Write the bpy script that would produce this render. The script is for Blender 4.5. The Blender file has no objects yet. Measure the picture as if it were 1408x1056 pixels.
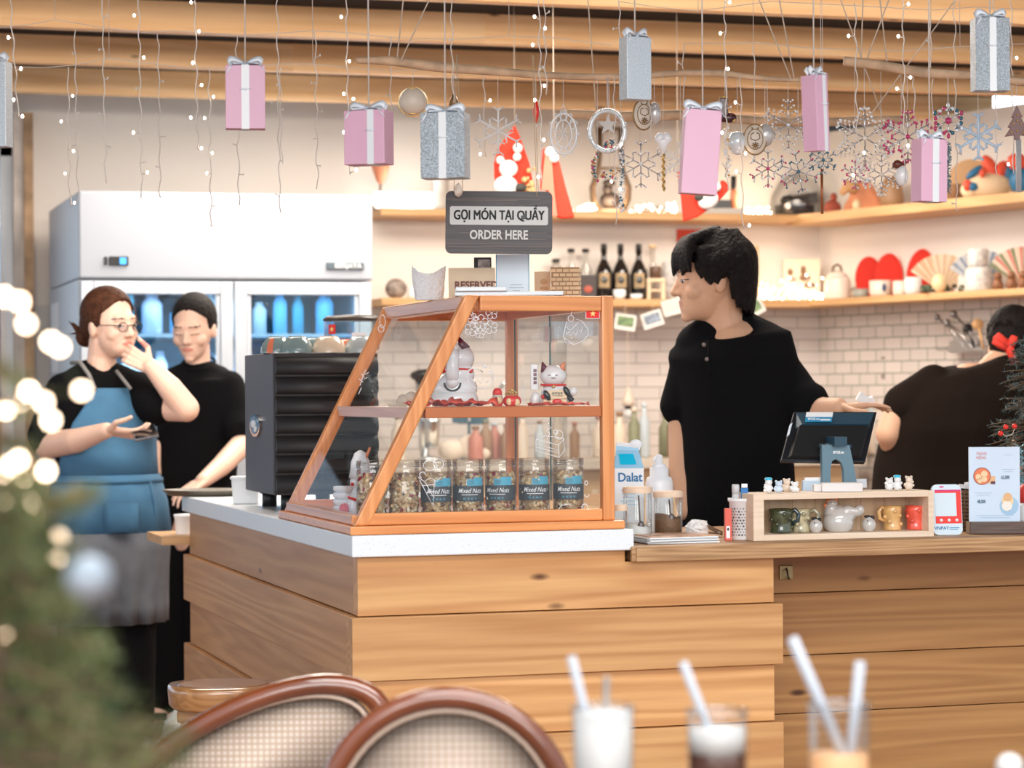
import bpy, bmesh, math, random
from mathutils import Vector, Matrix, noise as mnoise
PI = math.pi
S = bpy.context.scene
C = S.collection
rnd = random.Random(7)

# ---------------------------------------------------------------- camera
TH = math.radians(17.0)        # the camera looks this far to the right of the room's own depth axis
ROLL = math.radians(0.40)
FPX = 85.0 / 36.0 * 1408
CAM = Vector((0, 0, 1.20))
W3 = Vector((math.sin(TH), math.cos(TH), 0))
R0 = Vector((math.cos(TH), -math.sin(TH), 0)); U0 = Vector((0, 0, 1))
CR = math.cos(ROLL) * R0 - math.sin(ROLL) * U0
CU = math.sin(ROLL) * R0 + math.cos(ROLL) * U0
cd = bpy.data.cameras.new('camera'); cam = bpy.data.objects.new('camera', cd); C.objects.link(cam)
cd.lens = 85; cd.sensor_width = 36; cd.sensor_fit = 'HORIZONTAL'; cd.shift_y = 12.0 / 1408
cd.clip_start = 0.05; cd.clip_end = 200
cd.dof.use_dof = True; cd.dof.focus_distance = 5.45; cd.dof.aperture_fstop = 5.0; cd.dof.aperture_blades = 9
m3 = Matrix((CR, CU, -W3)).transposed()
cam.matrix_world = Matrix.Translation(CAM) @ m3.to_4x4()
S.camera = cam
S.view_settings.view_transform = 'Standard'; S.view_settings.look = 'None'
S.view_settings.gamma = 1; S.view_settings.use_curve_mapping = False
S.view_settings.exposure = 0.10

# ---------------------------------------------------------------- daylight, room light and added lamps
wd = bpy.data.worlds.new('world'); S.world = wd; wd.use_nodes = True
bg = wd.node_tree.nodes['Background']; bg.inputs[0].default_value = (0.80, 0.90, 1.0, 1); bg.inputs[1].default_value = 1.15
def area(name, loc, target, size, sy, power, col):
    l = bpy.data.lights.new(name, 'AREA'); l.shape = 'RECTANGLE'; l.size = size; l.size_y = sy; l.energy = power; l.color = col
    o = bpy.data.objects.new(name, l); C.objects.link(o); o.location = loc
    o.rotation_euler = (Vector(target) - Vector(loc)).to_track_quat('-Z', 'Y').to_euler(); return o
area('daylight_front', (-0.6, -3.2, 2.6), (2.2, 7, 1.5), 5.0, 2.2, 270, (1.0, 0.96, 0.92))
area('added_overhead_light', (1.4, 1.9, 3.6), (1.6, 4.6, 0.7), 3.6, 1.6, 170, (1.0, 0.97, 0.94))  # unseen overhead light, put in so the worktop overhang shades the recess
area('daylight_side', (-4.5, 6.0, 2.3), (1.5, 9.0, 1.2), 3.0, 2.0, 45, (0.92, 0.96, 1.0))
area('added_beam_wash', (2.2, 5.95, 2.33), (2.8, 9.5, 2.52), 6.0, .12, 42, (1.0, 0.86, 0.72))  # added lamp, out of view, that brightens the joist faces
def ceil_lamp(x, y, z, p, s=0.6, col=(1.0, 0.80, 0.60)):
    return area('ceiling_lamp_light', (x, y, z), (x, y, 0), s, s, p, col)
ceil_lamp(1.7, 8.9, 2.40, 18, 0.9, (1.0, 0.92, 0.84))
ceil_lamp(2.3, 9.3, 2.40, 40, 0.9, (1.0, 0.87, 0.74))
ceil_lamp(3.9, 9.2, 2.40, 48, 0.9, (1.0, 0.87, 0.74))
ceil_lamp(2.4, 6.6, 2.42, 34, 0.9, (1.0, 0.90, 0.80))
ceil_lamp(1.2, 6.9, 2.42, 22, 0.9, (1.0, 0.92, 0.84))

# ---------------------------------------------------------------- placing helpers
def ray(px, py):
    return W3 + CR * ((px - 704) / FPX) + CU * ((540 - py) / FPX)
def P(px, py, d): return CAM + ray(px, py) * d
def PY(px, py, y): r = ray(px, py); return CAM + r * ((y - CAM.y) / r.y)
def PX(px, py, x): r = ray(px, py); return CAM + r * ((x - CAM.x) / r.x)
def PZ(px, py, z): r = ray(px, py); return CAM + r * ((z - CAM.z) / r.z)
def G(px, y, z):
    p = PY(px, 600, y); p.z = z; return p
def dep(p): return (Vector(p) - CAM).dot(W3)
def S_(d): return d / FPX          # metres per pixel at depth d
FACE = -TH                         # heading of a thing that faces the camera squarely

# ---------------------------------------------------------------- mesh builder
def rotm(rx=0, ry=0, rz=0):
    return (Matrix.Rotation(rz, 4, 'Z') @ Matrix.Rotation(ry, 4, 'Y') @ Matrix.Rotation(rx, 4, 'X'))
class MB:
    def __init__(s, off=None):
        s.v = []; s.f = []; s.m = []; s.sm = []; s.off = Vector(off) if off is not None else None; s.T = Matrix()
    def add(s, vs, fs, m=0, smooth=False):
        b = len(s.v)
        for p in vs:
            q = s.T @ Vector(p)
            s.v.append(q - s.off if s.off is not None else q)
        for f in fs:
            s.f.append([b + i for i in f]); s.m.append(m); s.sm.append(smooth)
        return s
    def box(s, c, d, R=None, m=0):
        h = [x / 2 for x in d]; c = Vector(c)
        vs = [Vector((sx * h[0], sy * h[1], sz * h[2])) for sz in (-1, 1) for sy in (-1, 1) for sx in (-1, 1)]
        if R is not None: vs = [(R @ q.to_4d()).to_3d() if len(R) == 4 else R @ q for q in vs]
        return s.add([c + q for q in vs], [(0, 2, 3, 1), (4, 5, 7, 6), (0, 1, 5, 4), (2, 6, 7, 3), (0, 4, 6, 2), (1, 3, 7, 5)], m)
    def span(s, a, b, m=0):
        a = Vector(a); b = Vector(b)
        return s.box((a + b) / 2, [abs(b[i] - a[i]) for i in range(3)], None, m)
    def hexa(s, bot, top, m=0):
        return s.add(list(bot) + list(top), [(3, 2, 1, 0), (4, 5, 6, 7), (0, 1, 5, 4), (1, 2, 6, 5), (2, 3, 7, 6), (3, 0, 4, 7)], m)
    def lathe(s, pr, c=(0, 0, 0), n=24, m=0, R=None, cap=True, smooth=True, sx=1, sy=1):
        c = Vector(c); vs = []
        for (r, z) in pr:
            for k in range(n):
                a = 2 * PI * k / n; q = Vector((r * math.cos(a) * sx, r * math.sin(a) * sy, z))
                if R is not None: q = R.to_3x3() @ q
                vs.append(c + q)
        fs = []
        for i in range(len(pr) - 1):
            for k in range(n):
                k2 = (k + 1) % n; fs.append((i * n + k, i * n + k2, (i + 1) * n + k2, (i + 1) * n + k))
        if cap:
            fs.append(tuple(range(n - 1, -1, -1))); fs.append(tuple((len(pr) - 1) * n + k for k in range(n)))
        return s.add(vs, fs, m, smooth)
    def sph(s, c, r, n=14, k=9, m=0, R=None):
        r = (r, r, r) if not hasattr(r, '__len__') else r
        c = Vector(c); vs = []; fs = []
        for i in range(1, k):
            t = PI * i / k
            for j in range(n):
                a = 2 * PI * j / n; vs.append(Vector((r[0] * math.sin(t) * math.cos(a), r[1] * math.sin(t) * math.sin(a), r[2] * math.cos(t))))
        vs.append(Vector((0, 0, r[2]))); vs.append(Vector((0, 0, -r[2]))); T = len(vs) - 2
        for i in range(k - 2):
            for j in range(n): fs.append((i * n + j, (i + 1) * n + j, (i + 1) * n + (j + 1) % n, i * n + (j + 1) % n))
        for j in range(n):
            fs.append((T, j, (j + 1) % n)); fs.append((T + 1, (k - 2) * n + (j + 1) % n, (k - 2) * n + j))
        if R is not None: vs = [R.to_3x3() @ q for q in vs]
        return s.add([c + q for q in vs], fs, m, True)
    def tube(s, pts, r, n=8, m=0, cap=True, closed=False):
        pts = [Vector(p) for p in pts]; L = len(pts); rs = r if hasattr(r, '__len__') else [r] * L
        vs = []; fs = []; up = None
        for i, p in enumerate(pts):
            if closed: t = pts[(i + 1) % L] - pts[i - 1]
            else: t = pts[min(i + 1, L - 1)] - pts[max(i - 1, 0)]
            t.normalize() if t.length > 1e-9 else None
            if up is None:
                up = Vector((0, 0, 1)) if abs(t.z) < .9 else Vector((1, 0, 0))
            a = (up - t * up.dot(t)).normalized(); b = t.cross(a); up = a
            for k in range(n):
                q = 2 * PI * k / n; vs.append(p + (a * math.cos(q) + b * math.sin(q)) * rs[i])
        for i in range(L if closed else L - 1):
            j = (i + 1) % L
            for k in range(n): fs.append((i * n + k, i * n + (k + 1) % n, j * n + (k + 1) % n, j * n + k))
        if cap and not closed:
            fs.append(tuple(range(n - 1, -1, -1))); fs.append(tuple((L - 1) * n + k for k in range(n)))
        return s.add(vs, fs, m, True)
    def cyl(s, a, b, r, r2=None, n=16, m=0): return s.tube([a, b], [r, r2 if r2 is not None else r], n, m)
    def prism(s, poly, o, ax, ay, az, m=0, smooth=False):
        # poly (u,v) on the plane o + u*ax + v*ay, extruded along az (a vector with the thickness)
        o = Vector(o); ax = Vector(ax); ay = Vector(ay); az = Vector(az); n = len(poly)
        vs = [o + ax * u + ay * v for u, v in poly] + [o + ax * u + ay * v + az for u, v in poly]
        s.add(vs, [tuple(range(n - 1, -1, -1)), tuple(range(n, 2 * n))], m, False)
        b = len(s.v) - 2 * n
        for i in range(n):
            s.f.append([b + i, b + (i + 1) % n, b + n + (i + 1) % n, b + n + i]); s.m.append(m); s.sm.append(smooth)
        return s
    def loft(s, rows, m=0, cap=True, closed=True, smooth=True):
        n = len(rows[0]); vs = [p for r in rows for p in r]; fs = []
        for i in range(len(rows) - 1):
            for k in range(n if closed else n - 1):
                k2 = (k + 1) % n; fs.append((i * n + k, i * n + k2, (i + 1) * n + k2, (i + 1) * n + k))
        if cap: fs.append(tuple(range(n - 1, -1, -1))); fs.append(tuple((len(rows) - 1) * n + k for k in range(n)))
        return s.add(vs, fs, m, smooth)
    def build(s, name, mats, parent=None, bevel=0, solid=0, sub=0, fix=False):
        me = bpy.data.meshes.new(name); me.from_pydata([tuple(p) for p in s.v], [], s.f)
        mats = mats if isinstance(mats, (list, tuple)) else [mats]
        for x in mats: me.materials.append(x)
        me.polygons.foreach_set('material_index', s.m); me.polygons.foreach_set('use_smooth', s.sm)
        if fix:
            b = bmesh.new(); b.from_mesh(me); bmesh.ops.recalc_face_normals(b, faces=b.faces); b.to_mesh(me); b.free()
        me.update()
        o = bpy.data.objects.new(name, me); C.objects.link(o)
        if solid: q = o.modifiers.new('solid', 'SOLIDIFY'); q.thickness = solid; q.offset = 0
        if bevel: q = o.modifiers.new('bevel', 'BEVEL'); q.width = bevel; q.segments = 2; q.limit_method = 'ANGLE'; q.angle_limit = 0.9
        if sub: q = o.modifiers.new('sub', 'SUBSURF'); q.levels = sub; q.render_levels = sub
        if parent is not None: o.parent = parent
        return o
def tag(o, label=None, cat=None, group=None, kind=None):
    if label: o['label'] = label
    if cat: o['category'] = cat
    if group: o['group'] = group
    if kind: o['kind'] = kind
    return o
def thing(name, label, cat, loc=(0, 0, 0), rz=0.0, group=None, rot=None):
    o = bpy.data.objects.new(name, None); C.objects.link(o); o.location = loc
    o.rotation_euler = rot if rot is not None else (0, 0, rz); o.empty_display_size = .05
    return tag(o, label, cat, group)
def single(mb, name, mats, label, cat, loc=(0, 0, 0), rz=0.0, group=None, rot=None, **k):
    o = mb.build(name, mats, None, **k); o.location = loc; o.rotation_euler = rot if rot is not None else (0, 0, rz)
    return tag(o, label, cat, group)
def struct(mb, name, mats, parent=None, **k):
    o = mb.build(name, mats, parent, **k)
    if parent is None: o['kind'] = 'structure'
    return o
def copy_tree(o, loc=None, rz=None, label=None, scale=None, parent=None):
    c = o.copy(); C.objects.link(c)
    if parent is not None: c.parent = parent
    if loc is not None: c.location = loc
    if rz is not None: c.rotation_euler = (0, 0, rz)
    if scale is not None: c.scale = (scale,) * 3
    if label: c['label'] = label
    for ch in list(o.children): copy_tree(ch, parent=c)
    return c
def write(s, size, parent, mat, loc, rot=(PI / 2, 0, 0), align='CENTER', name='lettering', off=0.0, ext=0.0006, label=None, sx=1.0, shear=0.0, space=1.0):
    cu = bpy.data.curves.new(name, 'FONT'); cu.body = s; cu.size = size; cu.align_x = align; cu.align_y = 'CENTER'
    cu.offset = off; cu.extrude = ext; cu.shear = shear; cu.space_character = space; cu.resolution_u = 3
    t = bpy.data.objects.new(name, cu); C.objects.link(t)
    me = bpy.data.meshes.new_from_object(t); C.objects.unlink(t); bpy.data.objects.remove(t)
    o = bpy.data.objects.new(name, me); C.objects.link(o); me.materials.clear(); me.materials.append(mat)
    o.location = loc; o.rotation_euler = rot; o.scale = (sx, 1, 1)
    if parent is not None: o.parent = parent
    if label: o['label'] = label
    return o

# ---------------------------------------------------------------- materials
MATS = {}
def newmat(name):
    m = bpy.data.materials.new(name); m.use_nodes = True; return m, m.node_tree.nodes, m.node_tree.links, m.node_tree.nodes['Principled BSDF']
def pm(name, col, rough=0.5, metal=0.0, emit=0, ecol=None, bump=0, bscale=60, var=0, vscale=8, spec=None, sheen=0, coat=0, sss=0, trans=0):
    if name in MATS: return MATS[name]
    m, N, L, B = newmat(name)
    B.inputs['Base Color'].default_value = (*col, 1); B.inputs['Roughness'].default_value = rough; B.inputs['Metallic'].default_value = metal
    if spec is not None: B.inputs['Specular IOR Level'].default_value = spec
    if sheen: B.inputs['Sheen Weight'].default_value = sheen
    if coat: B.inputs['Coat Weight'].default_value = coat; B.inputs['Coat Roughness'].default_value = .08
    if trans: B.inputs['Transmission Weight'].default_value = trans
    if sss: B.inputs['Subsurface Weight'].default_value = sss; B.inputs['Subsurface Radius'].default_value = (.02, .008, .004); B.inputs['Subsurface Scale'].default_value = .6
    if emit: B.inputs['Emission Color'].default_value = (*(ecol or col), 1); B.inputs['Emission Strength'].default_value = emit
    tc = N.new('ShaderNodeTexCoord')
    if var or not (bump or emit):
        n = N.new('ShaderNodeTexNoise'); n.inputs['Scale'].default_value = vscale; n.inputs['Detail'].default_value = 4
        L.new(tc.outputs['Object'], n.inputs['Vector'])
        r = N.new('ShaderNodeValToRGB'); v = var or 0.03
        r.color_ramp.elements[0].position = .3; r.color_ramp.elements[1].position = .7
        r.color_ramp.elements[0].color = (*[max(0, c * (1 - v)) for c in col], 1); r.color_ramp.elements[1].color = (*[min(1, c * (1 + v)) for c in col], 1)
        L.new(n.outputs['Fac'], r.inputs['Fac']); L.new(r.outputs['Color'], B.inputs['Base Color'])
    if bump:
        n = N.new('ShaderNodeTexNoise'); n.inputs['Scale'].default_value = bscale; n.inputs['Detail'].default_value = 3
        L.new(tc.outputs['Object'], n.inputs['Vector'])
        b = N.new('ShaderNodeBump'); b.inputs['Strength'].default_value = bump; b.inputs['Distance'].default_value = .01
        L.new(n.outputs['Fac'], b.inputs['Height']); L.new(b.outputs['Normal'], B.inputs['Normal'])
    MATS[name] = m; return m
def wood(name, light, dark, axis='X', scale=1.0, rough=.45, knots=True, coat=0.0, tone=.12, kden=1.0):
    if name in MATS: return MATS[name]
    m, N, L, B = newmat(name); B.inputs['Roughness'].default_value = rough
    if coat: B.inputs['Coat Weight'].default_value = coat; B.inputs['Coat Roughness'].default_value = .15
    tc = N.new('ShaderNodeTexCoord'); geo = N.new('ShaderNodeNewGeometry')
    # every board (mesh island) gets its own stretch of grain
    off = N.new('ShaderNodeVectorMath'); off.operation = 'MULTIPLY_ADD'
    cmb = N.new('ShaderNodeCombineXYZ')
    for i in range(3): L.new(geo.outputs['Random Per Island'], cmb.inputs[i])
    off.inputs[1].default_value = (37, 23, 31); L.new(cmb.outputs[0], off.inputs[0]); L.new(tc.outputs['Object'], off.inputs[2])
    mp = N.new('ShaderNodeMapping'); k = {'X': (.045, 1, 1), 'Y': (1, .045, 1), 'Z': (1, 1, .045)}[axis]
    mp.inputs['Scale'].default_value = [q * scale for q in k]; L.new(off.outputs[0], mp.inputs['Vector'])
    n1 = N.new('ShaderNodeTexNoise'); n1.inputs['Scale'].default_value = 7; n1.inputs['Detail'].default_value = 2; n1.inputs['Distortion'].default_value = .25
    L.new(mp.outputs[0], n1.inputs['Vector'])
    mul = N.new('ShaderNodeMath'); mul.operation = 'MULTIPLY'; mul.inputs[1].default_value = 16; L.new(n1.outputs['Fac'], mul.inputs[0])
    sn = N.new('ShaderNodeMath'); sn.operation = 'SINE'; mu2 = N.new('ShaderNodeMath'); mu2.operation = 'MULTIPLY'; mu2.inputs[1].default_value = 4.2
    L.new(mul.outputs[0], mu2.inputs[0]); L.new(mu2.outputs[0], sn.inputs[0])
    n2 = N.new('ShaderNodeTexNoise'); n2.inputs['Scale'].default_value = 60; n2.inputs['Detail'].default_value = 5
    L.new(mp.outputs[0], n2.inputs['Vector'])
    a = N.new('ShaderNodeMath'); a.operation = 'MULTIPLY_ADD'; a.inputs[1].default_value = .17; L.new(sn.outputs[0], a.inputs[0])
    a2 = N.new('ShaderNodeMath'); a2.operation = 'MULTIPLY_ADD'; a2.inputs[1].default_value = .7; a2.inputs[2].default_value = .02; L.new(n2.outputs['Fac'], a2.inputs[0]); L.new(a2.outputs[0], a.inputs[2])
    rp = N.new('ShaderNodeValToRGB'); rp.color_ramp.elements[0].position = .05; rp.color_ramp.elements[1].position = .72
    rp.color_ramp.elements[0].color = (*light, 1); rp.color_ramp.elements[1].color = (*dark, 1); L.new(a.outputs[0], rp.inputs['Fac'])
    hs = N.new('ShaderNodeHueSaturation'); mr = N.new('ShaderNodeMapRange'); mr.inputs['To Min'].default_value = 1 - tone; mr.inputs['To Max'].default_value = 1 + tone
    L.new(geo.outputs['Random Per Island'], mr.inputs['Value']); L.new(mr.outputs[0], hs.inputs['Value']); L.new(rp.outputs['Color'], hs.inputs['Color'])
    last = hs.outputs['Color']
    if knots:
        mk = N.new('ShaderNodeMapping'); kk = {'X': (2.6, 4, 7), 'Y': (4, 2.6, 7), 'Z': (5, 5, 2.6)}[axis]
        mk.inputs['Scale'].default_value = [q * kden for q in kk]; L.new(off.outputs[0], mk.inputs['Vector'])
        vo = N.new('ShaderNodeTexVoronoi'); vo.inputs['Scale'].default_value = 1.0; L.new(mk.outputs[0], vo.inputs['Vector'])
        kr = N.new('ShaderNodeValToRGB'); kr.color_ramp.elements[0].position = .03; kr.color_ramp.elements[0].color = (1, 1, 1, 1)
        kr.color_ramp.elements[1].position = .075; kr.color_ramp.elements[1].color = (0, 0, 0, 1); L.new(vo.outputs['Distance'], kr.inputs['Fac'])
        mx = N.new('ShaderNodeMixRGB'); mx.inputs[2].default_value = (dark[0] * .22, dark[1] * .16, dark[2] * .12, 1)
        L.new(kr.outputs['Color'], mx.inputs[0]); L.new(last, mx.inputs[1]); last = mx.outputs[0]
    L.new(last, B.inputs['Base Color'])
    bp = N.new('ShaderNodeBump'); bp.inputs['Strength'].default_value = .12; bp.inputs['Distance'].default_value = .004
    L.new(a.outputs[0], bp.inputs['Height']); L.new(bp.outputs[0], B.inputs['Normal'])
    MATS[name] = m; return m
def glass(name, tint=(1, 1, 1), refl=1.0, rough=0.01, base=.04, haze=0.0):
    if name in MATS: return MATS[name]
    m, N, L, B = newmat(name); N.remove(B); out = N['Material Output']
    t = N.new('ShaderNodeBsdfTransparent'); t.inputs[0].default_value = (*tint, 1)
    g = N.new('ShaderNodeBsdfGlossy'); g.inputs['Roughness'].default_value = rough
    lw = N.new('ShaderNodeLayerWeight'); lw.inputs[0].default_value = .25
    mu = N.new('ShaderNodeMath'); mu.operation = 'MULTIPLY_ADD'; mu.inputs[1].default_value = .55 * refl; mu.inputs[2].default_value = base
    L.new(lw.outputs['Fresnel'], mu.inputs[0])
    mx = N.new('ShaderNodeMixShader'); L.new(mu.outputs[0], mx.inputs[0]); L.new(t.outputs[0], mx.inputs[1]); L.new(g.outputs[0], mx.inputs[2])
    last = mx
    if haze:
        d = N.new('ShaderNodeBsdfDiffuse'); d.inputs[0].default_value = (.9, .92, .95, 1)
        m2 = N.new('ShaderNodeMixShader'); m2.inputs[0].default_value = haze; L.new(mx.outputs[0], m2.inputs[1]); L.new(d.outputs[0], m2.inputs[2]); last = m2
    L.new(last.outputs[0], out.inputs['Surface']); MATS[name] = m; return m
def emis(name, col, s):
    if name in MATS: return MATS[name]
    m, N, L, B = newmat(name); N.remove(B); e = N.new('ShaderNodeEmission'); e.inputs[0].default_value = (*col, 1); e.inputs[1].default_value = s
    L.new(e.outputs[0], N['Material Output'].inputs['Surface']); MATS[name] = m; return m
def tiles(name, col, mortar, w, h, axis='X', ms=.0025):
    if name in MATS: return MATS[name]
    m, N, L, B = newmat(name); B.inputs['Roughness'].default_value = .22
    tc = N.new('ShaderNodeTexCoord'); sp = N.new('ShaderNodeSeparateXYZ'); cb = N.new('ShaderNodeCombineXYZ')
    L.new(tc.outputs['Object'], sp.inputs[0]); L.new(sp.outputs[axis], cb.inputs['X']); L.new(sp.outputs['Z'], cb.inputs['Y'])
    b = N.new('ShaderNodeTexBrick'); b.inputs['Scale'].default_value = 1; b.inputs['Brick Width'].default_value = w; b.inputs['Row Height'].default_value = h
    b.inputs['Mortar Size'].default_value = ms; b.inputs['Mortar Smooth'].default_value = .1; b.inputs['Color1'].default_value = (*col, 1)
    b.inputs['Color2'].default_value = (*[c * .9 for c in col], 1); b.inputs['Mortar'].default_value = (*mortar, 1)
    L.new(cb.outputs[0], b.inputs['Vector']); L.new(b.outputs['Color'], B.inputs['Base Color'])
    bp = N.new('ShaderNodeBump'); bp.invert = True; bp.inputs['Strength'].default_value = .5; bp.inputs['Distance'].default_value = .003
    L.new(b.outputs['Fac'], bp.inputs['Height']); L.new(bp.outputs[0], B.inputs['Normal'])
    MATS[name] = m; return m
white = pm('white plastic', (.86, .87, .88), .35)
black = pm('black plastic', (.012, .012, .014), .4)
metal = pm('brushed steel', (.6, .61, .62), .28, 1.0)
red = pm('red cloth', (.75, .03, .02), .7)
paper = pm('white paper', (.88, .89, .90), .6)
gold = pm('gold trim', (.75, .5, .18), .3, .8)
# ================================================================ room shell
ZS = 0.90                       # height of the white slab
CORN = PZ(484, 737, ZS)         # its near corner
YW = PY(850, 540, 10.73).y
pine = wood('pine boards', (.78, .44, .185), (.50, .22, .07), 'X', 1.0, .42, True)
pineY = wood('shade-toned side pine', (.60, .32, .13), (.42, .19, .065), 'Y', 1.0, .42, True)  # darker copy of the pine, with the bar side's shade put into its colour
beamw = wood('ceiling pine', (.98, .68, .38), (.80, .46, .20), 'X', .8, .5, True, tone=.08)
shelfw = wood('shelf wood', (.72, .45, .22), (.52, .29, .12), 'X', 1.0, .5, False)
paint = pm('warm white wall paint', (.82, .77, .72), .8, bump=.05, bscale=30)
YB = 10.73
XC = PY(1127, 540, YB).x        # inner corner with the right-hand wall
ZT = PY(350, 135, YB).z         # underside of the ceiling boards
XL = PY(44, 540, YB).x
b = MB(); b.span((-9, -4, -.05), (9, 14, 0)); struct(b, 'floor', wood('floor boards', (.34, .17, .10), (.2, .09, .05), 'X', .7, .5, False))
ZSH = PY(850, 420, YB - .28).z  # underside of lower shelf
b = MB(); b.span((XL, YB, ZSH), (XC, YB + .15, ZT + .3)); struct(b, 'wall_back', paint)
tl = tiles('glazed brick tiles', (.66, .60, .565), (.33, .30, .28), .236, .0556)
XT = PY(505, 540, YB).x
b = MB(); b.span((XT, YB, 0), (XC, YB + .15, ZSH)); struct(b, 'wall_back_tiled', tl)
b = MB(); b.span((XL, YB, 0), (XT, YB + .15, ZSH)); struct(b, 'wall_back_left', pm('plain grey paint', (.66, .65, .64), .8))
# right-hand wall, not quite square to the back one
vr = P(-1400, 545, 50) - CAM; vr.z = 0; vr.normalize(); WR = -vr      # towards the camera
nR = Vector((-WR.y, WR.x, 0));  nR = nR if nR.x < 0 else -nR          # into the room
c0 = Vector((XC, YB, 0))
def rwall(b, z0, z1, t0=0, t1=6.0, th=.15, m=0):
    p = c0 + WR * t0; q = c0 + WR * t1; o = -nR * th
    return b.hexa([Vector((*a.xy, z0)) for a in (p, q, q + o, p + o)], [Vector((*a.xy, z1)) for a in (p, q, q + o, p + o)], m)
RM = Matrix.Translation(c0) @ Matrix(((WR.x, -nR.x, 0, 0), (WR.y, -nR.y, 0, 0), (0, 0, 1, 0), (0, 0, 0, 1)))   # local x along the wall
def rbox(name, mats, x0, x1, y0, y1, z0, z1, kind=True, **k):
    b = MB(); b.span((x0, y0, z0), (x1, y1, z1)); o = b.build(name, mats, None, **k); o.matrix_world = RM
    if kind: o['kind'] = 'structure'
    return o
rbox('wall_right', tiles('glazed square tiles', (.66, .60, .565), (.16, .20, .16), .118, .0556), 0, 6, 0, .15, 0, ZSH)
rbox('wall_right_painted', paint, 0, 6, 0, .15, ZSH, 2.44)
# ceiling: dark boards with pine joists under them
darkc = pm('dark ceiling board', (.012, .010, .010), .9)
ZJ = ZT - .104
b = MB(); b.span((-6, 3.0, ZT), (9, 14, ZT + .05)); struct(b, 'ceiling', darkc)
for i, yy in enumerate((9.91, 9.03, 8.15, 7.27, 6.39, 5.51, 4.63)):
    b = MB()
    for x0, x1 in ((-6, -1.9 + .7 * (i % 3)), (-1.9 + .7 * (i % 3), 2.4 - .5 * (i % 2)), (2.4 - .5 * (i % 2), 9)):
        b.span((x0, yy, ZJ), (x1, yy + .06, ZT))
    struct(b, 'trim_%d' % (i + 1), beamw)
# window at far left, with a narrow board between it and the wall
gfr = pm('pale window frame', (.75, .80, .84), .5)
XP0 = PY(19, 540, YB).x; XP1 = XL
b = MB(); b.span((XP0, YB - .05, 0), (XP1 + .0, YB + .15, PY(30, 157, YB).z)); struct(b, 'trim_8', pm('weathered post paint', (.62, .56, .51), .7, var=.15, vscale=9))
b = MB(); b.span((XP1 - .035, YB - .07, 0), (XP1 + .005, YB - .0505, PY(30, 157, YB).z)); struct(b, 'trim_9', pm('rusty edge strip', (.52, .34, .20), .7, var=.45, vscale=7))
b = MB(); b.span((-9, YB, PY(30, 157, YB).z), (XL, YB + .15, ZT + .3)); struct(b, 'wall_back_over_window', paint)
w = MB(); XW = XP0
w.span((XW - .05, YB + .02, .0), (XW, YB + .08, 2.3)); w.span((XW - 2.6, YB + .02, 2.25), (XW, YB + .08, 2.33)); w.span((XW - 1.3, YB + .02, 0), (XW - 1.22, YB + .08, 2.3))
struct(w, 'window_1', gfr)
wp = MB(); wp.span((XW - 2.55, YB + .045, .05), (XW - .05, YB + .055, 2.28)); g1 = wp.build('pane', glass('window glass', (.85, .93, 1.0))); g1.parent = bpy.data.objects['window_1']
# outside the window
b = MB(); b.span((-9, 18, -.05), (3, 14, 0)); struct(b, 'ground_outside', pm('grey paving', (.35, .34, .30), .8))
t = thing('parked_car', 'blurred blue car standing outside the far left window', 'car', P(-12, 545, 17) * 1)
t.location.z = 0
b = MB(); b.box((0, 0, 1.0), (1.7, 3.9, .7)); b.build('body', pm('blue car paint', (.02, .22, .5), .25), t, bevel=.12)
b = MB(); b.box((0, .2, 1.62), (1.45, 2.1, .62)); b.build('cabin', pm('car window tint', (.03, .12, .2), .15), t, bevel=.15)
for sx in (-.8, .8):
    for sy in (-1.3, 1.3): b = MB(); b.cyl((sx - .1, sy, .36), (sx + .1, sy, .36), .36, n=20); b.build('wheel', black, t)
t = thing('street_shrub', 'olive green shrub outside the far left window', 'shrub', P(-14, 545, 13.6)); t.location.z = 0
b = MB(); r2 = random.Random(3)
for i in range(60):
    b.sph((r2.gauss(0, .22), r2.gauss(0, .2), r2.uniform(.25, 1.05)), r2.uniform(.07, .13), 7, 5)
b.build('foliage', pm('olive leaves', (.22, .24, .07), .8, var=.4, vscale=12), t)
b = MB(); b.cyl((0, 0, 0), (0, 0, .4), .04); b.build('stem', pm('bark', (.15, .09, .05), .8), t)
# clerestory panes above the right-hand wall
rbox('window_2', emis('daylit pane', (.93, .97, 1), 4.0), 1.15, 1.55, .05, .06, 2.37, 2.50)
rbox('window_3', emis('daylit pane', (.93, .97, 1), 4.0), 1.95, 2.6, .05, .06, 2.37, 2.53)

# ================================================================ wall shelves
def shelf_back(name, label, px0, pyb, pyt, dy=.28):
    z0 = PY(850, pyb, YB - dy).z; z1 = PY(850, pyt, YB - dy).z
    b = MB(); b.span((PY(px0, 500, YB).x, YB - dy, z0), (XC, YB - .002, z1))
    o = b.build(name, shelfw, None, bevel=.003); tag(o, label, 'shelf'); return z1
ZL = shelf_back('wall_shelf', 'long lower wooden shelf on the back wall carrying black bottles', 505, 421, 411)
ZU = shelf_back('wall_shelf', 'long upper wooden shelf on the back wall above the black bottles', 505, 301, 291)
def shelf_right(name, label, z1, th, dy):
    o = rbox(name, shelfw, .12, 4.5, -dy, -.002, z1 - th, z1, False, bevel=.003); tag(o, label, 'shelf')
shelf_right('wall_shelf', 'lower wooden shelf on the right wall under the red fans', ZL, ZL - ZSH, .24)
shelf_right('wall_shelf', 'upper wooden shelf on the right wall carrying painted fish and birds', ZU, .045, .30)
RW = lambda t, off, z: c0 + WR * t + nR * off + Vector((0, 0, z))   # t along the wall, off into the room
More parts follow.
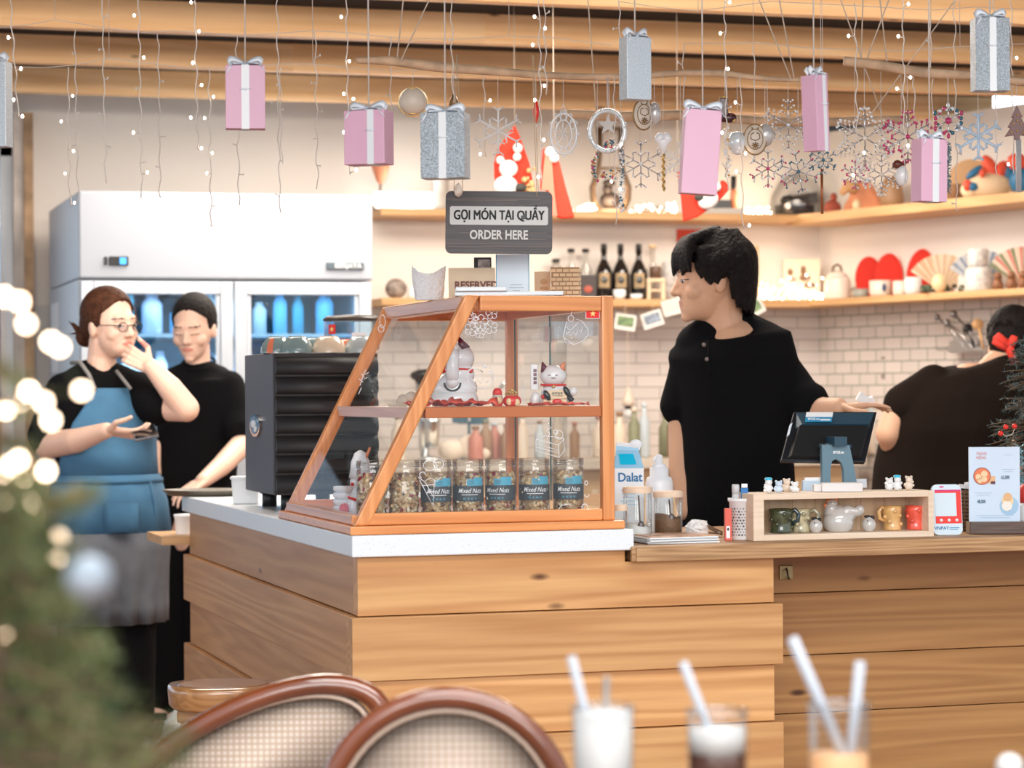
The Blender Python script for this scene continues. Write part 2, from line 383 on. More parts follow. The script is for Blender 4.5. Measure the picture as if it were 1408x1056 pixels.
def RS(px, off):          # t along right wall for pixel column, at a distance off from it
    r = ray(px, 500); n = nR; s = ((c0 + nR * off - CAM).dot(n)) / r.dot(n); p = CAM + r * s
    return (p - c0).dot(WR)
RWH = math.atan2(WR.y, WR.x)   # heading of local x along the wall
def lamp(loc, p, col=(1, .78, .52), r=.05):
    l = bpy.data.lights.new('shelf_light', 'POINT'); l.energy = p; l.color = col; l.shadow_soft_size = r
    o = bpy.data.objects.new('shelf_light', l); C.objects.link(o); o.location = loc

# ================================================================ fridge
YF = 9.4
f0 = PY(110, 540, YF).x; f1 = PY(514, 540, YF).x; fz1 = PY(110, 262, YF).z; fzm = PY(110, 384, YF).z
fw = pm('fridge white enamel', (.47, .51, .57), .3, bump=.01, bscale=20)
fy1 = YB - .28
t = thing('display_fridge', 'tall white two-door glass-front drinks fridge behind the two women', 'fridge', ((f0 + f1) / 2, (YF + fy1) / 2, 0))
o = t.location.copy()
b = MB(o); b.span((f0, YF, fzm + .004), (f1, fy1, fz1)); b.build('header', fw, t, bevel=.008)
b = MB(o); th = .035
b.span((f0, YF + .03, .16), (f0 + th, fy1 - .03, fzm - .03)); b.span((f1 - th, YF + .03, .16), (f1, fy1 - .03, fzm - .03)); b.span((f0, fy1 - .03, .16), (f1, fy1, fzm - .03)); b.span((f0, YF + .03, .1), (f1, fy1, .16)); b.span((f0, YF, 0), (f1, fy1, .1))
b.span((f0, YF + .03, fzm - .03), (f1, fy1, fzm)); b.build('cabinet', fw, t)
b = MB(o); b.span((f0 + th, fy1 - .04, .16), (f1 - th, fy1 - .032, fzm - .03)); b.build('inner_back', pm('fridge blue interior', (.26, .66, .86), .35), t)
fx = (f0 + f1) / 2 + .02
for k in range(5):
    z = .35 + k * .27
    b = MB(o); b.span((f0 + th, YF + .09, z), (f1 - th, fy1 - .05, z + .012)); b.build('shelf', pm('fridge wire shelf', (.75, .82, .9), .3), t)
fgl = glass('fridge glass', (.80, .93, 1.0), 1.2, .02, .05)
fram = pm('fridge aluminium frame', (.62, .67, .72), .35, .4)
for (a, c) in ((f0 + .006, fx - .003), (fx + .003, f1 - .006)):
    b = MB(o); w = .05
    for q in ((a, a + w, .12, fzm - .006), (c - w, c, .12, fzm - .006)): b.span((q[0], YF, q[2]), (q[1], YF + .03, q[3]))
    b.span((a + w, YF, fzm - .006 - w), (c - w, YF + .03, fzm - .006)); b.span((a + w, YF, .12), (c - w, YF + .03, .12 + w))
    w2 = .018
    for q in ((a + w, a + w + w2), (c - w - w2, c - w)): b.span((q[0], YF + .008, .12 + w), (q[1], YF + .03, fzm - .006 - w))
    dr = b.build('door', fram, t, bevel=.004)
    b = MB(o); b.span((a + w, YF + .012, .12 + w), (c - w, YF + .018, fzm - .006 - w)); b.build('pane', fgl, dr)
gx = PY(163, 359, YF)
b = MB(o); b.box((gx.x, YF - .004, gx.z), (.075, .012, .036)); dd = b.build('display', black, t, bevel=.003)
b = MB(o); b.box((gx.x + .016, YF - .0115, gx.z), (.024, .003, .024)); b.build('digit', emis('blue digits', (.1, .45, 1), 2.5), dd)
b = MB(o); b.box((gx.x - .05, YF - .004, gx.z), (.012, .01, .032)); b.build('switch', black, t)
gx = PY(474, 366, YF)
b = MB(o); b.box((gx.x, YF - .004, gx.z), (.155, .01, .030)); b.build('badge', pm('badge grey', (.10, .14, .17), .4), t, bevel=.0045)
write('BERJAYA', .026, t, white, (gx.x - o.x + .012, YF - .011 - o.y, gx.z), sx=1.1, off=.0006)
# what stands in the fridge
def bottle(name, label, cat, loc, r, h, body, cap, group=None, band=None, n=14, neck=.35):
    t = thing(name, label, cat, loc, 0, group)
    b = MB(); b.lathe([(r * .9, 0), (r, .01), (r, h * .6), (r * .85, h * .68), (r * neck, h * .8), (r * neck, h * .93)], n=n); b.build('body', body, t)
    b = MB(); b.lathe([(r * neck * 1.15, h * .92), (r * neck * 1.15, h)], n=n); b.build('cap', cap, t)
    if band: b = MB(); b.lathe([(r * 1.015, h * .18), (r * 1.015, h * .5)], n=n, cap=False); b.build('paper_label', band, t)
    return t
r3 = random.Random(11)
fc = [pm('milk white', (.5, .58, .64), .4), pm('soft blue carton', (.12, .45, .75), .5), pm('teal box', (.05, .35, .5), .5), pm('dark jar', (.03, .08, .14), .3), pm('pale lilac box', (.55, .62, .8), .5)]
fn = ['white', 'blue', 'teal', 'dark', 'lilac']
for k in range(1, 5):
    z = .362 + k * .27
    x = f0 + .07; i = 0
    while x < f1 - .09:
        w = r3.uniform(.045, .10); h = r3.uniform(.10, .22); c = r3.randrange(5)
        if abs(x + w / 2 - fx) > .0:
            b = MB(); b.box((0, 0, h / 2), (w, .08, h)) if (c + i) % 2 else b.lathe([(w * .45, 0), (w * .45, h * .75), (w * .25, h * .9), (w * .25, h)], n=12)
            single(b, 'drink_carton' if (c + i) % 2 else 'drink_bottle', fc[c], '%s container on the %s shelf of the glass-front fridge' % (fn[c], ['', 'lowest', 'second', 'third', 'top'][k]), 'drink', (x + w / 2, YF + .22, z + .0005), group='drinks kept in the fridge')
        x += w + r3.uniform(.01, .06); i += 1
l = bpy.data.lights.new('fridge_light', 'AREA'); l.size = 1.0; l.size_y = .05; l.shape = 'RECTANGLE'; l.energy = 2.2; l.color = (.75, .9, 1)
lo = bpy.data.objects.new('fridge_light', l); C.objects.link(lo); lo.location = ((f0 + f1) / 2, YF + .1, fzm - .05)
for zl in (.45, .85, 1.2):
    l2 = l.copy(); l2.energy = 5.5; o2 = bpy.data.objects.new('fridge_light', l2); C.objects.link(o2); o2.location = (fx, YF + .10, zl + .16)
# papers stuck on the side of the fridge
pp = PX(76, 440, f0 - .002)
b = MB(); b.box((0, 0, 0), (.003, .26, .14)); single(b, 'paper_sheet', paper, 'grey-white sheet taped to the side of the fridge', 'paper', (f0 - .0025, pp.y, pp.z))
b = MB(); b.box((0, 0, 0), (.003, .22, .12)); single(b, 'paper_sheet', paper, 'white sheet hanging low on the side of the fridge', 'paper', (f0 - .0025, pp.y + .02, pp.z - .16))

# ================================================================ bar counter
YC = CORN.y; XA = CORN.x
YE = PY(250, 692, 6.9).y; YE = PX(250, 692, XA).y     # far end of the white slab
xs1 = PY(872, 745, YC).x                               # right end of the slab
SD = .85
slabm = pm('white speckled stone', (.80, .84, .88), .25)
MATS.pop('white speckled stone')
m_, N_, L_, B_ = newmat('speckled stone'); vo = N_.new('ShaderNodeTexVoronoi'); vo.inputs['Scale'].default_value = 170; tcc = N_.new('ShaderNodeTexCoord'); L_.new(tcc.outputs['Object'], vo.inputs['Vector'])
cr = N_.new('ShaderNodeValToRGB'); cr.color_ramp.elements[0].position = .08; cr.color_ramp.elements[0].color = (.42, .45, .48, 1); cr.color_ramp.elements[1].position = .16; cr.color_ramp.elements[1].color = (.80, .84, .87, 1)
L_.new(vo.outputs['Distance'], cr.inputs['Fac']); L_.new(cr.outputs[0], B_.inputs['Base Color']); B_.inputs['Roughness'].default_value = .3
b = MB(); zt = ZS; zb = ZS - .046
pts = [(XA, YC), (xs1, YC), (xs1, YC + SD), (XA + .72, YC + SD), (XA + .72, YE), (XA, YE)]
b.prism(pts, (0, 0, zb), (1, 0, 0), (0, 1, 0), (0, 0, zt - zb))
o = b.build('stone_countertop', m_, None, bevel=.003); tag(o, 'white speckled stone top on the near corner of the bar', 'countertop')
# boarded fronts
zw1 = PY(1100, 745, YC + .0).z; ZW0 = zw1 - .034; xw0 = PY(865, 755, YC + .005).x
t = thing('bar_counter', 'L-shaped bar clad in wide knotty pine boards', 'counter', (XA + .6, YC + .6, 0)); o = t.location.copy()
xe = PY(1064, 800, YC + .02).x
b = MB(o)
zz = [zb - .001]
for py in (850, 939, 1022): zz.append(PY(484, py, YC + .01).z)
zz += [.13, 0.0]
prot = [.0, .016, .0, .016, .0]
for i in range(5):
    z1, z0 = zz[i], zz[i + 1]; q = prot[i]
    if i: b.span((XA + .016 - q, YC + .02 - q, z0 + .002), (xe + (.015 if q else 0), YC + .06, z1))
    else: b.prism([(XA + .016, z0 + .002), (xe, z0 + .002), (xe, ZW0 - .001), (xw0 - .004, ZW0 - .001), (xw0 - .004, z1), (XA + .016, z1)], (0, YC + .02, 0), (1, 0, 0), (0, 0, 1), (0, .04, 0))
b.build('front_panel', pine, t, bevel=.0015, fix=True)
b = MB(o)
for i in range(5):
    z1, z0 = zz[i], zz[i + 1]; q = prot[i]
    # short upright-grained boards make up each course
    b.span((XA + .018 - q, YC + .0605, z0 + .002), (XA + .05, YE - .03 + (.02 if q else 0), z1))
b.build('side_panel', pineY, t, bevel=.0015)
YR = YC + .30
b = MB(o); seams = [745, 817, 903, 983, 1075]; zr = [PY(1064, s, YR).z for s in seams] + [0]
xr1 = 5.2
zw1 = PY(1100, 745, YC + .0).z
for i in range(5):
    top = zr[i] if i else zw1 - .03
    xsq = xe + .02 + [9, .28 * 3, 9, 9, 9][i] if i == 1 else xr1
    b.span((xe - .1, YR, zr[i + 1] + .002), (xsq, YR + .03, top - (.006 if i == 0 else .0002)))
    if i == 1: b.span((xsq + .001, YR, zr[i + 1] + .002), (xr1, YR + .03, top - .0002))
b.build('recessed_panel', wood('shade-toned recess pine', (.50, .26, .09), (.33, .145, .045), 'X', 1.0, .42, True), t, bevel=.001)  # darker copy of the pine; the shade under the overhang is in its colour
b = MB(o); b.span((xe + .01, YR + .031, 0), (xr1, YR + .045, zw1 - .04)); b.build('backing_board', pm('dark inner board', (.10, .07, .05), .8), t)
b = MB(o); b.span((xe - .03, YC + .0605, 0), (xe, YR - .001, zb - .03)); b.build('end_panel', pine, t)
b = MB(o); b.span((XA + .10, YC + .065, .05), (xe - .04, YC + SD - .05, zb - .04)); b.span((XA + .10, YC + .5, .05), (XA + .68, YE - .06, zb - .002)); b.build('carcass', pm('dark inner board', (.10, .07, .05), .8), t)
# hook plate on the recessed boards
hp = PY(1080, 787, YR)
hk = thing('coat_hook', 'small brass hook plate screwed to the pine boards', 'hook', (hp.x, YR, hp.z))
b = MB(); b.box((0, -.0035, 0), (.034, .006, .034)); b.build('plate', pm('old brass', (.42, .32, .16), .4, .6), hk, bevel=.002)
b = MB(); b.tube([(0, -.006, .01), (-.004, -.02, .004), (-.004, -.024, -.008), (.001, -.018, -.014), (.004, -.012, -.012)], .0022, 8); b.build('hook', pm('dark iron', (.08, .07, .06), .4, .7), hk)
# wooden worktop to the right
ZWD = zw1
xw0 = PY(865, 755, YC + .005).x
ww = wood('worn plank worktop', (.58, .35, .17), (.28, .14, .055), 'X', 3.2, .5, False, tone=.02)
b = MB(); b.span((xw0, YC - .012, ZWD - .034), (xs1 + .001, YC + .66, ZWD - .0008) if ZWD < zb else (xs1 + .001, YC - .001, ZWD)); b.span((xs1 + .001, YC - .012, ZWD - .034), (xr1 + .02, YC + .66, ZWD)) 
o = b.build('wooden_countertop', ww, None, bevel=.003); tag(o, 'thick worn wooden worktop on the right part of the bar', 'countertop')
# ================================================================ helpers for things sized in photo pixels
def item(name, label, cat, px, py, y, z=None, group=None, rz=FACE):
    p = PY(px, py, y)
    if z is not None: p.z = z
    return thing(name, label, cat, p, rz, group), S_(dep(p))
def M(k): b = MB(); b.T = Matrix.Scale(k, 4); return b
def wraptext(s, size, r, z, parent, mat, sx=1.0, shear=0, off=0.0, a0=0.0, name='lettering'):
    o = write(s, size, parent, mat, (0, 0, 0), (0, 0, 0), off=off, ext=0, shear=shear, name=name)
    for v in o.data.vertices:
        a = v.co.x * sx / r + a0; v.co = Vector((r * math.sin(a), -r * math.cos(a), z + v.co.y))
    return o
def torus_pts(c, r, n=24, ax='XZ', r2=None, a0=0, a1=2 * PI):
    r2 = r2 or r; out = []
    for i in range(n):
        a = a0 + (a1 - a0) * i / (n if abs(a1 - a0) > 6.28 else n - 1); u, v = r * math.cos(a), r2 * math.sin(a)
        q = {'XZ': (u, 0, v), 'XY': (u, v, 0), 'YZ': (0, u, v)}[ax]; out.append(Vector(c) + Vector(q))
    return out

# ================================================================ wooden display case
casew = wood('orange varnished wood X', (.88, .37, .12), (.66, .22, .055), 'X', 1.6, .32, False, coat=.3, tone=.05)
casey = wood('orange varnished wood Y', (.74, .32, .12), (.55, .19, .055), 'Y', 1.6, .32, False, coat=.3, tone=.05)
casez = wood('orange varnished wood Z', (.88, .38, .13), (.66, .23, .06), 'Z', 1.6, .32, False, coat=.3, tone=.05)
Y0 = YC + .028; Y1 = Y0 + .74
xb0 = PY(487, 700, Y0).x; xbR = PY(846, 700, Y0).x; xtL = PY(640, 409, Y0).x
zc0 = ZS; zp = ZS + .019; zTop = PY(720, 406, Y0).z
t = thing('display_case', 'orange wooden display case with slanted glass front on the bar corner', 'display case', ((xb0 + xbR) / 2, (Y0 + Y1) / 2, ZS)); o = t.location.copy(); CASE = t
b = MB(o); b.span((xb0 - .012, Y0 - .014, zc0 + .0004), (xbR + .018, Y1 + .01, zp)); b.build('plinth', casew, t, bevel=.003)
fw_ = .034; ft = .026
def trap_side(y):      # one trapezoid frame at depth y
    b = MB(o); dx = xtL - xb0; H = zTop - zp; L = math.hypot(dx, H); ux, uz = dx / L, H / L
    # sloping post: a parallelogram prism
    w = fw_ * .86 / uz
    b.prism([(xb0, zp), (xb0 + w, zp), (xtL + w, zTop), (xtL, zTop)], (0, y, 0), (1, 0, 0), (0, 0, 1), (0, ft, 0)); sl = b.build('sloping_post', casez, t, bevel=.004, fix=True)
    b = MB(o); b.span((xbR - fw_ * .8, y + .001, zp), (xbR, y + ft, zTop)); b.build('upright_post', casez, t, bevel=.003)
    b = MB(o); b.span((xtL + w + .0008, y + .002, zTop - .034), (xbR - fw_ * .8 - .0006, y + ft - .001, zTop - .0006)); b.build('top_rail', casew, t, bevel=.003)
    b = MB(o); b.span((xb0 + w * .9, y + .002, zp + .0005), (xbR - fw_ * .8 - .0006, y + ft - .001, zp + .026)); b.build('bottom_rail', casew, t, bevel=.003)
    return ux, uz, w
ux, uz, wv = trap_side(Y0); trap_side(Y1 - ft)
b = MB(o)
b.span((xtL - .002, Y0 + ft, zTop - .030), (xtL + .034, Y1 - ft, zTop - .0008)); b.build('front_top_rail', casey, t, bevel=.003)
b = MB(o); b.span((xb0, Y0 + ft, zp), (xb0 + .03, Y1 - ft, zp + .022)); b.build('front_bottom_rail', casey, t, bevel=.003)
b = MB(o); b.span((xbR - .03, Y0 + ft, zTop - .030), (xbR, Y1 - ft, zTop - .0008)); b.build('rear_top_rail', casey, t)
b = MB(o); b.span((xtL + .034, Y0 + ft, zTop - .012), (xbR - .03, Y1 - ft, zTop - .002)); b.build('top_board', casew, t)
b = MB(o); b.span((xb0 + .03, Y0 + ft, zp), (xbR - .028, Y1 - ft, zp + .006)); b.build('bottom_board', casew, t)
zs = PY(700, 559, Y0).z; zs0 = PY(700, 574, Y0).z
xs0 = xb0 + (zs - zp) * ux / uz
b = MB(o); b.span((xs0 + .012, Y0 + .0275, zs0), (xbR - .028, Y1 - ft - .001, zs)); b.build('middle_shelf', casew, t, bevel=.002)
b = MB(o); b.span((xs0 - .0, Y0 + ft + .0008, zs0), (xs0 + .0115, Y1 - ft, zs)); b.build('shelf_edge', casey, t)
b = MB(o); b.span((xs0 + wv, Y0 + .006, zs0), (xbR - fw_ * .8 - .001, Y0 + .0265, zs)); b.build('shelf_rail', pm('dark orange varnish', (.50, .155, .05), .35), t, bevel=.002)
cg = glass('case glass', (.985, .99, .985), .45, .005, .02)
b = MB(o); b.prism([(xb0 + wv, zp + .026), (xbR - fw_ * .8, zp + .026), (xbR - fw_ * .8, zTop - .034), (xtL + wv, zTop - .034)], (0, Y0 + .012, 0), (1, 0, 0), (0, 0, 1), (0, .003, 0)); b.build('side_pane', cg, t)
b = MB(o); b.prism([(xb0 + wv, zp + .026), (xbR - fw_ * .8, zp + .026), (xbR - fw_ * .8, zTop - .034), (xtL + wv, zTop - .034)], (0, Y1 - .014, 0), (1, 0, 0), (0, 0, 1), (0, .003, 0)); b.build('far_pane', cg, t)
sg = glass('slanted case glass', (.97, .98, .985), .2, .01, .02)
b = MB(o); b.prism([(xb0 + .010, zp + .022), (xb0 + .014, zp + .022), (xtL + .014, zTop - .03), (xtL + .010, zTop - .03)], (0, Y0 + ft + .001, 0), (1, 0, 0), (0, 0, 1), (0, Y1 - Y0 - 2 * ft - .002, 0)); b.build('slanted_pane', sg, t)
edge = pm('teal glass edge', (.03, .16, .18), .2)
for i, (ya, yb2) in enumerate(((Y0 + ft + .01, Y0 + .40), (Y0 + .30, Y1 - ft - .01))):
    b = MB(o); x = xbR - .020 + i * .007; b.span((x, ya, zs + .001), (x + .003, yb2, zTop - .031)); d = b.build('sliding_pane', cg, t)
    b = MB(o); b.span((x, yb2, zs + .001), (x + .003, yb2 + .002, zTop - .031)); b.build('pane_edge', edge, d)
    b = MB(o); b.span((x, ya, zp + .027), (x + .003, yb2, zs0 - .001)); d = b.build('sliding_pane', cg, t)
    b = MB(o); b.span((x, yb2, zp + .027), (x + .003, yb2 + .002, zs0 - .001)); b.build('pane_edge', edge, d)
# white line drawings on the near pane and the flag sticker
wl = pm('white paint marker', (.90, .93, .96), .5)
def drawing(name, lines, r=.00085):
    b = MB(o)
    for ln in lines:
        if len(ln) > 1: b.tube([PY(x, y, Y0 + .0105) for x, y in ln], r, 4)
    return b.build(name, wl, t)
def arc(cx, cy, rx, ry, a0=0, a1=360, n=14): return [(cx + rx * math.cos(math.radians(a0 + (a1 - a0) * i / n)), cy - ry * math.sin(math.radians(a0 + (a1 - a0) * i / n))) for i in range(n + 1)]
fl = []
for (cx, cy, s) in ((661, 443, 10), (648, 453, 9), (676, 431, 8), (675, 450, 9), (660, 458, 7), (650, 438, 7)):
    for k in range(5):
        a = 72 * k + cx; ex, ey = cx + s * .62 * math.cos(math.radians(a)), cy - s * .62 * math.sin(math.radians(a)); fl.append(arc(ex, ey, s * .42, s * .42, a + 140, a - 140, 7))
    fl.append(arc(cx, cy, 1.5, 1.5, n=5))
fl.append([(646, 424), (650, 430), (651, 436)])
drawing('flower_drawing', fl)
drawing('cupcake_drawing', [[(789, 425), (785, 431), (786, 434)], arc(785, 438, 4, 4), [(779, 442), (777, 451), (775, 462), (777, 470), (789, 474), (801, 469), (809, 460), (808, 452), (800, 441), (792, 439)], [(779, 450), (784, 454), (790, 449), (795, 443)], [(778, 460), (783, 456), (785, 462), (788, 456), (792, 461), (795, 452), (799, 457), (801, 450)], [(776, 465), (786, 472), (789, 474)]])
drawing('bowl_drawing', [arc(661, 518, 18, 17), arc(650, 511, 7, 4), arc(666, 505, 2, 2), arc(674, 512, 2, 2), [(648, 521), (652, 526), (656, 521), (661, 527), (665, 521), (670, 526), (676, 519)], [(655, 507), (664, 511), (661, 517), (652, 518)]])
drawing('cake_slice_drawing', [[(737, 604), (750, 599), (775, 603), (776, 619), (769, 629), (737, 620), (737, 604)], [(737, 604), (768, 612), (776, 603)], [(768, 612), (769, 629)], [(738, 611), (768, 619)], [(738, 615), (768, 623)], [(752, 603), (756, 596), (751, 592), (758, 588), (752, 584), (755, 582)], arc(769, 598, 5, 6), arc(764, 594, 3, 3)])
drawing('cone_drawing', [arc(591, 640, 9, 7), arc(603, 638, 7, 7), arc(581, 653, 4, 4, 0, 250), [(575, 656), (583, 662), (592, 657), (601, 662), (606, 656)], [(577, 660), (596, 697), (597, 660)], [(584, 662), (597, 685)], [(580, 668), (597, 666)], [(586, 678), (597, 675)]])
drawing('scroll_drawing', [[(747, 703), (745, 700), (748, 697), (750, 702), (757, 706), (766, 703), (772, 695), (782, 693), (788, 697), (786, 702), (781, 700)], arc(804, 697, 4, 4), arc(806, 664, 2, 3), arc(807, 680, 3, 3, 180, 360)])
sl_ = []
def on_slant(px, py):     # a point on the slanted pane's outer face
    n = Vector((-uz, 0, ux)); p0 = Vector((xb0 + .009, 0, zp + .022)); r = ray(px, py); return CAM + r * ((p0 - CAM).dot(n) / r.dot(n))
b = MB(o)
for ln in ([(495, 530), (500, 515), (503, 508)], [(499, 525), (494, 521)], [(501, 519), (497, 514)], [(500, 522), (505, 519)], [(502, 515), (507, 512)], [(497, 533), (493, 542)], arc(526, 442, 4, 9), arc(524, 452, 4, 5)):
    b.tube([on_slant(*q) for q in ln], .0011, 4)
b.build('leaf_drawing', wl, t)
fp = PY(817, 431, Y0)
b = MB(o); b.box((fp.x, Y0 + .0108, fp.z), (.0325, .0012, .0215)); b.build('sticker_border', paper, t)
b = MB(o); b.box((fp.x, Y0 + .0100, fp.z), (.0300, .0012, .019)); fs = b.build('flag_sticker', pm('flag red', (.80, .02, .015), .5), t)
def star(b, c, r, th, y, m=0):
    b.prism([((r if i % 2 == 0 else r * .4) * math.sin(i * PI / 5), (r if i % 2 == 0 else r * .4) * math.cos(i * PI / 5)) for i in range(10)][::-1], (c[0], y, c[1]), (1, 0, 0), (0, 0, 1), (0, -th, 0), m)
b = MB(o); star(b, (fp.x, fp.z), .0075, .0008, Y0 + .0093); b.build('star', pm('flag yellow', (.95, .75, .25), .5), fs, fix=True)
# pale tags on the far sliding pane
b = MB(o); p = PX(751, 460, xbR - .024); b.box((xbR - .022, p.y, p.z), (.001, .036, .036)); b.build('tag_sticker', paper, t)

# ================================================================ jars of mixed nuts
jg = glass('clear jar plastic', (.97, .98, .98), 1.2, .03, .05)
nutc = [pm('almond', (.42, .22, .09), .5), pm('cashew', (.72, .52, .28), .5), pm('walnut', (.48, .32, .16), .6), pm('cranberry', (.28, .015, .04), .4), pm('pale seed', (.80, .70, .52), .5), pm('dark raisin', (.10, .045, .03), .5)]
lab = pm('charcoal label', (.045, .055, .065), .45); lblue = pm('label blue', (.08, .38, .55), .45)
def make_jar(seed, label, bl=True):
    r = .0343; h = .130; rr = random.Random(seed)
    t = thing('nut_jar', label, 'jar', (0, 0, 0), 0, 'clear jars of nuts on the case floor')
    b = MB(); b.lathe([(r * .96, 0), (r, .003), (r, h * .82), (r * .93, h * .85), (r * .93, h * .87)], n=28, cap=False); b.lathe([(r * .96, .0005), (.001, .0006)], n=28, cap=False); b.build('body', jg, t)
    b = MB(); b.lathe([(r * .99, h * .87), (r * .99, h * .99), (r * .95, h), (.001, h)], n=28, cap=False)
    for q in (.89, .92, .95): b.tube(torus_pts((0, 0, h * q), r * .995, 28, 'XY'), .0006, 4, closed=True)
    b.build('lid', jg, t)
    b = MB(); b.lathe([(r * .80, .006), (r * .80, h * .70), (r * .5, h * .73), (.001, h * .74)], n=16, m=2, cap=False)
    for i in range(330):
        a = rr.uniform(0, 2 * PI); z = rr.uniform(.004, h * .75); q = r * rr.uniform(.72, .87) if z < h * .7 else r * rr.uniform(.2, .85)
        s = rr.uniform(.0042, .0085); m = rr.choices(range(6), [3, 4, 4, 1.4, 3, 1.2])[0]
        b.sph((q * math.cos(a), q * math.sin(a), z), (s, s * .65, s * .5), 6, 4, m, rotm(rr.uniform(0, 3), rr.uniform(0, 3), rr.uniform(0, 3)))
    n = b.build('nuts', nutc, t); n['kind'] = 'stuff'
    if bl:
        b = MB(); rl = r * 1.006; z0, z1 = h * .30, h * .56
        def band(a0, a1, z0, z1, rad, m):
            k = max(2, int((a1 - a0) / .15)); rows = [[Vector((rad * math.sin(a0 + (a1 - a0) * i / k), -rad * math.cos(a0 + (a1 - a0) * i / k), z)) for i in range(k + 1)] for z in (z0, z1)]
            b.loft(rows, m, cap=False, closed=False)
        band(-1.45, 1.45, z0, z1, rl, 0); band(-.10, .42, h * .56, h * .67, rl * 1.004, 1); band(.35, 1.1, h * .56, h * .70, rl, 1); band(-.45, .65, h * .405, h * .415, rl * 1.006, 2)
        lb = b.build('paper_label', [lab, lblue, white], t)
        wraptext('Mixed Nuts', .0145, rl * 1.01, h * .475, lb, white, .80, .35, .00005, .1)
        wraptext('MIXED', .0055, rl * 1.015, h * .630, lb, lab, .9, 0, 0, .16); wraptext('NUTS', .0055, rl * 1.015, h * .590, lb, lab, .9, 0, 0, .16)
        wraptext('o v o v', .009, rl * 1.01, h * .35, lb, lblue, 1.2, 0, .0001, .1)
    return t
zj = zp + .0065
jd = [(511, 'clear jar of nuts farthest left, half hidden by the sloping post', 0), (555, 'jar of flaked nuts just right of the sloping post', 0), (599, 'labelled nut jar behind the ice cream drawing', 1), (643, 'second labelled nut jar from the left', 1), (688, 'labelled nut jar in the middle of the row, turned to the left', 1), (734, 'labelled nut jar second from the right', 1), (781, 'labelled nut jar farthest right in the row', 1)]
for i, (px, lb_, l) in enumerate(jd):
    j = make_jar(20 + i, lb_, l); yy = Y0 + .078; q = G(px, yy, zj); j.location = q; j.rotation_euler = (0, 0, FACE + (-.35 if i == 4 else -.05 * (i - 4)))

# ================================================================ figures on the case shelf
por = pm('white glazed porcelain', (.86, .88, .90), .12, coat=.5, sss=0)
mar = pm('maroon glaze', (.14, .015, .03), .2); redg = pm('red glaze', (.75, .03, .02), .25); blk = pm('black glaze', (.01, .01, .012), .2)
orr = pm('orange pink glaze', (.85, .30, .15), .3); tan = pm('cream glaze', (.82, .60, .35), .3)
zsh = zs + .0006
YS = Y0 + .16
t, k = item('lucky_cat', 'large white porcelain lucky cat seen side on with one arm hanging straight', 'cat figurine', 625, 560, Y0 + .22, zsh)
b = M(k); b.sph((0, 0, 24), (32, 26, 24)); b.lathe([(30, 0), (33, 8), (31, 20)], n=20, sy=.85); b.sph((6, 0, 44), (22, 20, 20)); b.build('body', por, t)
b = M(k); b.sph((6, 0, 66), (22, 21, 20)); b.build('head', por, t)
b = M(k); b.cyl((14, -8, 78), (6, -6, 96), 9, .8, 10); b.build('ear', mar, t)
b = M(k); b.cyl((-2, -12, 74), (-6, -12, 92), 7, .8, 10); b.build('ear', orr, t)
b = M(k); b.tube([(-2, -24, 32), (-2, -26, 44), (-1, -24, 70), (1, -22, 80)], [7, 9, 8.5, 6], 12); b.sph((-2, -24, 33), 8.6); b.sph((1, -22, 80), 7); b.build('arm', por, t)
b = M(k); b.tube(torus_pts((-2, -25, 32), 11, 14, 'XZ', a0=PI, a1=2 * PI), 1.4, 6); b.build('black_ring', blk, t)
b = M(k); b.tube([(-34, -8, 40), (-14, -22, 47), (6, -22, 51), (26, -10, 50)], 1.5, 6); b.tube([(-14, -23, 47), (-12, -25, 58), (-11, -24, 70)], 1.5, 6); b.sph((22, -14, 48), (4, 3, 3)); b.build('collar', redg, t)
t, k = item('lucky_cat', 'small white lucky cat holding a tan plaque, right side of the case shelf', 'cat figurine', 763, 556, Y0 + .17, zsh)
b = M(k); b.lathe([(20, 0), (21, 8), (18, 22), (14, 28)], n=18, sy=.8); b.build('body', por, t)
b = M(k); b.sph((-2, 0, 41), (18.5, 15, 15)); b.build('head', por, t)
b = M(k); b.cyl((-13, -2, 47), (-17, -2, 60), 7, .8, 8); b.build('ear', mar, t, )
b = M(k); b.cyl((9, -2, 49), (14, -2, 60), 6, .8, 8); b.build('ear', orr, t)
b = M(k); b.tube(torus_pts((-2, 0, 28), 16.5, 20, 'XY', 13), 1.8, 6, closed=True); b.build('collar', redg, t)
b = M(k); b.sph((-2, -15, 26), 2.6); b.build('bell', gold, t)
b = M(k); b.box((3, -19, 15), (26, 3, 12), rotm(0, -.06, 0)); pl = b.build('plaque', tan, t, bevel=.0006)
for q in ((-11, -21, 14), (16, -21, 19)):
    b = M(k); b.sph(q, (4, 3, 8), R=rotm(0, -.5, 0)); b.build('paw', blk, t)
b = M(k); b.sph((25, -16, 19), (6, 5, 6)); b.build('paw', por, t)
b = M(k); b.tube([(17, -12, 18), (22, -14, 8), (24, -14, 6)], 4, 8); b.build('sleeve', blk, t)
b = M(k); b.box((0, -17, 4), (32, 3, 9)); b.build('base_panel', tan, t, bevel=.0006)
b = M(k); b.sph((3, -19, 5), (7, 2, 4)); b.sph((-16, -15, 12), 3.5); b.build('red_knot', redg, t)
write('千客万来', .010, pl, blk, (3 * k, -21 * k, 15 * k), sx=.62, off=.0002)
b = M(k);
for sx in (-5.5, 4): b.tube([(-2 + sx - 2, -14.6, 42), (-2 + sx, -15, 41), (-2 + sx + 2, -14.6, 42)], .5, 4)
b.tube([(-5, -14.5, 38), (-3, -15, 37), (-1, -15, 38), (1, -14.6, 37)], .5, 4); b.build('face_lines', mar, t)
